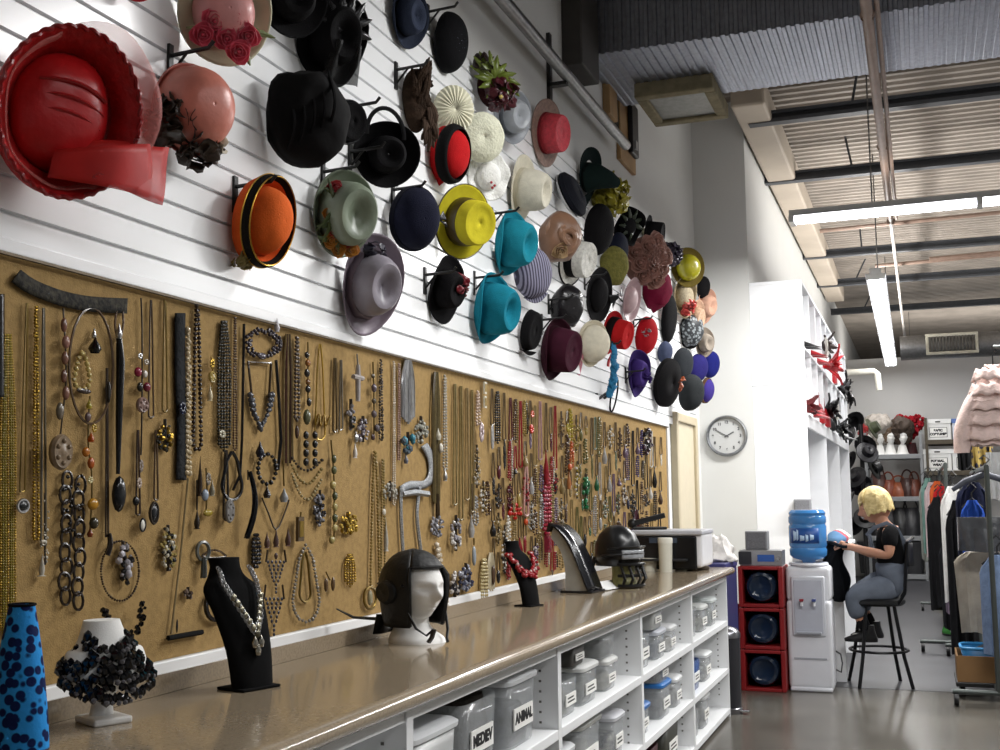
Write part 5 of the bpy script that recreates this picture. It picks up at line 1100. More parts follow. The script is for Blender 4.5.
# grey curved stand
p = on_z(580, 592, CT); k = (p-EYE).dot(_f)/FOC
o = thing('necklace_stand', p, 'tall curved grey necklace stand with a glossy black front edge', 'display form', 'display forms on the counter', rz=-.12)
cv = [(14, 2), (6, 22), (-3, 42), (-12, 56), (-21, 64)]; bk = [(-24, 54), (-14, 42), (-9, 24), (-9, 2)]
cvs = spline(cv, 14); bks = spline(bk, 12)
poly = [(x*k, z*k) for x, z in cvs+bks]; n = len(poly); wd = 16*k
MB().add([(x, -wd, z) for x, z in poly]+[(x, wd, z) for x, z in poly], [tuple(range(n-1, -1, -1)), tuple(range(n, 2*n))]+[(i, (i+1) % n, n+(i+1) % n, n+i) for i in range(n)]).build('stand_body', satin('#a3a29c'), o, smooth=False)
m = MB(); pp = [((x+2)*k, (z+1)*k) for x, z in cvs]+[(-25*k, 68*k), (-27*k, 60*k)]
m.add([(x, -wd*1.15, z) for x, z in pp]+[(x, wd*1.15, z) for x, z in pp], [(i, i+1, len(pp)+i+1, len(pp)+i) for i in range(len(pp)-1)])
m.build('front_panel', mat('black_gloss', '#17181c', rough=.18, var=.1), o, solid=.008)
MB().box((-14*k, -wd*1.1, 0), (20*k, wd*1.1, 2.4*k)).build('foot', mat('black_gloss', '#17181c', rough=.18, var=.1), o, smooth=False, bevel=.003)
# folded white card
p = on_z(604, 589, CT); k = (p-EYE).dot(_f)/FOC
o = tag(MB().grid(lambda u, v: ((u-.5)*26*k, (v-.5)*40*k, .004+7*k*(1-abs(2*u-1))**1.4), 10, 4).build('card', mat('white_card', '#ebebea', rough=.6, var=.02), solid=.001), 'folded white card lying between the grey stand and the black helmet', 'card')
o.location = p; o.rotation_euler = (0, 0, -.2)
# black riot helmet with a face cage, on a clear block
p = on_z(628, 588, CT); k = (p-EYE).dot(_f)/FOC
o = thing('helmet', p, 'black helmet with goggles and a caged face guard on the far counter', 'helmet', rz=-.55)
m = MB(); m.T = MX.Translation((-14*k, 0, 34*k)); m.lathe([(22*k, -12*k), (23*k, 0), (22*k, 10*k), (18*k, 19*k), (11*k, 25*k), (4*k, 27.5*k), (.001, 28*k)], 26, 1.05, .92); m.build('dome', mat('helmet_black', '#0f1012', rough=.3, var=.2), o, solid=.006)
for sg in (-1, 1):
    m = MB(); m.tube([V(q)*k for q in ((-30, sg*16, 30), (-33, sg*19, 18), (-34, sg*18, 2))], 3.*k, 8, flat=.6); m.build('side_strap', lea, o)
m = MB()
for q in range(5): a = radians(-60+30*q); m.tube([V(x_)*k for x_ in ((-2+14*cos(a), 17*sin(a), 24), (4+14*cos(a), 17*sin(a), 10), (0+12*cos(a), 15*sin(a), 2))], 1.6*k, 6)
for z in (24, 13, 3): m.tube([((1+14*cos(a))*k, 17*sin(a)*k, z*k) for a in [radians(-80+16*j) for j in range(11)]], 1.6*k, 6)
m.build('face_cage', plast('#0c0c0d'), o)
loft(MB(), smooth_secs([(-4*k, 0, 1*k, 14*k, 15*k), (-6*k, 0, 12*k, 11*k, 12*k), (-6*k, 0, 26*k, 12*k, 12*k)]), 18).build('stand_block', mat('yellow_lining', '#7f7c4a', rough=.5, var=.4, scale=30), o)
m = MB(); m.tube([((-8+20*cos(a))*k, 21*sin(a)*k, (33+1.5*cos(a))*k) for a in [2*pi*j/22 for j in range(22)]], 2.6*k, 8, closed=True, flat=.5); m.build('goggle_strap', lea, o)
m = MB(); m.grid(lambda u, v: ((-8+21.5*cos(-.75+1.5*u))*k, 22.5*sin(-.75+1.5*u)*k, (29+9*v)*k), 14, 4); m.build('visor', mat('pale_lens', '#8f9296', rough=.1, var=.3, scale=20), o, solid=.004)
m = MB(); m.grid(lambda u, v: ((-14+27*cos(-1.2+2.4*u)+3*v)*k, 25*sin(-1.2+2.4*u)*k, (39+3*v*cos(-1.2+2.4*u))*k), 16, 3); m.build('peak', mat('helmet_black', '#0f1012', rough=.3, var=.2), o, solid=.004)
# white tubs
for px, py, w, h, lab in ((666, 572, 14, 34, 'tall white plastic tub in front of the printer'), (682, 570, 15, 14, 'short white tub right of the tall white tub'), (650, 571, 16, 13, 'short white tub left of the tall white tub')):
    p = on_z(px, py, CT); k = (p-EYE).dot(_f)/FOC
    o = thing('plastic_tub', p, lab, 'tub', 'white tubs on the counter')
    MB().lathe([(.001, 0), (w*.46*k, 0), (w*.5*k, h*.85*k), (.001, h*.85*k)], 24).build('body', plast('#d8d6c8'), o)
    MB().lathe([(w*.53*k, h*.84*k), (w*.53*k, h*.96*k), (w*.5*k, h*k), (.001, h*k)], 24).build('lid', plast('#e2e0d4'), o)
# printer
p = on_z(684, 566, CT)
p = V((-1.385, 6.72, CT))
o = thing('printer', p, 'black and white printer at the far end of the counter', 'printer')
pw_, pd_, ph_ = .20, .18, .20
MB().box((-pw_, -pd_, .02), (pw_, pd_, .215)).build('body', plast('#dcdcdf'), o, smooth=False, bevel=.02, seg=3)
MB().box((-pw_+.005, -pd_-.012, .01), (pw_-.03, -pd_+.01, .2)).build('front_panel', mat('printer_black', '#111215', rough=.2, var=.1), o, smooth=False, bevel=.012, seg=3)
MB().box((-pw_-.01, -pd_-.015, .205), (pw_+.005, pd_, .232)).build('top_lid', plast('#b9bac0'), o, smooth=False, bevel=.008)
MB().box((-pw_+.05, -pd_-.07, .06), (pw_-.08, -pd_, .072)).build('paper_tray', plast('#2a2b2e'), o, smooth=False, bevel=.003)
MB().box((-.1, -pd_-.02, .16), (.06, -pd_-.012, .19)).build('display', mat('screen', '#3c4654', rough=.1), o, smooth=False)
o = thing('stapler', p+V((-.13, -.05, .233)), 'black stapler lying open on the printer', 'stapler', rz=.3)
MB().box((-.1, -.03, 0), (.1, .03, .016)).build('base', plast('#141416'), o, smooth=False, bevel=.004)
m = MB(); m.T = MX.Translation((-.1, 0, .02)) @ MX.Rotation(radians(-14), 4, 'Y') @ MX.Rotation(0, 4, 'Z'); m.box((0, -.025, 0), (.2, .025, .03)); m.T = MX.Translation((-.1, 0, .018)); m.ico((0, 0, .018), .03, 2); m.build('arm', plast('#141416'), o, bevel=.004)
o = tag(MB().box((-.07, -.025, 0), (.07, .025, .025)).build('pen_case', mat('brown_case', '#4d4338', rough=.6, var=.4, scale=30), smooth=False, bevel=.008), 'small brown case on the counter before the printer', 'case')
o.location = on_z(697, 570, CT); o.rotation_euler = (0, 0, .3)
# navy cabinet behind the counter end with a crumpled bag
o = thing('cabinet', (-1.365, 7.36, 0), 'navy blue metal cabinet just beyond the far end of the counter', 'cabinet')
MB().box((-.28, -.25, 0), (.215, .2, .83)).build('body', mat('navy_paint', '#2a2a58', rough=.45, var=.08), o, smooth=False, bevel=.006)
MB().box((-.29, -.27, .83), (.22, .21, .87)).build('top', mat('navy_paint', '#33336a', rough=.4, var=.08), o, smooth=False, bevel=.008)
MB().box((-.24, -.256, .05), (.17, -.25, .78)).build('door', mat('navy_paint', '#28284f', rough=.45, var=.08), o, smooth=False, bevel=.004)
m = MB(); m.grid(lambda u, v: (lambda a, t: ((.13+.03*nz((cos(a), sin(a), t*2), 2.2))*cos(a)*(1-.55*t*t), (.12+.03*nz((cos(a), sin(a), t*2), 3.))*sin(a)*(1-.55*t*t), .16*t+.02*nz((cos(a)*2, sin(a)*2, t))))(2*pi*u, v), 30, 10)
o = tag(m.build('plastic_bag', mat('white_bag', '#dcd8d4', rough=.4, var=.15, scale=12, bump=.4, bscale=25), solid=.002), 'crumpled white plastic bag on the navy cabinet', 'bag'); o.location = (-1.25, 7.33, .8705)
# pedal bin at the end of the shelf unit
o = thing('pedal_bin', (-1.135, 7.01, 0), 'slim black pedal bin beside the end of the shelf units', 'bin')
MB().lathe([(.001, .02), (.07, .02), (.074, .44), (.001, .44)], 26).build('body', plast('#26262b'), o)
MB().lathe([(.077, .44), (.077, .465), (.06, .49), (.02, .505), (.001, .506)], 26).build('lid', metal('#8a8a8e', .3), o)
MB().lathe([(.001, 0), (.076, 0), (.076, .03), (.07, .035)], 26).build('foot_ring', metal('#8a8a8e', .3), o)
MB().box((.05, -.04, .012), (.12, .0, .024)).build('pedal', metal('#b5b5b8', .25), o, smooth=False, bevel=.004)
# ---------------------------------------------------------------- bins on the shelves
clear = mat('clear_plastic', '#c9cdcf', rough=.1, var=.05, alpha=.27)
clear2 = mat('milky_plastic', '#c9cbca', rough=.25, var=.05, alpha=.7)
labm = mat('label_paper', '#e9e8e4', rough=.7, var=.02); ink = mat('label_ink', '#17171a', rough=.7)
def bin_(Y, z, w, d, h, label, content, lid='#d5d7d8', body=None, txt=None, name='storage_bin', fill=.62, x=None, lab=True, hang=True, rz=0.):
    o = thing(name, ((FX-.03-d/2) if x is None else x, Y, z), label, 'storage bin', 'plastic bins under the counter', rz=rz)
    m = MB()
    pr = [(.0, .93), (h*.03, .95), (h, 1.0)]
    secs = [(0, 0, zz+.001, d/2*s_, w/2*s_) for zz, s_ in pr]
    loft(m, secs, 28, .22, cap=False); m.build('body', body or clear, o, solid=.003, off=-1.)
    loft(MB(), [(0, 0, .001, d/2*.92, w/2*.92), (0, 0, .004, d/2*.93, w/2*.93)], 28, .35).build('bottom', body or clear, o)
    if fill:
        m = MB()
        loft(m, [(0, 0, .006, d/2*.88, w/2*.88), (0, 0, h*fill*.6, d/2*.92, w/2*.92), (jit(.01), jit(.01), h*fill, d/2*.8, w/2*.8), (0, 0, h*fill*1.04, d/2*.4, w/2*.4)], 28, .4)
        m.build('contents', mat('packed_costume_parts', content, rough=.85, col2=random.choice(['#1c1a1a', '#2a2724', '#8f8b80', '#c2beb4']), scale=34, bump=.6, bscale=40), o)
    if lid:
        loft(MB(), [(0, 0, h, d/2*1.04, w/2*1.04), (0, 0, h+.012, d/2*1.05, w/2*1.05), (0, 0, h+.02, d/2*.98, w/2*.98), (0, 0, h+.022, d/2*.9, w/2*.9)], 28, .22).build('lid', plast(lid), o)
    if lab:
        lo = MB().box((d/2*.985, -w*.30, h*.30), (d/2*.985+.004, w*.30, h*.62)).build('label_card', labm, o, smooth=False)
        if txt: text_mesh('lettering', txt, h*.22, ink, lo, (d/2*.985+.0045, 0, h*.46), (pi/2, 0, pi/2), .002)
        else:
            m = MB()
            for q in range(2): m.box((d/2*.985+.004, -w*.22, h*(.39+.1*q)), (d/2*.985+.0045, w*.2*(1-.3*q), h*(.43+.1*q)))
            m.build('print_lines', ink, lo, smooth=False)
    return o
T = CT-.075
# bay with the animal bin (y 2.42 - 3.56): upper shelf z=.552
bin_(2.64, .552, .30, .34, .155, 'white lidded tub at the near end of the upper shelf', '#8b8a86', '#dfe1e3', clear2, lab=False)
bin_(2.95, .552, .27, .32, .19, 'open clear bin of dark feathers with a small white label', '#38322d', None, clear, 'MEDIEV', fill=1.02)
bin_(3.29, .552, .28, .32, .188, 'large lidded clear bin labelled ANIMAL on the upper shelf', '#54535c', '#cfd1d3', clear, 'ANIMAL', fill=.6)
bin_(2.7, .28, .34, .36, .19, 'clear bin on the middle shelf under the white lidded tub', '#77737b', '#ced0d2')
bin_(3.2, .28, .34, .36, .19, 'clear bin on the middle shelf under the animal bin', '#5e6468', '#ced0d2')
# bay 3.56 - 4.70
bin_(3.78, .552, .19, .3, .12, 'grey clear bin with a square label, first right of the animal bin divider', '#6d6b63', None, clear, fill=.6)
bin_(4.03, .552, .22, .3, .12, 'clear bin with a white lid on the upper shelf right of the grey clear bin', '#6b6a60', '#d9dad8', clear)
bin_(3.93, .696, .17, .3, .07, 'flat dark bin with a large white label lying on top of the grey clear bin', '#2e2a25', None, plast('#3a3834'), fill=.8, x=FX-.19)
bin_(4.33, .552, .17, .28, .10, 'small clear bin at the far end of the upper shelf above the labelled tubs', '#a09a8e', '#cfcfcd', clear)
bin_(4.3, .676, .2, .28, .08, 'shallow clear bin stacked near the far divider under the countertop', '#4f4d45', None, clear, fill=.7, lab=False)
bin_(3.72, .28, .2, .3, .16, 'round shouldered white tub on the middle shelf behind the first divider', '#3a3a40', '#d5d7d9', clear2, lab=False)
bin_(4.02, .28, .3, .34, .2, 'large grey clear bin with slanting print on the middle shelf', '#6a6962', '#a9aaa6', clear)
bin_(4.42, .28, .18, .3, .15, 'purple grey jar shaped bin on the middle shelf before the divider', '#4a4a55', '#c6c7cc', clear)
bin_(3.9, .05, .34, .36, .18, 'clear bin on the bottom shelf in the bay right of the animal bin', '#615d55')
# bay 4.70 - 5.80
bin_(4.90, .552, .2, .28, .14, 'clear bin of pale papers at the near side of the second bay from the end', '#b0aca6', None, clear, fill=.9)
bin_(5.22, .552, .2, .26, .11, 'dusky blue jar shaped bin on the upper shelf of the second bay from the end', '#4b4f66', '#b9bcc4', clear)
bin_(5.16, .69, .2, .24, .09, 'white labelled bin stacked on the dusky blue jar bin', '#8f8d89', None, clear2)
bin_(5.48, .552, .16, .24, .10, 'small clear bin at the far side of the second bay from the end', '#b5b1ab', '#d4d5d6', clear)
bin_(4.86, .28, .2, .28, .11, 'clear bin with a bright blue lid at the near side of the middle shelf', '#8f8e92', '#1f62a8', clear)
bin_(5.3, .28, .22, .28, .14, 'tall clear bin with a bright blue lid in the middle of the middle shelf', '#6f6d70', '#2a6fb5', clear)
bin_(5.28, .44, .2, .24, .09, 'clear bin of grey bundles stacked on the blue lidded bin', '#7b7a78', None, clear, fill=.9)
bin_(5.58, .28, .16, .26, .12, 'narrow clear bin by the divider on the middle shelf', '#a5a29c', '#d4d5d6', clear)
bin_(5.0, .05, .24, .3, .15, 'dark red bin on the bottom shelf of the second bay from the end', '#5a1c22', None, plast('#43181d'), fill=.6, lab=False)
bin_(5.42, .05, .3, .3, .17, 'olive dark bin with a large white label on the bottom shelf', '#38382e', None, plast('#35352c'), fill=.7)
# bay 5.80 - 6.90
bin_(6.0, .552, .22, .28, .15, 'clear bin of tan bundles on the upper shelf of the far bay', '#7d7664', None, clear, fill=.95, lab=False)
bin_(6.32, .552, .2, .26, .12, 'clear bin of pale bundles on the upper shelf of the far bay', '#a9a698', '#d6d8d6', clear)
bin_(6.62, .552, .18, .26, .13, 'clear bin with a blue label band at the end of the far bay', '#b5bcb8', '#cdd3d2', clear)
bin_(6.05, .28, .22, .28, .15, 'blue bin on the middle shelf of the far bay', '#274a8c', None, mat('blue_clear', '#2f5a9c', rough=.2, alpha=.75))
bin_(6.4, .28, .2, .28, .13, 'clear bin of white bundles on the middle shelf of the far bay', '#c0bfba', '#d8dada', clear)
bin_(6.0, .05, .2, .28, .14, 'dark grey bin at the near side of the bottom shelf of the far bay', '#4b4946', None, clear, fill=.9, lab=False)
bin_(6.3, .05, .2, .28, .15, 'clear bin of grey bundles on the bottom shelf of the far bay', '#8a8884', '#d0d2d2', clear)
# ================================================================ water cooler corner
# red crates with bottle ends
red = mat('red_crate', '#8e1a1c', rough=.45, var=.15, scale=8)
jugm = mat('dark_water_jug', '#1c2a3e', rough=.12, var=.3, scale=3)
rx, ry = -1.035, 7.80
for q in range(3):
    z = q*.272
    o = thing('bottle_crate', (rx+.09*(0 if q else 0), ry, z), ('bottom red plastic crate of the stack beside the water cooler', 'middle red plastic crate of the stack beside the water cooler', 'top red plastic crate of the stack beside the water cooler')[q], 'crate', 'red crates')
    W2, H2, D2 = .146, .268, .34
    for (a, b) in (((-W2, 0, 0), (-W2+.03, D2, H2)), ((W2-.03, 0, 0), (W2, D2, H2))):
        MB().box(a, b).build('side_panel', red, o, smooth=False, bevel=.006)
    MB().box((-W2+.03, 0, 0), (W2-.03, D2, .022)).build('bottom_rail', red, o, smooth=False, bevel=.004)
    MB().box((-W2+.03, 0, H2-.022), (W2-.03, D2, H2)).build('top_rail', red, o, smooth=False, bevel=.004)
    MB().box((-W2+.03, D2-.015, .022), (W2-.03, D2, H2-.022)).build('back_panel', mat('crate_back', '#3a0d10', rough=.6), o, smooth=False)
    j = thing('water_jug', (rx, ry+.02, z+.134), ('dark blue water jug lying in the bottom red crate', 'dark blue water jug lying in the middle red crate', 'dark blue water jug lying in the top red crate')[q], 'water jug', 'jugs in the red crates', rot=(pi/2, 0, 0))
    m = MB(); m.T = MX.Rotation(pi, 4, 'X'); m.lathe([(.001, .012), (.06, .012), (.075, 0), (.092, .006), (.103, .03), (.105, .07), (.1, .085), (.105, .10), (.105, .2), (.08, .24), (.03, .27), (.03, .3), (.001, .3)], 28); m.build('jug_body', jugm, j)
    m = MB(); m.T = MX.Rotation(pi, 4, 'X'); m.lathe([(.026, .298), (.031, .298), (.031, .308), (.001, .308)], 16); m.build('cap', plast('#c9ccd2'), j)
o = thing('crate_stand', (-1.245, 7.86, 0), 'narrow red frame half hidden behind the shelf end', 'frame')
m = MB()
for x in (-.05, .05):
    MB().box((x-.01, 0, 0), (x+.01, .02, .56)).build('post', red, o, smooth=False)
for z in (.02, .28, .54): MB().box((-.05, 0, z), (.05, .02, z+.02)).build('rail', red, o, smooth=False)
alu = mat('brushed_silver', '#a6a7aa', rough=.35, metal=.6, var=.1, scale=40)
o = thing('stereo_unit', (rx+.0, ry+.06, .812), 'flat silver stereo unit on top of the red crates', 'stereo')
MB().box((-.14, 0, 0), (.14, .2, .105)).build('body', alu, o, smooth=False, bevel=.006)
MB().box((-.145, -.006, .01), (-.06, 0, .095)).build('dark_panel', plast('#2c2d33'), o, smooth=False)
MB().box((-.02, -.006, .03), (.09, 0, .075)).build('display', mat('blue_display', '#2c4f8f', rough=.15, emit=.25), o, smooth=False)
MB().cyl((.117, -.016, .05), (.117, 0, .05), .016, 14).build('volume_knob', metal('#c5c5c8', .25), o)
o = thing('speaker', (rx-.03, ry+.07, .918), 'small grey speaker box standing on the silver stereo unit', 'speaker')
MB().box((-.07, 0, 0), (.075, .13, .125)).build('cabinet', mat('speaker_grey', '#8b8c8f', rough=.5, var=.08), o, smooth=False, bevel=.005)
MB().box((-.06, -.006, .01), (.065, 0, .115)).build('grille', mat('speaker_cloth', '#77787c', rough=.8, scale=90, bump=.4), o, smooth=False)
# water cooler
o = cooler = thing('water_cooler', (-.738, 8.02, 0), 'white water cooler beside the red crates', 'water cooler')
cw = mat('cooler_white', '#dcdde2', rough=.3, var=.03)
MB().box((-.165, -.15, .015), (.165, .17, .60)).build('lower_body', cw, o, bevel=.03, seg=4)
m = MB().box((-.165, -.13, .59), (.165, .17, .82)); m.build('upper_body', cw, o, bevel=.03, seg=4)
MB().box((-.155, -.16, .0), (.155, .16, .03)).build('foot', cw, o, bevel=.012)
MB().box((-.125, -.162, .36), (.125, -.128, .76)).build('front_panel', mat('cooler_panel', '#cfd1d8', rough=.3, var=.03), o, bevel=.012, seg=3)
MB().box((-.105, -.168, .385), (.105, -.16, .735)).build('tap_recess', mat('cooler_recess', '#b9bcc6', rough=.35, var=.05), o, smooth=False, bevel=.006)
for x, c in ((-.045, '#8d2430'), (.045, '#3c4a80')):
    h_ = MB().cyl((x, -.20, .585), (x, -.165, .6), .014, 12).cyl((x, -.2, .6), (x, -.2, .565), .011, 10).build('tap', plast('#d4d6da'), o)
    MB().box((x-.015, -.222, .595), (x+.015, -.19, .612)).build('tap_lever', plast(c), h_, smooth=False, bevel=.003)
MB().box((-.09, -.19, .38), (.09, -.165, .395)).build('drip_tray', plast('#a9acb5'), o, smooth=False, bevel=.003)
MB().box((-.12, -.155, .21), (.12, -.149, .222)).build('groove', plast('#a9abb2'), o, smooth=False)
MB().lathe([(.13, .815), (.15, .83), (.145, .842), (.11, .845)], 28).build('bottle_seat', cw, o)
MB().tube([(.16, .1, .12), (.2, .12, .1), (.21, .13, .16), (.2, .13, .22), (.165, .12, .24)], .006, 6).build('power_cord', plast('#38383c'), o)
cooler.scale = (.87, .9, .985)
b = thing('water_bottle', (-.738, 8.02, .846), 'big blue water bottle upside down on the white cooler', 'water bottle')
bm_ = mat('blue_bottle', '#3f86c8', rough=.08, var=.15, scale=4, alpha=.86)
m = MB(); m.lathe([(.035, -.02), (.05, 0), (.10, .012), (.122, .035), (.124, .07), (.117, .085), (.124, .10), (.124, .225), (.117, .24), (.124, .255), (.124, .285), (.117, .298), (.122, .315), (.105, .335), (.001, .33)], 36); m.build('bottle_body', bm_, b)
m = MB(); m.grid(lambda u, v: (.1265*sin(-1.0+1.7*u), -.1265*cos(-1.0+1.7*u), .115+.10*v), 16, 2); lb = m.build('label', mat('bottle_label', '#1d4f96', rough=.4, var=.05), b, solid=.001)
m = MB()
for q, (a, z, w, h) in enumerate(((-.62, .165, .1, .07), (-.45, .17, .05, .08), (-.2, .15, .12, .04), (.05, .15, .07, .05), (.3, .155, .1, .04))):
    m.grid(lambda u, v: (.1282*sin(a+w*2*(u-.5)), -.1282*cos(a+w*2*(u-.5)), z+h*(v-.5)*(1-.3*u)), 4, 1)
m.build('label_print', mat('label_white', '#b9d4ee', rough=.4), lb, solid=.0008)
# ================================================================ tall white cubby unit and work desk
CX0, CXF, CYN, CYF = -1.328, -.885, 9.946, 15.9
o = thing('cubby_unit', (0, 0, 0), 'tall white wall of cubby shelves facing the aisle', 'shelf unit')
cub = mat('cubby_white', '#e9eaec', rough=.4, var=.02)
def part(nm, a, b, m_=cub, bev=.004): return MB().box(a, b).build(nm, m_, o, smooth=False, bevel=bev)
MB().box((CX0, CYN, 2.22), (CXF, CYN+.03, 3.09)).build('end_panel_upper', cub, o, smooth=False)
MB().box((CX0, CYN, 0), (CXF, CYN+.03, 2.214)).build('end_panel_lower', cub, o, smooth=False)
part('back_panel', (CX0, CYN+.03, 0), (CX0+.02, CYF, 3.09))
part('top_panel', (CX0, CYN, 3.09), (CXF, CYF, 3.12))
part('far_panel', (CX0, CYF-.03, 0), (CXF, CYF, 3.09))
zs_ = [1.95, 2.52]
for z in zs_: part('shelf', (CX0+.02, CYN+.03, z), (CXF, CYF-.03, z+.025))
part('lower_shelf', (CX0+.02, CYN+.03, .02), (CXF, CYF-.03, .08))
ny = 9
for q in range(1, ny): y = CYN+(CYF-CYN)*q/ny; part('divider', (CX0+.02, y, 1.97), (CXF-.003, y+.022, 3.09))
for y in (CYN+2.1, CYN+4.0): part('divider_lower', (CX0+.02, y, .08), (CXF-.003, y+.025, 1.95))
for y0_, y1_ in ((CYN+.03, CYN+2.1), (CYN+2.125, CYN+4.0), (CYN+4.025, CYF-.03)): MB().box((CXF-.02, y0_, 1.86), (CXF, y1_, 1.95)).build('apron', cub, o, smooth=False)
# items in the cubbies
cc = [('#a01c24', 'red'), ('#161618', 'black'), ('#8d8a88', 'grey'), ('#5a3b2c', 'brown'), ('#c8c4bd', 'white'), ('#b58f8a', 'pink')]
used = {}
rd = random.Random(23); dy = (CYF-CYN)/ny
lv = {1.95: 'lower', 2.52: 'upper'}
CO = ['nearest', 'second', 'third', 'fourth', 'fifth', 'sixth', 'seventh', 'eighth', 'farthest']
for q in range(ny):
    for z in zs_:
        if rd.random() < .12: continue
        c, cn = rd.choice(cc[:2] if rd.random() < .6 else cc); ty = rd.choice(['shoe', 'mask', 'bag'])
        y = CYN+.06+dy*(q+.45); x = CXF-.035
        lab = f'{cn} {({"shoe": "pair of heeled shoes", "mask": "feathered mask", "bag": "small handbag"})[ty]} in the {lv[z]} cubby row, {CO[q]} cubby'
        if ty == 'shoe':
            t = thing('heeled_shoes', (x, y, z+.025), lab, 'shoes', 'accessories in the cubbies')
            for s_ in (-.06, .06):
                m = MB(); loft(m, [(-.10, s_, .07, .02, .022), (-.08, s_, .085, .035, .028), (-.02, s_, .055, .04, .027), (.05, s_, .02, .045, .032), (.10, s_, .012, .02, .02)], 12); m.cyl((-.09, s_, .07), (-.095, s_, 0), .012, 8, .006); m.build('shoe', satin(c), t)
        elif ty == 'mask':
            t = thing('feathered_mask', (x, y, z+.03), lab, 'mask', 'accessories in the cubbies')
            m = MB(); m.ico((0, 0, .09), (.03, .10, .06), 2); m.build('mask', satin(c), t)
            m = MB()
            for i in range(7): feather(m, (0, 0, .1), (.04, -.14+.045*i, .22+.05*sin(i)), .025, .1, i, (1, 0, 0))
            m.build('feathers', satin(c), t, solid=.002)
        else:
            t = thing('handbag', (x, y, z+.025), lab, 'bag', 'accessories in the cubbies')
            m = MB(); loft(m, smooth_secs([(0, 0, 0, .05, .10), (0, 0, .08, .045, .11), (0, 0, .15, .02, .085)]), 20); m.build('body', satin(c), t)
            MB().tube([(0, .07*cos(a), .14+.10*sin(a)) for a in [pi*i/12 for i in range(13)]], .006, 6).build('handle', satin(c), t)
        t.scale = (1.35, 1.35, 1.3)
# red feather spray and black items that spill out at the far end
for (px, py, X, c, lab, n, sz) in ((833, 366, -.80, '#c01822', 'bright red feather spray sticking out of the cubby wall', 20, .17), (846, 388, -.80, '#1a1718', 'black feather spray at the far end of the cubby wall', 18, .2), (828, 345, -.86, '#3a2d28', 'brown feather spray in the upper cubbies', 12, .14), (832, 410, -.84, '#17171a', 'black plumes hanging from the middle cubbies', 14, .15), (842, 428, -.8, '#121214', 'black plumes hanging low at the end of the cubbies', 16, .16), (812, 405, -.86, '#6e2a2c', 'dark red headpiece in the near cubby', 10, .1)):
    c0 = on_x(px, py, X); t = thing('feather_spray', c0, lab, 'feathers', 'feather sprays in the cubbies')
    rd2 = random.Random(px); m = MB()
    for i in range(n): feather(m, (-.08, 0, 0), (rd2.uniform(-.02, .09), rd2.uniform(-sz, sz)*2.2, rd2.uniform(-sz, sz)), .035, .1, i, (1, 0, 0))
    m.build('feathers', satin(c), t, solid=.003); MB().ico((-.08, 0, 0), (.03, .05, .03), 1).build('knot', satin(c), t)
# ================================================================ clock on the corner wall
c = on_y(727, 436, 9.944)
o = thing('wall_clock', c, 'round silver rimmed wall clock on the corner wall', 'clock', rot=(pi/2, 0, 0))
MB().lathe([(.168, 0), (.178, .012), (.176, .03), (.165, .04), (.152, .036), (.15, .02)], 48).build('rim', metal('#8f9194', .35), o)
MB().lathe([(.155, 0), (.155, .02), (.0005, .02)], 48).build('dial', mat('dial', '#bcbdbc', rough=.5, var=.02), o)
blkm = mat('dial_ink', '#4a4b4e', rough=.6)
for q in range(1, 13):
    a = pi/2-q*pi/6; text_mesh('numeral', str(q), .034, blkm, o, (.118*cos(a), .118*sin(a), .0215), (0, 0, 0), .0012)
for nm, a, l, w in (('hour_hand', radians(90-62), .07, .005), ('minute_hand', radians(90-300), .105, .0035)):
    m = MB(); m.T = MX.Rotation(a, 4, 'Z'); m.box((-.02, -w, .023), (l, w, .025)); m.build(nm, mat('hand_grey', '#5b5c5f', rough=.5), o, smooth=False)
MB().lathe([(.009, .02), (.009, .028), (.0005, .029)], 14).build('hub', mat('hand_grey', '#5b5c5f', rough=.5), o)
# ================================================================ work desk
o = thing('work_desk', (0, 0, 0), 'white work desk behind the water cooler where the woman sits', 'desk')
MB().box((-.88, 8.36, .885), (-.535, 9.93, .915)).build('desk_top', cub, o, smooth=False, bevel=.006)
MB().box((-.88, 8.36, 0), (-.545, 8.385, .885)).build('end_panel', cub, o, smooth=False)
MB().box((-.88, 9.90, 0), (-.545, 9.925, .885)).build('end_panel', cub, o, smooth=False)
MB().box((-.88, 8.385, .1), (-.86, 9.90, .885)).build('back_panel', cub, o, smooth=False)
o = thing('speaker', on_z(803, 520, 1.1)*0+V((-.98, 9.935, 1.0)), 'small grey speaker mounted on the end of the tall white shelves above the water bottle', 'speaker')
q = on_y(803, 508, 9.93)
o.location = (q.x, 9.944, q.z)
MB().box((-.07, -.07, -.075), (.07, 0, .075)).build('cabinet', mat('speaker_grey', '#8b8c8f', rough=.5, var=.08), o, smooth=False, bevel=.006)
MB().box((-.058, -.076, -.063), (.058, -.07, .063)).build('grille', mat('speaker_cloth', '#77787c', rough=.8, scale=90, bump=.4), o, smooth=False)
pap = mat('paper_sheet', '#e4e3df', rough=.7, var=.03)
for q in range(3):
    o = tag(MB().box((-.11, -.15, 0), (.11, .15, .012)).build('paper_stack', pap, smooth=False, bevel=.002), ('stack of white papers at the near end of the work desk', 'second stack of white papers along the work desk', 'third stack of white papers farther along the work desk')[q], 'papers')
    o.location = (-.72, 8.78+.4*q, .9165); o.rotation_euler = (0, 0, .2-.25*q)
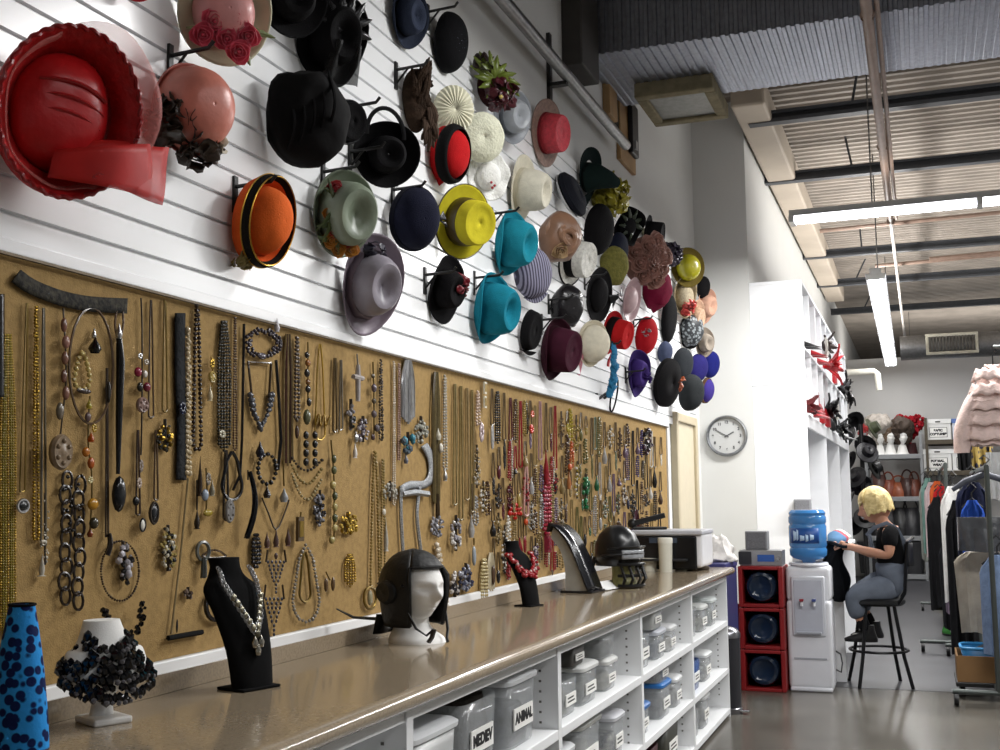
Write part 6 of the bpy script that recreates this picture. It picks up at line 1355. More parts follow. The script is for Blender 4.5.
for q, (c, lab) in enumerate((('#4f6f8f', 'blue cloth bundle on the work desk'), ('#a5545e', 'rose pink cloth bundle on the work desk'), ('#c9c4bb', 'cream cloth bundle on the work desk'))):
    m = MB(); loft(m, smooth_secs([(0, 0, 0, .07, .09), (.01, 0, .04, .075, .10), (0, .01, .08, .04, .05), (0, 0, .095, .01, .01)]), 16)
    o = tag(m.build('cloth_bundle', cloth(c)), lab, 'cloth'); o.location = (-.63, 8.98+.26*q, .9155)
o = thing('tape_dispenser', (-.66, 8.52, .9155), 'small black tape dispenser at the near corner of the work desk', 'tape dispenser')
MB().box((-.03, -.07, 0), (.03, .07, .03)).build('base', plast('#17171a'), o, smooth=False, bevel=.006)
m = MB(); m.T = MX.Translation((-.01, 0, .05)) @ MX.Rotation(pi/2, 4, 'Y'); m.lathe([(.02, 0), (.036, 0), (.036, .02), (.02, .02), (.02, 0)], 20); m.build('tape_roll', plast('#b9b5a6'), o)
# ================================================================ bar stool
sx, sy_ = -.325, 8.30
o = thing('bar_stool', (sx, sy_, 0), 'black metal bar stool with a backrest and ring footrest', 'stool')
bm1 = mat('black_metal', '#1a1a1c', rough=.35, metal=.5, var=.1)
MB().lathe([(.001, .535), (.17, .535), (.185, .55), (.185, .572), (.17, .585), (.001, .588)], 30).build('seat', mat('black_vinyl', '#151517', rough=.4, var=.1, bump=.1), o)
for q in range(4):
    a = pi/4+q*pi/2+.25
    pts = [(.13*cos(a), .13*sin(a), .54), (.15*cos(a), .15*sin(a), .42), (.19*cos(a), .19*sin(a), .2), (.245*cos(a), .245*sin(a), 0)]
    MB().tube([V(x) for x in pts], .0125, 10).build('leg', bm1, o)
MB().tube([(.19*cos(a), .19*sin(a), .235) for a in [2*pi*q/36 for q in range(36)]], .009, 8, closed=True).build('foot_ring', bm1, o)
for s_ in (-1, 1): MB().tube([(.14, s_*.11, .55), (.185, s_*.13, .62), (.20, s_*.13, .8), (.215, s_*.12, .96)], .011, 8).build('back_post', bm1, o)
m = MB(); m.grid(lambda u, v: (.205+.035*sin(pi*u), -.125+.25*u, .80+.15*v), 12, 3); m.build('back_pad', mat('black_vinyl', '#151517', rough=.4, var=.1, bump=.1), o, solid=.022)
m = MB(); m.tube([(.215, -.12, .96), (.25, 0, .985), (.215, .12, .96)], .012, 8); m.build('top_rail', metal('#8d8d90', .3), o)
# ================================================================ the seated woman
YP = 8.30
def jp(px, py, dy=0.): return on_y(px, py, YP+dy)
def skin(name, chains, ma, parent, root, sub=2, org=None):
    """chains: lists of (point, rx[, ry]); points that coincide are shared"""
    vs = []; rr = []; es = []; idx = {}
    def vid(p, r):
        key = (round(p.x, 4), round(p.y, 4), round(p.z, 4))
        if key not in idx: idx[key] = len(vs); vs.append(p); rr.append(r)
        return idx[key]
    for ch in chains:
        last = None
        for e in ch:
            i = vid(e[0], (e[1], e[2] if len(e) > 2 else e[1]))
            if last is not None and last != i: es.append((last, i))
            last = i
    me = bpy.data.meshes.new(name); me.from_pydata([tuple(p-org) for p in vs], es, []); me.materials.append(ma)
    ob = bpy.data.objects.new(name, me); COL.objects.link(ob); ob.parent = parent
    md = ob.modifiers.new('k', 'SKIN'); md.use_smooth_shade = True; md.branch_smoothing = .3
    for i, v in enumerate(me.skin_vertices[0].data): v.radius = rr[i]; v.use_root = (i == root)
    md = ob.modifiers.new('u', 'SUBSURF'); md.levels = sub; md.render_levels = sub
    dg = bpy.context.evaluated_depsgraph_get(); m2 = bpy.data.meshes.new_from_object(ob.evaluated_get(dg))
    ob.modifiers.clear(); ob.data = m2; m2.name = name
    m2.polygons.foreach_set('use_smooth', [True]*len(m2.polygons))
    return ob
skm = mat('skin', '#b8856a', rough=.55, var=.08, scale=8)
pel = jp(891, 586); org = V((pel.x, YP, 0))
o = thing('person', org, 'seated woman with short blond hair in grey blue overalls holding dark cloth', 'person')
wst = jp(893, 566); che = jp(889, 541); nkb = jp(885, 525); nkt = jp(880, 517)
SH = {s_: jp(890, 530, s_*.155) for s_ in (-1, 1)}; HP = {s_: jp(891, 587, s_*.085) for s_ in (-1, 1)}
EL = {-1: jp(889, 556, -.20), 1: jp(880, 556, .19)}; WR = {-1: jp(849, 547, -.10), 1: jp(846, 545, .06)}
KN_ = {-1: jp(851, 596, -.10), 1: jp(853, 592, .10)}; AN = {-1: jp(868, 634, -.07), 1: jp(874, 630, .08)}
HD = {s_: WR[s_]+(WR[s_]-EL[s_]).normalized()*.055+V((0, 0, -.006)) for s_ in (-1, 1)}
ch = [[(pel, .06, .06), (wst, .07, .065), (che, .10, .08), (nkb, .052), (nkt, .043)]]
for s_ in (-1, 1):
    ch.append([(che, .10, .08), (SH[s_], .047), (SH[s_].lerp(EL[s_], .5), .042), (EL[s_], .035), (EL[s_].lerp(WR[s_], .4), .034), (WR[s_], .022), (HD[s_], .03, .018)])
    ch.append([(pel, .06, .06), (HP[s_], .055), (HP[s_].lerp(KN_[s_], .5), .06), (KN_[s_], .052), (KN_[s_].lerp(AN[s_], .35), .048), (AN[s_], .03)])
    tip = HD[s_]
body = skin('body', ch, skm, o, 0, 2, org)
# fingers, closed round the cloth
for s_ in (-1, 1):
    d = (HD[s_]-WR[s_]).normalized(); side = V((0, 1, 0)); dn = V((0, 0, -1))
    for f in range(4):
        b = HD[s_]+d*.018+side*(.024-.016*f)*1.0+V((0, 0, .004)); l = (.028, .033, .031, .024)[f]
        c = [(b, .0085), (b+d*l+dn*.006, .008), (b+d*(l*1.35)+dn*(.006+l*.6), .0072), (b+d*(l*1.05)+dn*(.010+l*1.1), .006)]
        skin('finger', [c], skm, body, 0, 1, org)
    b = HD[s_]+side*(-.03)*(1 if s_ < 0 else 1)
    skin('thumb', [[(b, .0095), (b+d*.022-side*.012+dn*.012, .009), (b+d*.045-side*.004+dn*.026, .007)]], skm, body, 0, 1, org)
# head
hc = jp(880, 519)
hm = MB(); hm.T = MX.Translation(hc-org+V((0, 0, -.016))) @ MX.Rotation(pi+.12, 4, 'Z') @ MX.Rotation(radians(16), 4, 'Y'); head(hm, .92, True); hm.build('head', skm, body)
fm = hm.T if hm.T is not None else None
Th = MX.Translation(hc-org+V((0, 0, -.016))) @ MX.Rotation(pi+.12, 4, 'Z') @ MX.Rotation(radians(16), 4, 'Y')
hair = mat('blond_hair', '#dcc78e', rough=.5, col2='#b0965a', scale=30, bump=.6, bscale=70)
m = MB(); m.T = Th
def hr(u, v):
    a = radians(38)+radians(284)*u; th = 2.05*v
    z = cos(th); r = sin(min(th, pi/2+.25))
    jag = .008*sin(26*u*pi)+.006*sin(61*u)
    back = .5-.5*cos(a)
    return ((r*cos(a)*.115-.012)*.92, r*sin(a)*.100*.92*(1+.05*sin(40*u)*v), (.126+.128*z-(.012*back+jag)*max(0, v-.6)*2)*.95)
m.grid(hr, 60, 22); m.build('hair', hair, body, solid=.012)
m = MB(); m.T = Th
m.grid(lambda u, v: (((.112*sin(min(1.5, 1.62*v)))*cos(radians(-44+88*u))-.010)*.95, (.104*sin(min(1.5, 1.62*v)))*sin(radians(-44+88*u)), (.128+.122*cos(1.15*v)-.03*v*v+.012*sin(9*u)*v)*.95), 16, 8); m.build('fringe', hair, body, solid=.010)
# eyebrow, eye and mouth hints
for s_ in (-1, 1):
    m = MB(); m.T = Th; m.ico((.083*.92, s_*.032*.92, .119*.92), (.006, .012, .005), 1); m.build('eye', mat('eye_dark', '#3a2a22', rough=.3), body)
    m = MB(); m.T = Th; m.tube([(.092*.92, s_*.018*.92, .138*.92), (.090*.92, s_*.034*.92, .142*.92), (.080*.92, s_*.048*.92, .137*.92)], .0028, 5); m.build('eyebrow', mat('brow', '#8a6a42', rough=.7), body)
m = MB(); m.T = Th; m.tube([(.094*.92, -.018*.92, .046*.92), (.104*.92, 0, .047*.92), (.094*.92, .018*.92, .046*.92)], .004, 6); m.build('lips', mat('lips', '#9a5348', rough=.5), body)
# clothes
tee = cloth('#121214'); ov = mat('denim_grey', '#6b727e', rough=.85, var=.25, scale=10, bump=.4, bscale=26)
ch = [[(pel, .12, .11), (wst, .125, .115), (che, .135, .11), (nkb.lerp(che, .2), .08, .075)]]
for s_ in (-1, 1): ch.append([(che, .135, .11), (SH[s_], .062), (SH[s_].lerp(EL[s_], .35), .058), (SH[s_].lerp(EL[s_], .72), .054)])
skin('t_shirt', ch, tee, body, 0, 2, org)
ch = [[(pel, .15, .14), (wst, .15, .135), (wst.lerp(che, .35), .145, .13)]]
for s_ in (-1, 1): ch.append([(pel, .15, .14), (HP[s_], .105), (HP[s_].lerp(KN_[s_], .5), .095), (KN_[s_], .074), (KN_[s_].lerp(AN[s_], .3), .07), (KN_[s_].lerp(AN[s_], .6), .074)])
skin('overalls', ch, ov, body, 0, 2, org)
bx = che-org+V((-.125, 0, -.02))
m = MB(); m.grid(lambda u, v: (bx.x+.012*cos(pi*(u-.5))*-1+.03*(1-v), -.085+.17*u, bx.z-.09+.16*v), 8, 6); bib = m.build('bib', ov, body, solid=.012)
for s_ in (-1, 1):
    m = MB(); m.tube([V((bx.x-.015, s_*.07, bx.z+.06)), V((bx.x+.03, s_*.08, bx.z+.11)), V((SH[s_].x-org.x-.02, s_*.085, SH[s_].z+.045)), V((SH[s_].x-org.x+.045, s_*.075, SH[s_].z+.005)), V((che.x-org.x+.095, s_*.05, bx.z+.02)), V((wst.x-org.x+.10, s_*.03, wst.z+.02))], .015, 6, flat=.5); m.build('strap', ov, body)
for s_ in (-1, 1):
    a = AN[s_]-org; m = MB()
    loft(m, smooth_secs([(.0, 0, -.05, .055, .036), (-.01, 0, -.035, .065, .038), (-.01, 0, -.005, .05, .036), (.008, 0, .03, .036, .034), (.01, 0, .055, .034, .032)]), 18)
    T_ = MB(); T_.T = MX.Translation(a+V((-.0, 0, 0))); loft(T_, smooth_secs([(-.045, 0, -.052, .105, .038), (-.045, 0, -.03, .108, .041), (-.02, 0, -.005, .075, .038), (.008, 0, .03, .038, .036), (.01, 0, .06, .034, .033)]), 20); T_.build('shoe', mat('black_shoe', '#121214', rough=.4), body)
    T2 = MB(); T2.T = MX.Translation(a); T2.grid(lambda u, v: (-.10+.07*u, (-.02+.04*v), -.004+.014*u), 3, 2); T2.build('shoe_laces', mat('lace_white', '#c9c8c4', rough=.7), body, solid=.004)
for s_ in (-1, 1): skin('sock', [[(KN_[s_].lerp(AN[s_], .5), .052), (KN_[s_].lerp(AN[s_], .75), .044), (AN[s_], .038)]], cloth('#17171a'), body, 0, 1, org)
# the dark cloth she holds
g0 = (HD[-1]+HD[1])*.5
m = MB()
def drape(u, v):
    w = (u-.5)
    return (-.02+.15*w*(1+.3*v)+.02*sin(7*v+3*u), .05*sin(9*u+2*v)*(.4+v)+.03*w, .02-.40*v*(1-.25*(2*w)**2)+.02*sin(5*u))
m.grid(drape, 28, 20)
dc = tag(m.build('dark_cloth', cloth('#16181c'), solid=.006, sub=1), 'dark charcoal garment hanging from the seated woman\'s hands', 'garment'); dc.location = on_y(836, 548, 8.24)
m = MB(); m.grid(lambda u, v: (-.09+.17*u, .05*(v-.5)*2+.02*sin(6*u), .025+.015*sin(5*u+2*v)), 14, 6); m.build('folded_top', cloth('#1b1e24'), dc, solid=.02)
# ================================================================ back wall shelves
gsh = mat('grey_shelf_paint', '#7f8183', rough=.5, var=.05); bsh = mat('brown_shelf', '#4a4234', rough=.6, var=.1)
YB = 18.3
def bx_(px0, px1, py0, py1, Y): a = on_y(px0, py1, Y); b = on_y(px1, py0, Y); return a, b
def shelf(name, px0, px1, pys, Y, D, m_, label):
    a, _ = bx_(px0, px1, 500, 400, Y); b = on_y(px1, 400, Y)
    o = thing(name, (a.x, Y, 0), label, 'shelf unit'); W = b.x-a.x; zt = on_y(px0, pys[0]-22, Y).z
    for x in (0, W-.04):
        for y in (0, D-.04): MB().box((x, y, 0), (x+.04, y+.04, zt)).build('post', m_, o, smooth=False)
    for py in pys: z = on_y(px0, py, Y).z; MB().box((0, -.005, z-.07), (W, D, z)).build('shelf_board', m_, o, smooth=False, bevel=.006)
    return o, a.x, W
shelf('metal_shelf', 862, 920, [455, 497, 536, 574], YB, .7, gsh, 'grey metal shelf unit with foam heads on the back wall')
shelf('storage_shelf', 923, 1010, [440, 471, 525, 575], YB, .7, bsh, 'brown storage shelf unit with white file boxes on the back wall')
cardw = mat('white_card_box', '#dcdcda', rough=.6, var=.03)
for px0, px1, py0, py1, lines, lab, c in ((926, 950, 417, 438.3, ('BASIC', 'COSTUMES'), 'white file box on the upper brown shelf', '#dcdcda'), (953, 972, 417, 438.3, None, 'white box with a blue top on the upper brown shelf', '#d5dae4'), (924, 951, 447, 469.3, ('FORMAL', 'WEAR'), 'white file box under the upper shelf box, lower brown shelf', '#dcdcda'), (953, 980, 447, 469.3, ('VESTS', 'BLACK'), 'second white file box on the lower brown shelf', '#dcdcda')):
    a, b = bx_(px0, px1, py0, py1, YB+.05); W = b.x-a.x; H = b.z-a.z; zb = on_y(923, 440 if py1 < 450 else 471, YB).z
    o = thing('file_box', ((a.x+b.x)/2, YB+.05, zb), lab, 'box', 'file boxes on the back shelves')
    MB().box((-W/2, 0, 0), (W/2, .5, H*.8)).build('body', mat('white_card_box', c, rough=.6, var=.03), o, smooth=False, bevel=.004)
    MB().box((-W/2-.01, -.012, H*.78), (W/2+.01, .51, H)).build('lid', mat('white_card_box', '#5b78b5' if lines is None else '#e3e3e1', rough=.6, var=.03), o, smooth=False, bevel=.004)
    if lines:
        lb = MB().box((-W*.36, -.004, H*.12), (W*.36, 0, H*.60)).build('label_border', ink, o, smooth=False)
        MB().box((-W*.34, -.006, H*.14), (W*.34, -.003, H*.58)).build('label_card', labm, lb, smooth=False)
        for i, t in enumerate(lines): text_mesh('lettering', t, H*.15, ink, lb, (0, -.0065, H*(.45-.18*i)), (pi/2, 0, 0), .004)
        MB().box((-W*.1, -.016, H*.84), (W*.1, -.0125, H*.9)).build('hand_hole', mat('hole_dark', '#26241f', rough=.8), o, smooth=False)
# foam heads and wigs
zt = on_y(870, 455, YB).z
def wig_head(px, s, label, hairc, size, seed, heart=False, hat=None):
    q = on_y(px, 455, YB+.25); o = thing('wig_head', (q.x, YB+.25, zt), label, 'mannequin head', 'foam heads on the grey shelf', rz=-pi/2+.3)
    m = MB(); m.T = MX.Translation((0, 0, .16*s)); head(m, s); m.build('head', foam, o)
    loft(MB(), [(.0, 0, 0, .11*s, .10*s), (-.01, 0, .04*s, .08*s, .08*s), (-.012, 0, .15*s, .055*s, .052*s)], 18).build('neck_base', foam, o)
    if hairc:
        m = MB(); vs, fs = _ico(4)
        for d in vs:
            face = max(0, d.x)*(1 if d.z < .5 else .3)
            r_ = (.118+size*(.35+1.1*max(0, d.z))+.035*(1+size*3)*nz(d+V((seed*3., 0, 0)), 4.)+.02*nz(d, 11.))*(1-.62*G(d.y, d.z, 0, -.25, .55, .55)*(d.x > 0)*min(1, face*2))
            m.v.append(V((-.02*s, 0, .31*s))+d*r_*s)
        m.f = list(fs); m.m = [0]*len(fs)
        m.build('wig', mat('wig', hairc, rough=.7, var=.4, scale=20, bump=.4), o)
    return o
wig_head(870, 1.0, 'foam head with a red wig at the left end of the grey shelf', '#a02a2c', .06, 2)
wig_head(880, 1.0, 'foam head with a tall pale plumed wig', '#a39b92', .15, 3)
wig_head(891, 1.0, 'foam head with a short brown wig in the middle of the shelf', '#6b5744', .05, 4)
wig_head(903, 1.0, 'foam head with a big curly dark brown wig', '#3b2d22', .11, 5)
q = on_y(909, 430, YB+.45)
o = thing('feather_headdress', q, 'large red heart shaped feather headdress standing behind the foam heads', 'headdress')
m = MB(); rd = random.Random(9)
for i in range(420):
    t = rd.uniform(0, 2*pi); r_ = sqrt(rd.random())*.0155; X = r_*16*sin(t)**3; Z = r_*(13*cos(t)-5*cos(2*t)-2*cos(3*t)-cos(4*t)); m.ico((X*.9, rd.uniform(-.08, .08), Z*1.0+.05), rd.uniform(.02, .036), 1)
m.build('feathers', mat('red_feathers', '#8e1420', rough=.8, var=.4, scale=18, bump=.5), o)
MB().cyl((0, 0, -.2), (0, 0, zt-q.z), .09, 12, .12).build('stand', mat('dark_red_stand', '#3a1518', rough=.7), o)
# bags on the second shelf
z2 = on_y(870, 497, YB).z
for i, (px, c, w, h, lab) in enumerate(((879, '#4a2a24', .26, .34, 'dark brown handbag on the second grey shelf'), (889, '#7c3a24', .24, .26, 'rust brown handbag on the second grey shelf'), (899, '#8f4a2a', .3, .22, 'orange brown basket on the second grey shelf'), (908, '#3d2019', .24, .28, 'dark red handbag on the second grey shelf'), (871, '#1c1a20', .25, .3, 'black handbag at the left of the second grey shelf'), (915, '#6b3a2c', .2, .26, 'reddish handbag at the right of the second grey shelf'))):
    q = on_y(px, 497, YB+.3); o = thing('handbag', (q.x, YB+.3, z2), lab, 'bag', 'bags on the grey shelf')
    loft(MB(), smooth_secs([(0, 0, 0, w*.5, .12), (0, 0, h*.5, w*.52, .11), (0, 0, h, w*.4, .04)]), 20).build('body', satin(c), o)
    MB().tube([(w*.33*cos(a), 0, h*.95+h*.5*sin(a)) for a in [pi*j/12 for j in range(13)]], .014, 6).build('handle', satin(c), o)
z3 = on_y(870, 536, YB).z
for i, (px, c, lab) in enumerate(((876, '#1c1b1d', 'black bag on the low grey shelf'), (888, '#232327', 'black and grey bag on the low grey shelf'), (901, '#18181a', 'black bag in the middle of the low grey shelf'), (912, '#2a2a2e', 'charcoal bag at the right of the low grey shelf'))):
    q = on_y(px, 536, YB+.25); o = thing('handbag', (q.x, YB+.25, z3), lab, 'bag', 'bags on the grey shelf')
    loft(MB(), smooth_secs([(0, 0, 0, .16, .14), (0, 0, .2, .17, .13), (0, 0, .42, .10, .05)]), 18).build('body', satin(c), o)
    MB().tube([(.1*cos(a), 0, .4+.16*sin(a)) for a in [pi*j/12 for j in range(13)]], .014, 6).build('handle', satin(c), o)
for i, (px, c, lab) in enumerate(((872, '#1a1a1c', 'black floor bin left under the grey shelf'), (886, '#212124', 'dark floor bin second under the grey shelf'), (900, '#19191b', 'dark floor bin third under the grey shelf'), (913, '#232326', 'dark floor bin at the right under the grey shelf'))):
    q = on_y(px, 574, YB+.3); o = thing('floor_bin', (q.x, YB+.3, on_y(870, 574, YB).z), lab, 'bin', 'bins on the lowest grey shelf')
    loft(MB(), [(0, 0, 0, .16, .2), (0, 0, .45, .19, .23)], 20, .3).build('body', plast(c), o); loft(MB(), [(0, 0, .45, .2, .24), (0, 0, .48, .2, .24)], 20, .3).build('rim', plast('#2c2c30'), o)
# black hat tree before the shelves
q = on_z(864, 583, 0); q = V((on_y(864, 500, 16.6).x, 16.6, 0))
o = thing('hat_tree', q, 'tall stand crowded with black hats and plumes at the end of the white cubbies', 'hat stand')
MB().cyl((0, 0, 0), (0, 0, 2.25), .03, 10).lathe([(.25, 0), (.25, .03), (.03, .06)], 20).build('pole', plast('#151517'), o)
rd = random.Random(4)
for i in range(15):
    z = .75+1.55*i/14; a = i*2.4; r_ = .16+.05*rd.random(); c = V((r_*cos(a), r_*sin(a), z)); m = MB()
    m.T = MX.Translation(c) @ MX.Rotation(a, 4, 'Z') @ MX.Rotation(radians(65), 4, 'Y')
    m.lathe([(.001, .09), (.07, .085), (.085, .0), (.15, -.01), (.155, -.02)], 16); m.build('hanging_hat', satin(rd.choice(['#121214', '#17161c', '#1c1a1d', '#101012', '#3a3f2a' if i > 11 else '#151517'])), o, solid=.01)
# ================================================================ clothes racks on the right
rk = mat('rack_steel', '#4f5452', rough=.4, metal=.6, var=.1)
def garment(px0, px1, py0, py1, Y, c, label, kind='shirt', th=.05, wob=.018, hang=True, name='garment', m_=None, seed=0):
    a = on_y(px0, py1, Y); b = on_y(px1, py0, Y); W = b.x-a.x; H = b.z-a.z; cx = (a.x+b.x)/2
    o = thing(name, (cx, Y, a.z), label, 'garment', 'garments on the clothes racks')
    ph = seed*1.7
    def w_at(t):     # t from hem 0 to top 1
        if kind == 'shirt': return .5*(1-.0*t) if t < .86 else .5*(1-.62*((t-.86)/.14)**.8)
        if kind == 'bag': return .5*(1-.02*t)
        return .5*(.82+.18*t) if t < .9 else .5*(1-.5*((t-.9)/.1))
    secs = 16; n = 36; vs = []; fs = []
    for i in range(secs+1):
        t = i/secs; w = w_at(t)*W
        for j in range(n):
            an = 2*pi*j/n; x = w*math.copysign(abs(cos(an))**.8, cos(an)); y = th*math.copysign(abs(sin(an))**.8, sin(an))*(1-.35*t)
            y += wob*(1.15-t)*sin(x/W*21+ph+1.5*t)+.4*wob*sin(x/W*43+ph); z = H*t+.02*H*(1-t)*sin(x/W*9+ph)
            vs.append((x, y, z))
    for i in range(secs):
        for j in range(n): fs.append((i*n+j, i*n+(j+1) % n, (i+1)*n+(j+1) % n, (i+1)*n+j))
    fs += [tuple(range(n-1, -1, -1)), tuple(secs*n+j for j in range(n))]
    MB().add(vs, fs).build('cloth', m_ or cloth(c, ), o)
    if hang:
        MB().tube([(0, 0, H*.99), (0, 0, H+.05), (.03, 0, H+.085), (.0, 0, H+.12), (-.03, 0, H+.09)], .006, 6).tube([(-W*.42, 0, H*.90), (0, 0, H+.015), (W*.42, 0, H*.90)], .009, 6).build('hanger', plast('#1b1c1e'), o)
    return o
def rack(x, y0, y1, z, label):
    o = thing('clothes_rack', (x, y0, 0), label, 'clothes rack', 'clothes racks')
    MB().tube([(0, 0, z), (0, y1-y0, z)], .016, 10).build('rail', rk, o)
    for y in (0, y1-y0):
        MB().cyl((0, y, .09), (0, y, z), .016, 10).build('post', rk, o)
        MB().tube([(-.26, y, .085), (.26, y, .085)], .016, 10).build('foot_bar', rk, o)
        for s_ in (-1, 1):
            m = MB(); m.T = MX.Translation((s_*.24, y, .04)) @ MX.Rotation(pi/2, 4, 'Y'); m.lathe([(.012, -.014), (.038, -.014), (.04, 0), (.038, .014), (.012, .014)], 16); m.build('wheel', plast('#161617'), o)
    MB().tube([(0, 0, .085), (0, y1-y0, .085)], .014, 8).build('base_bar', rk, o)
    return o
pg = on_y(985, 600, 7.6)
rack(pg.x+.05, 7.62, 9.9, 1.44, 'grey steel clothes rack nearest at the right edge')
p2 = on_y(945, 500, 11.0)
rack(p2.x, 10.1, 13.6, 1.52, 'grey steel clothes rack behind the first one at the right')
denim = mat('blue_denim', '#7e93b5', rough=.85, var=.25, scale=24, bump=.4, bscale=80)
gs = [(922, 930, 483, 560, 13.5, '#8d8f88', 'pale grey garment at the far end of the back rack'), (924, 936, 478, 552, 13.1, '#6f8f86', 'teal green garment near the far end of the back rack'), (927, 939, 482, 556, 12.7, '#b9a6a6', 'pale pink garment on the back rack'), (932, 946, 481, 545, 12.2, '#b5532a', 'orange garment on the back rack'), (935, 950, 486, 540, 11.8, '#a01f22', 'bright red garment right of the orange one on the back rack'), (931, 951, 497, 608, 11.4, '#141416', 'long black garment on the back rack'), (943, 958, 487, 548, 11.0, '#8c1c22', 'dark red garment in front of the long black one'), (942, 957, 545, 628, 10.8, '#17171a', 'black skirt hanging low on the back rack'), (946, 962, 505, 612, 10.4, '#5a4f5c', 'dull mauve garment at the near end of the back rack'),
      (945, 966, 486, 600, 9.7, '#c9c8c6', 'long white garment at the far end of the front rack'), (952, 972, 500, 655, 9.4, '#101013', 'long black dress behind the navy garment on the front rack'), (960, 990, 482, 590, 8.9, '#1a1e33', 'navy garment with blue lining on the front rack'), (964, 984, 500, 575, 8.7, '#24479a', 'bright blue garment beside the navy one'), (957, 1004, 552, 632, 8.3, '#b3aa9c', 'cream draped skirt hanging below the grey plastic cover'), (984, 1016, 555, 655, 7.75, '#7e93b5', 'light blue denim shirt at the right edge')]
for i, (a, b, c, d, Y, col, lab) in enumerate(gs):
    garment(a, b, c, d, Y, col, lab, 'shirt' if i not in (7, 13) else 'trousers', .05 if Y > 9 else .07, .02, seed=i, m_=denim if 'denim' in lab else None)
garment(958, 1012, 517, 551, 8.1, '#3c3e42', 'dark grey folded plastic garment cover across the front rack', 'bag', .09, .012, False, 'garment_cover', mat('grey_plastic_cover', '#4a4c50', rough=.25, var=.35, scale=7, bump=.4, bscale=18), 3)
# upper pink ruffled blouse and pieces beside it
hb_ = MB()
q = on_y(988, 445, 8.6)
o = thing('ruffled_blouse', q, 'pale pink ruffled blouse hanging high at the right edge', 'garment', 'garments on the clothes racks')
m = MB(); loft(m, smooth_secs([(0, 0, 0, .19, .10), (0, 0, .2, .17, .11), (.03, 0, .4, .13, .10), (.06, 0, .58, .09, .07), (.07, 0, .64, .05, .05)]), 26)
for i in range(len(m.v)): v = m.v[i]; m.v[i] = v+V((.018*sin(v.z*55+v.x*30), .02*sin(v.z*48), .01*sin(v.x*70)))
pinkm = mat('pink_ruffle', '#dcc4bd', rough=.8, var=.2, scale=16, bump=.6, bscale=40)
m.build('bodice', pinkm, o)
m = MB()
for r_ in range(5):
    z0 = .04+.12*r_; R_ = .19-.022*r_; cx_ = .012*r_
    m.grid(lambda u, v: (cx_+(R_+.035*v+.014*sin(34*u*pi))*cos(2*pi*u), (.11+.03*v)*sin(2*pi*u), z0+.09*(1-v)+.01*sin(50*u)), 60, 3)
m.build('ruffles', pinkm, o, solid=.004)
m = MB(); loft(m, smooth_secs([(-.20, -.03, -.06, .06, .055), (-.17, -.03, .15, .075, .065), (-.08, -.02, .38, .07, .06), (.02, 0, .52, .05, .05)]), 18); m.build('sleeve', pinkm, o)
MB().tube([(.07, 0, .62), (.07, 0, .72), (.10, 0, .76), (.07, 0, .8)], .006, 6).build('hanger', plast('#1b1c1e'), o)
o.scale = (.86, .86, .86)
tr_ = tag(MB().tube([(q.x+.07, 8.6, q.z+.68), (q.x+.8, 8.6, q.z+.68), (q.x+.8, 8.6, 0)], .016, 10).build('tall_rail', rk), 'tall steel rail carrying the pink ruffled blouse', 'rail')
garment(958, 974, 440, 470, 9.2, '#141416', 'small black top hanging under the pink blouse', 'shirt', .05, .02, True, seed=4)
garment(972, 992, 432, 468, 9.0, '#8f7a3a', 'gold and navy patterned top hanging under the pink blouse', 'shirt', .05, .02, True, seed=5, m_=mat('gold_navy_print', '#a08a48', rough=.7, col2='#1c2140', kind='voronoi', scale=24))
garment(988, 1006, 452, 500, 8.4, '#cfd0d0', 'white paper covered hanger at the right edge', 'bag', .02, .01, False, 'hanger_cover', seed=6)
big = thing('coat_hanger', on_y(985, 474, 7.95), 'large grey blue padded coat hanger at the right edge', 'hanger')
MB().tube([(-.20, 0, -.10), (-.12, 0, -.045), (0, 0, 0), (.12, 0, -.045), (.2, 0, -.10)], [.014, .02, .022, .02, .014], 10).build('hanger_arms', mat('hanger_grey', '#4a4d58', rough=.5), big)
MB().tube([(0, 0, .01), (0, 0, .06), (.03, 0, .09), (0, 0, .12), (-.03, 0, .095)], .006, 6).build('hook', metal('#8a8a8c'), big)
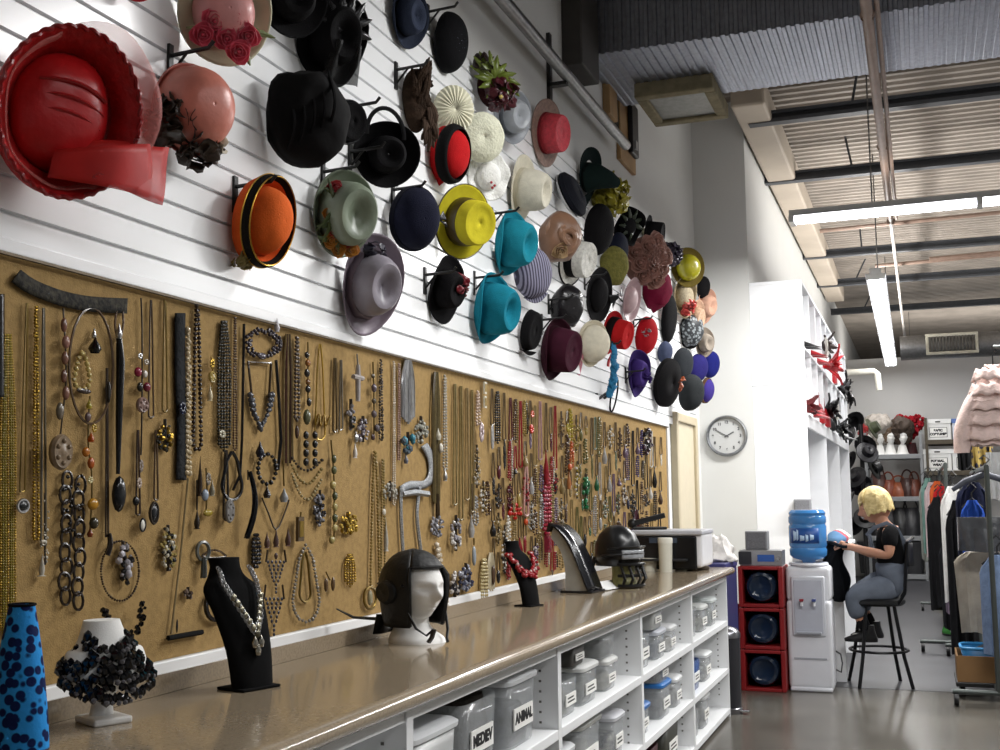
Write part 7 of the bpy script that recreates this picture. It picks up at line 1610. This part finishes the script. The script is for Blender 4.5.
# box and basket under the racks
q = on_z(988, 690, 0)
o = thing('dolly', (q.x, 8.05, 0), 'low black wheeled dolly under the front rack', 'dolly')
MB().box((-.2, -.15, .07), (.3, .3, .1)).build('deck', plast('#1a1a1b'), o, smooth=False, bevel=.006)
for x in (-.16, .26):
    for y in (-.1, .25):
        m = MB(); m.T = MX.Translation((x, y, .036)) @ MX.Rotation(pi/2, 4, 'Y'); m.lathe([(.01, -.014), (.034, -.014), (.036, 0), (.034, .014), (.01, .014)], 14); m.build('wheel', plast('#111112'), o)
o = thing('cardboard_box', (q.x, 8.05, .1005), 'brown cardboard box on the black dolly', 'box')
cb = mat('cardboard', '#8a6a48', rough=.8, var=.12, scale=6)
for a, b in (((-.19, -.14, 0), (.29, -.13, .16)), ((-.19, .27, 0), (.29, .28, .16)), ((-.19, -.13, 0), (-.18, .27, .16)), ((.28, -.13, 0), (.29, .27, .16))): MB().box(a, b).build('side', cb, o, smooth=False)
MB().box((-.18, -.13, 0), (.28, .27, .008)).build('bottom', cb, o, smooth=False)
o = thing('plastic_basket', (q.x+.03, 8.1, .112), 'blue plastic basket standing in the cardboard box', 'basket')
m = MB(); loft(m, [(0, 0, 0, .15, .11), (0, 0, .19, .19, .15)], 28, .35, cap=False); m.build('body', plast('#2272a8'), o, solid=.006)
loft(MB(), [(0, 0, .002, .148, .108), (0, 0, .008, .15, .11)], 28, .35).build('bottom', plast('#2272a8'), o)
MB().tube([(.19*math.copysign(abs(cos(a))**.35, cos(a)), .15*math.copysign(abs(sin(a))**.35, sin(a)), .19) for a in [2*pi*j/36 for j in range(36)]], .009, 6, closed=True).build('rim', plast('#3a8cc4'), o)
m = MB(); loft(m, smooth_secs([(0, 0, .02, .12, .09), (0, 0, .14, .15, .11), (.02, 0, .2, .08, .06)]), 18); m.build('clothes_inside', cloth('#23252a'), o)
for i, (px, py, c, lab) in enumerate(((942, 588, '#5a5a58', 'grey shoe on the floor under the back rack'), (948, 602, '#b9b04a', 'yellow and black shoe under the back rack'), (955, 628, '#3c7a3a', 'green shoe under the front rack'))):
    q = on_z(px, py+8, 0); o = thing('shoe', q, lab, 'shoe', 'shoes under the racks', rz=-.7)
    loft(MB(), smooth_secs([(0, 0, .002, .13, .045), (0, 0, .03, .135, .05), (-.03, 0, .07, .09, .042), (-.05, 0, .11, .05, .036)]), 18).build('upper', cloth(c), o); loft(MB(), [(0, 0, 0, .132, .047), (0, 0, .018, .137, .052)], 18).build('sole', plast('#1b1b1b'), o)
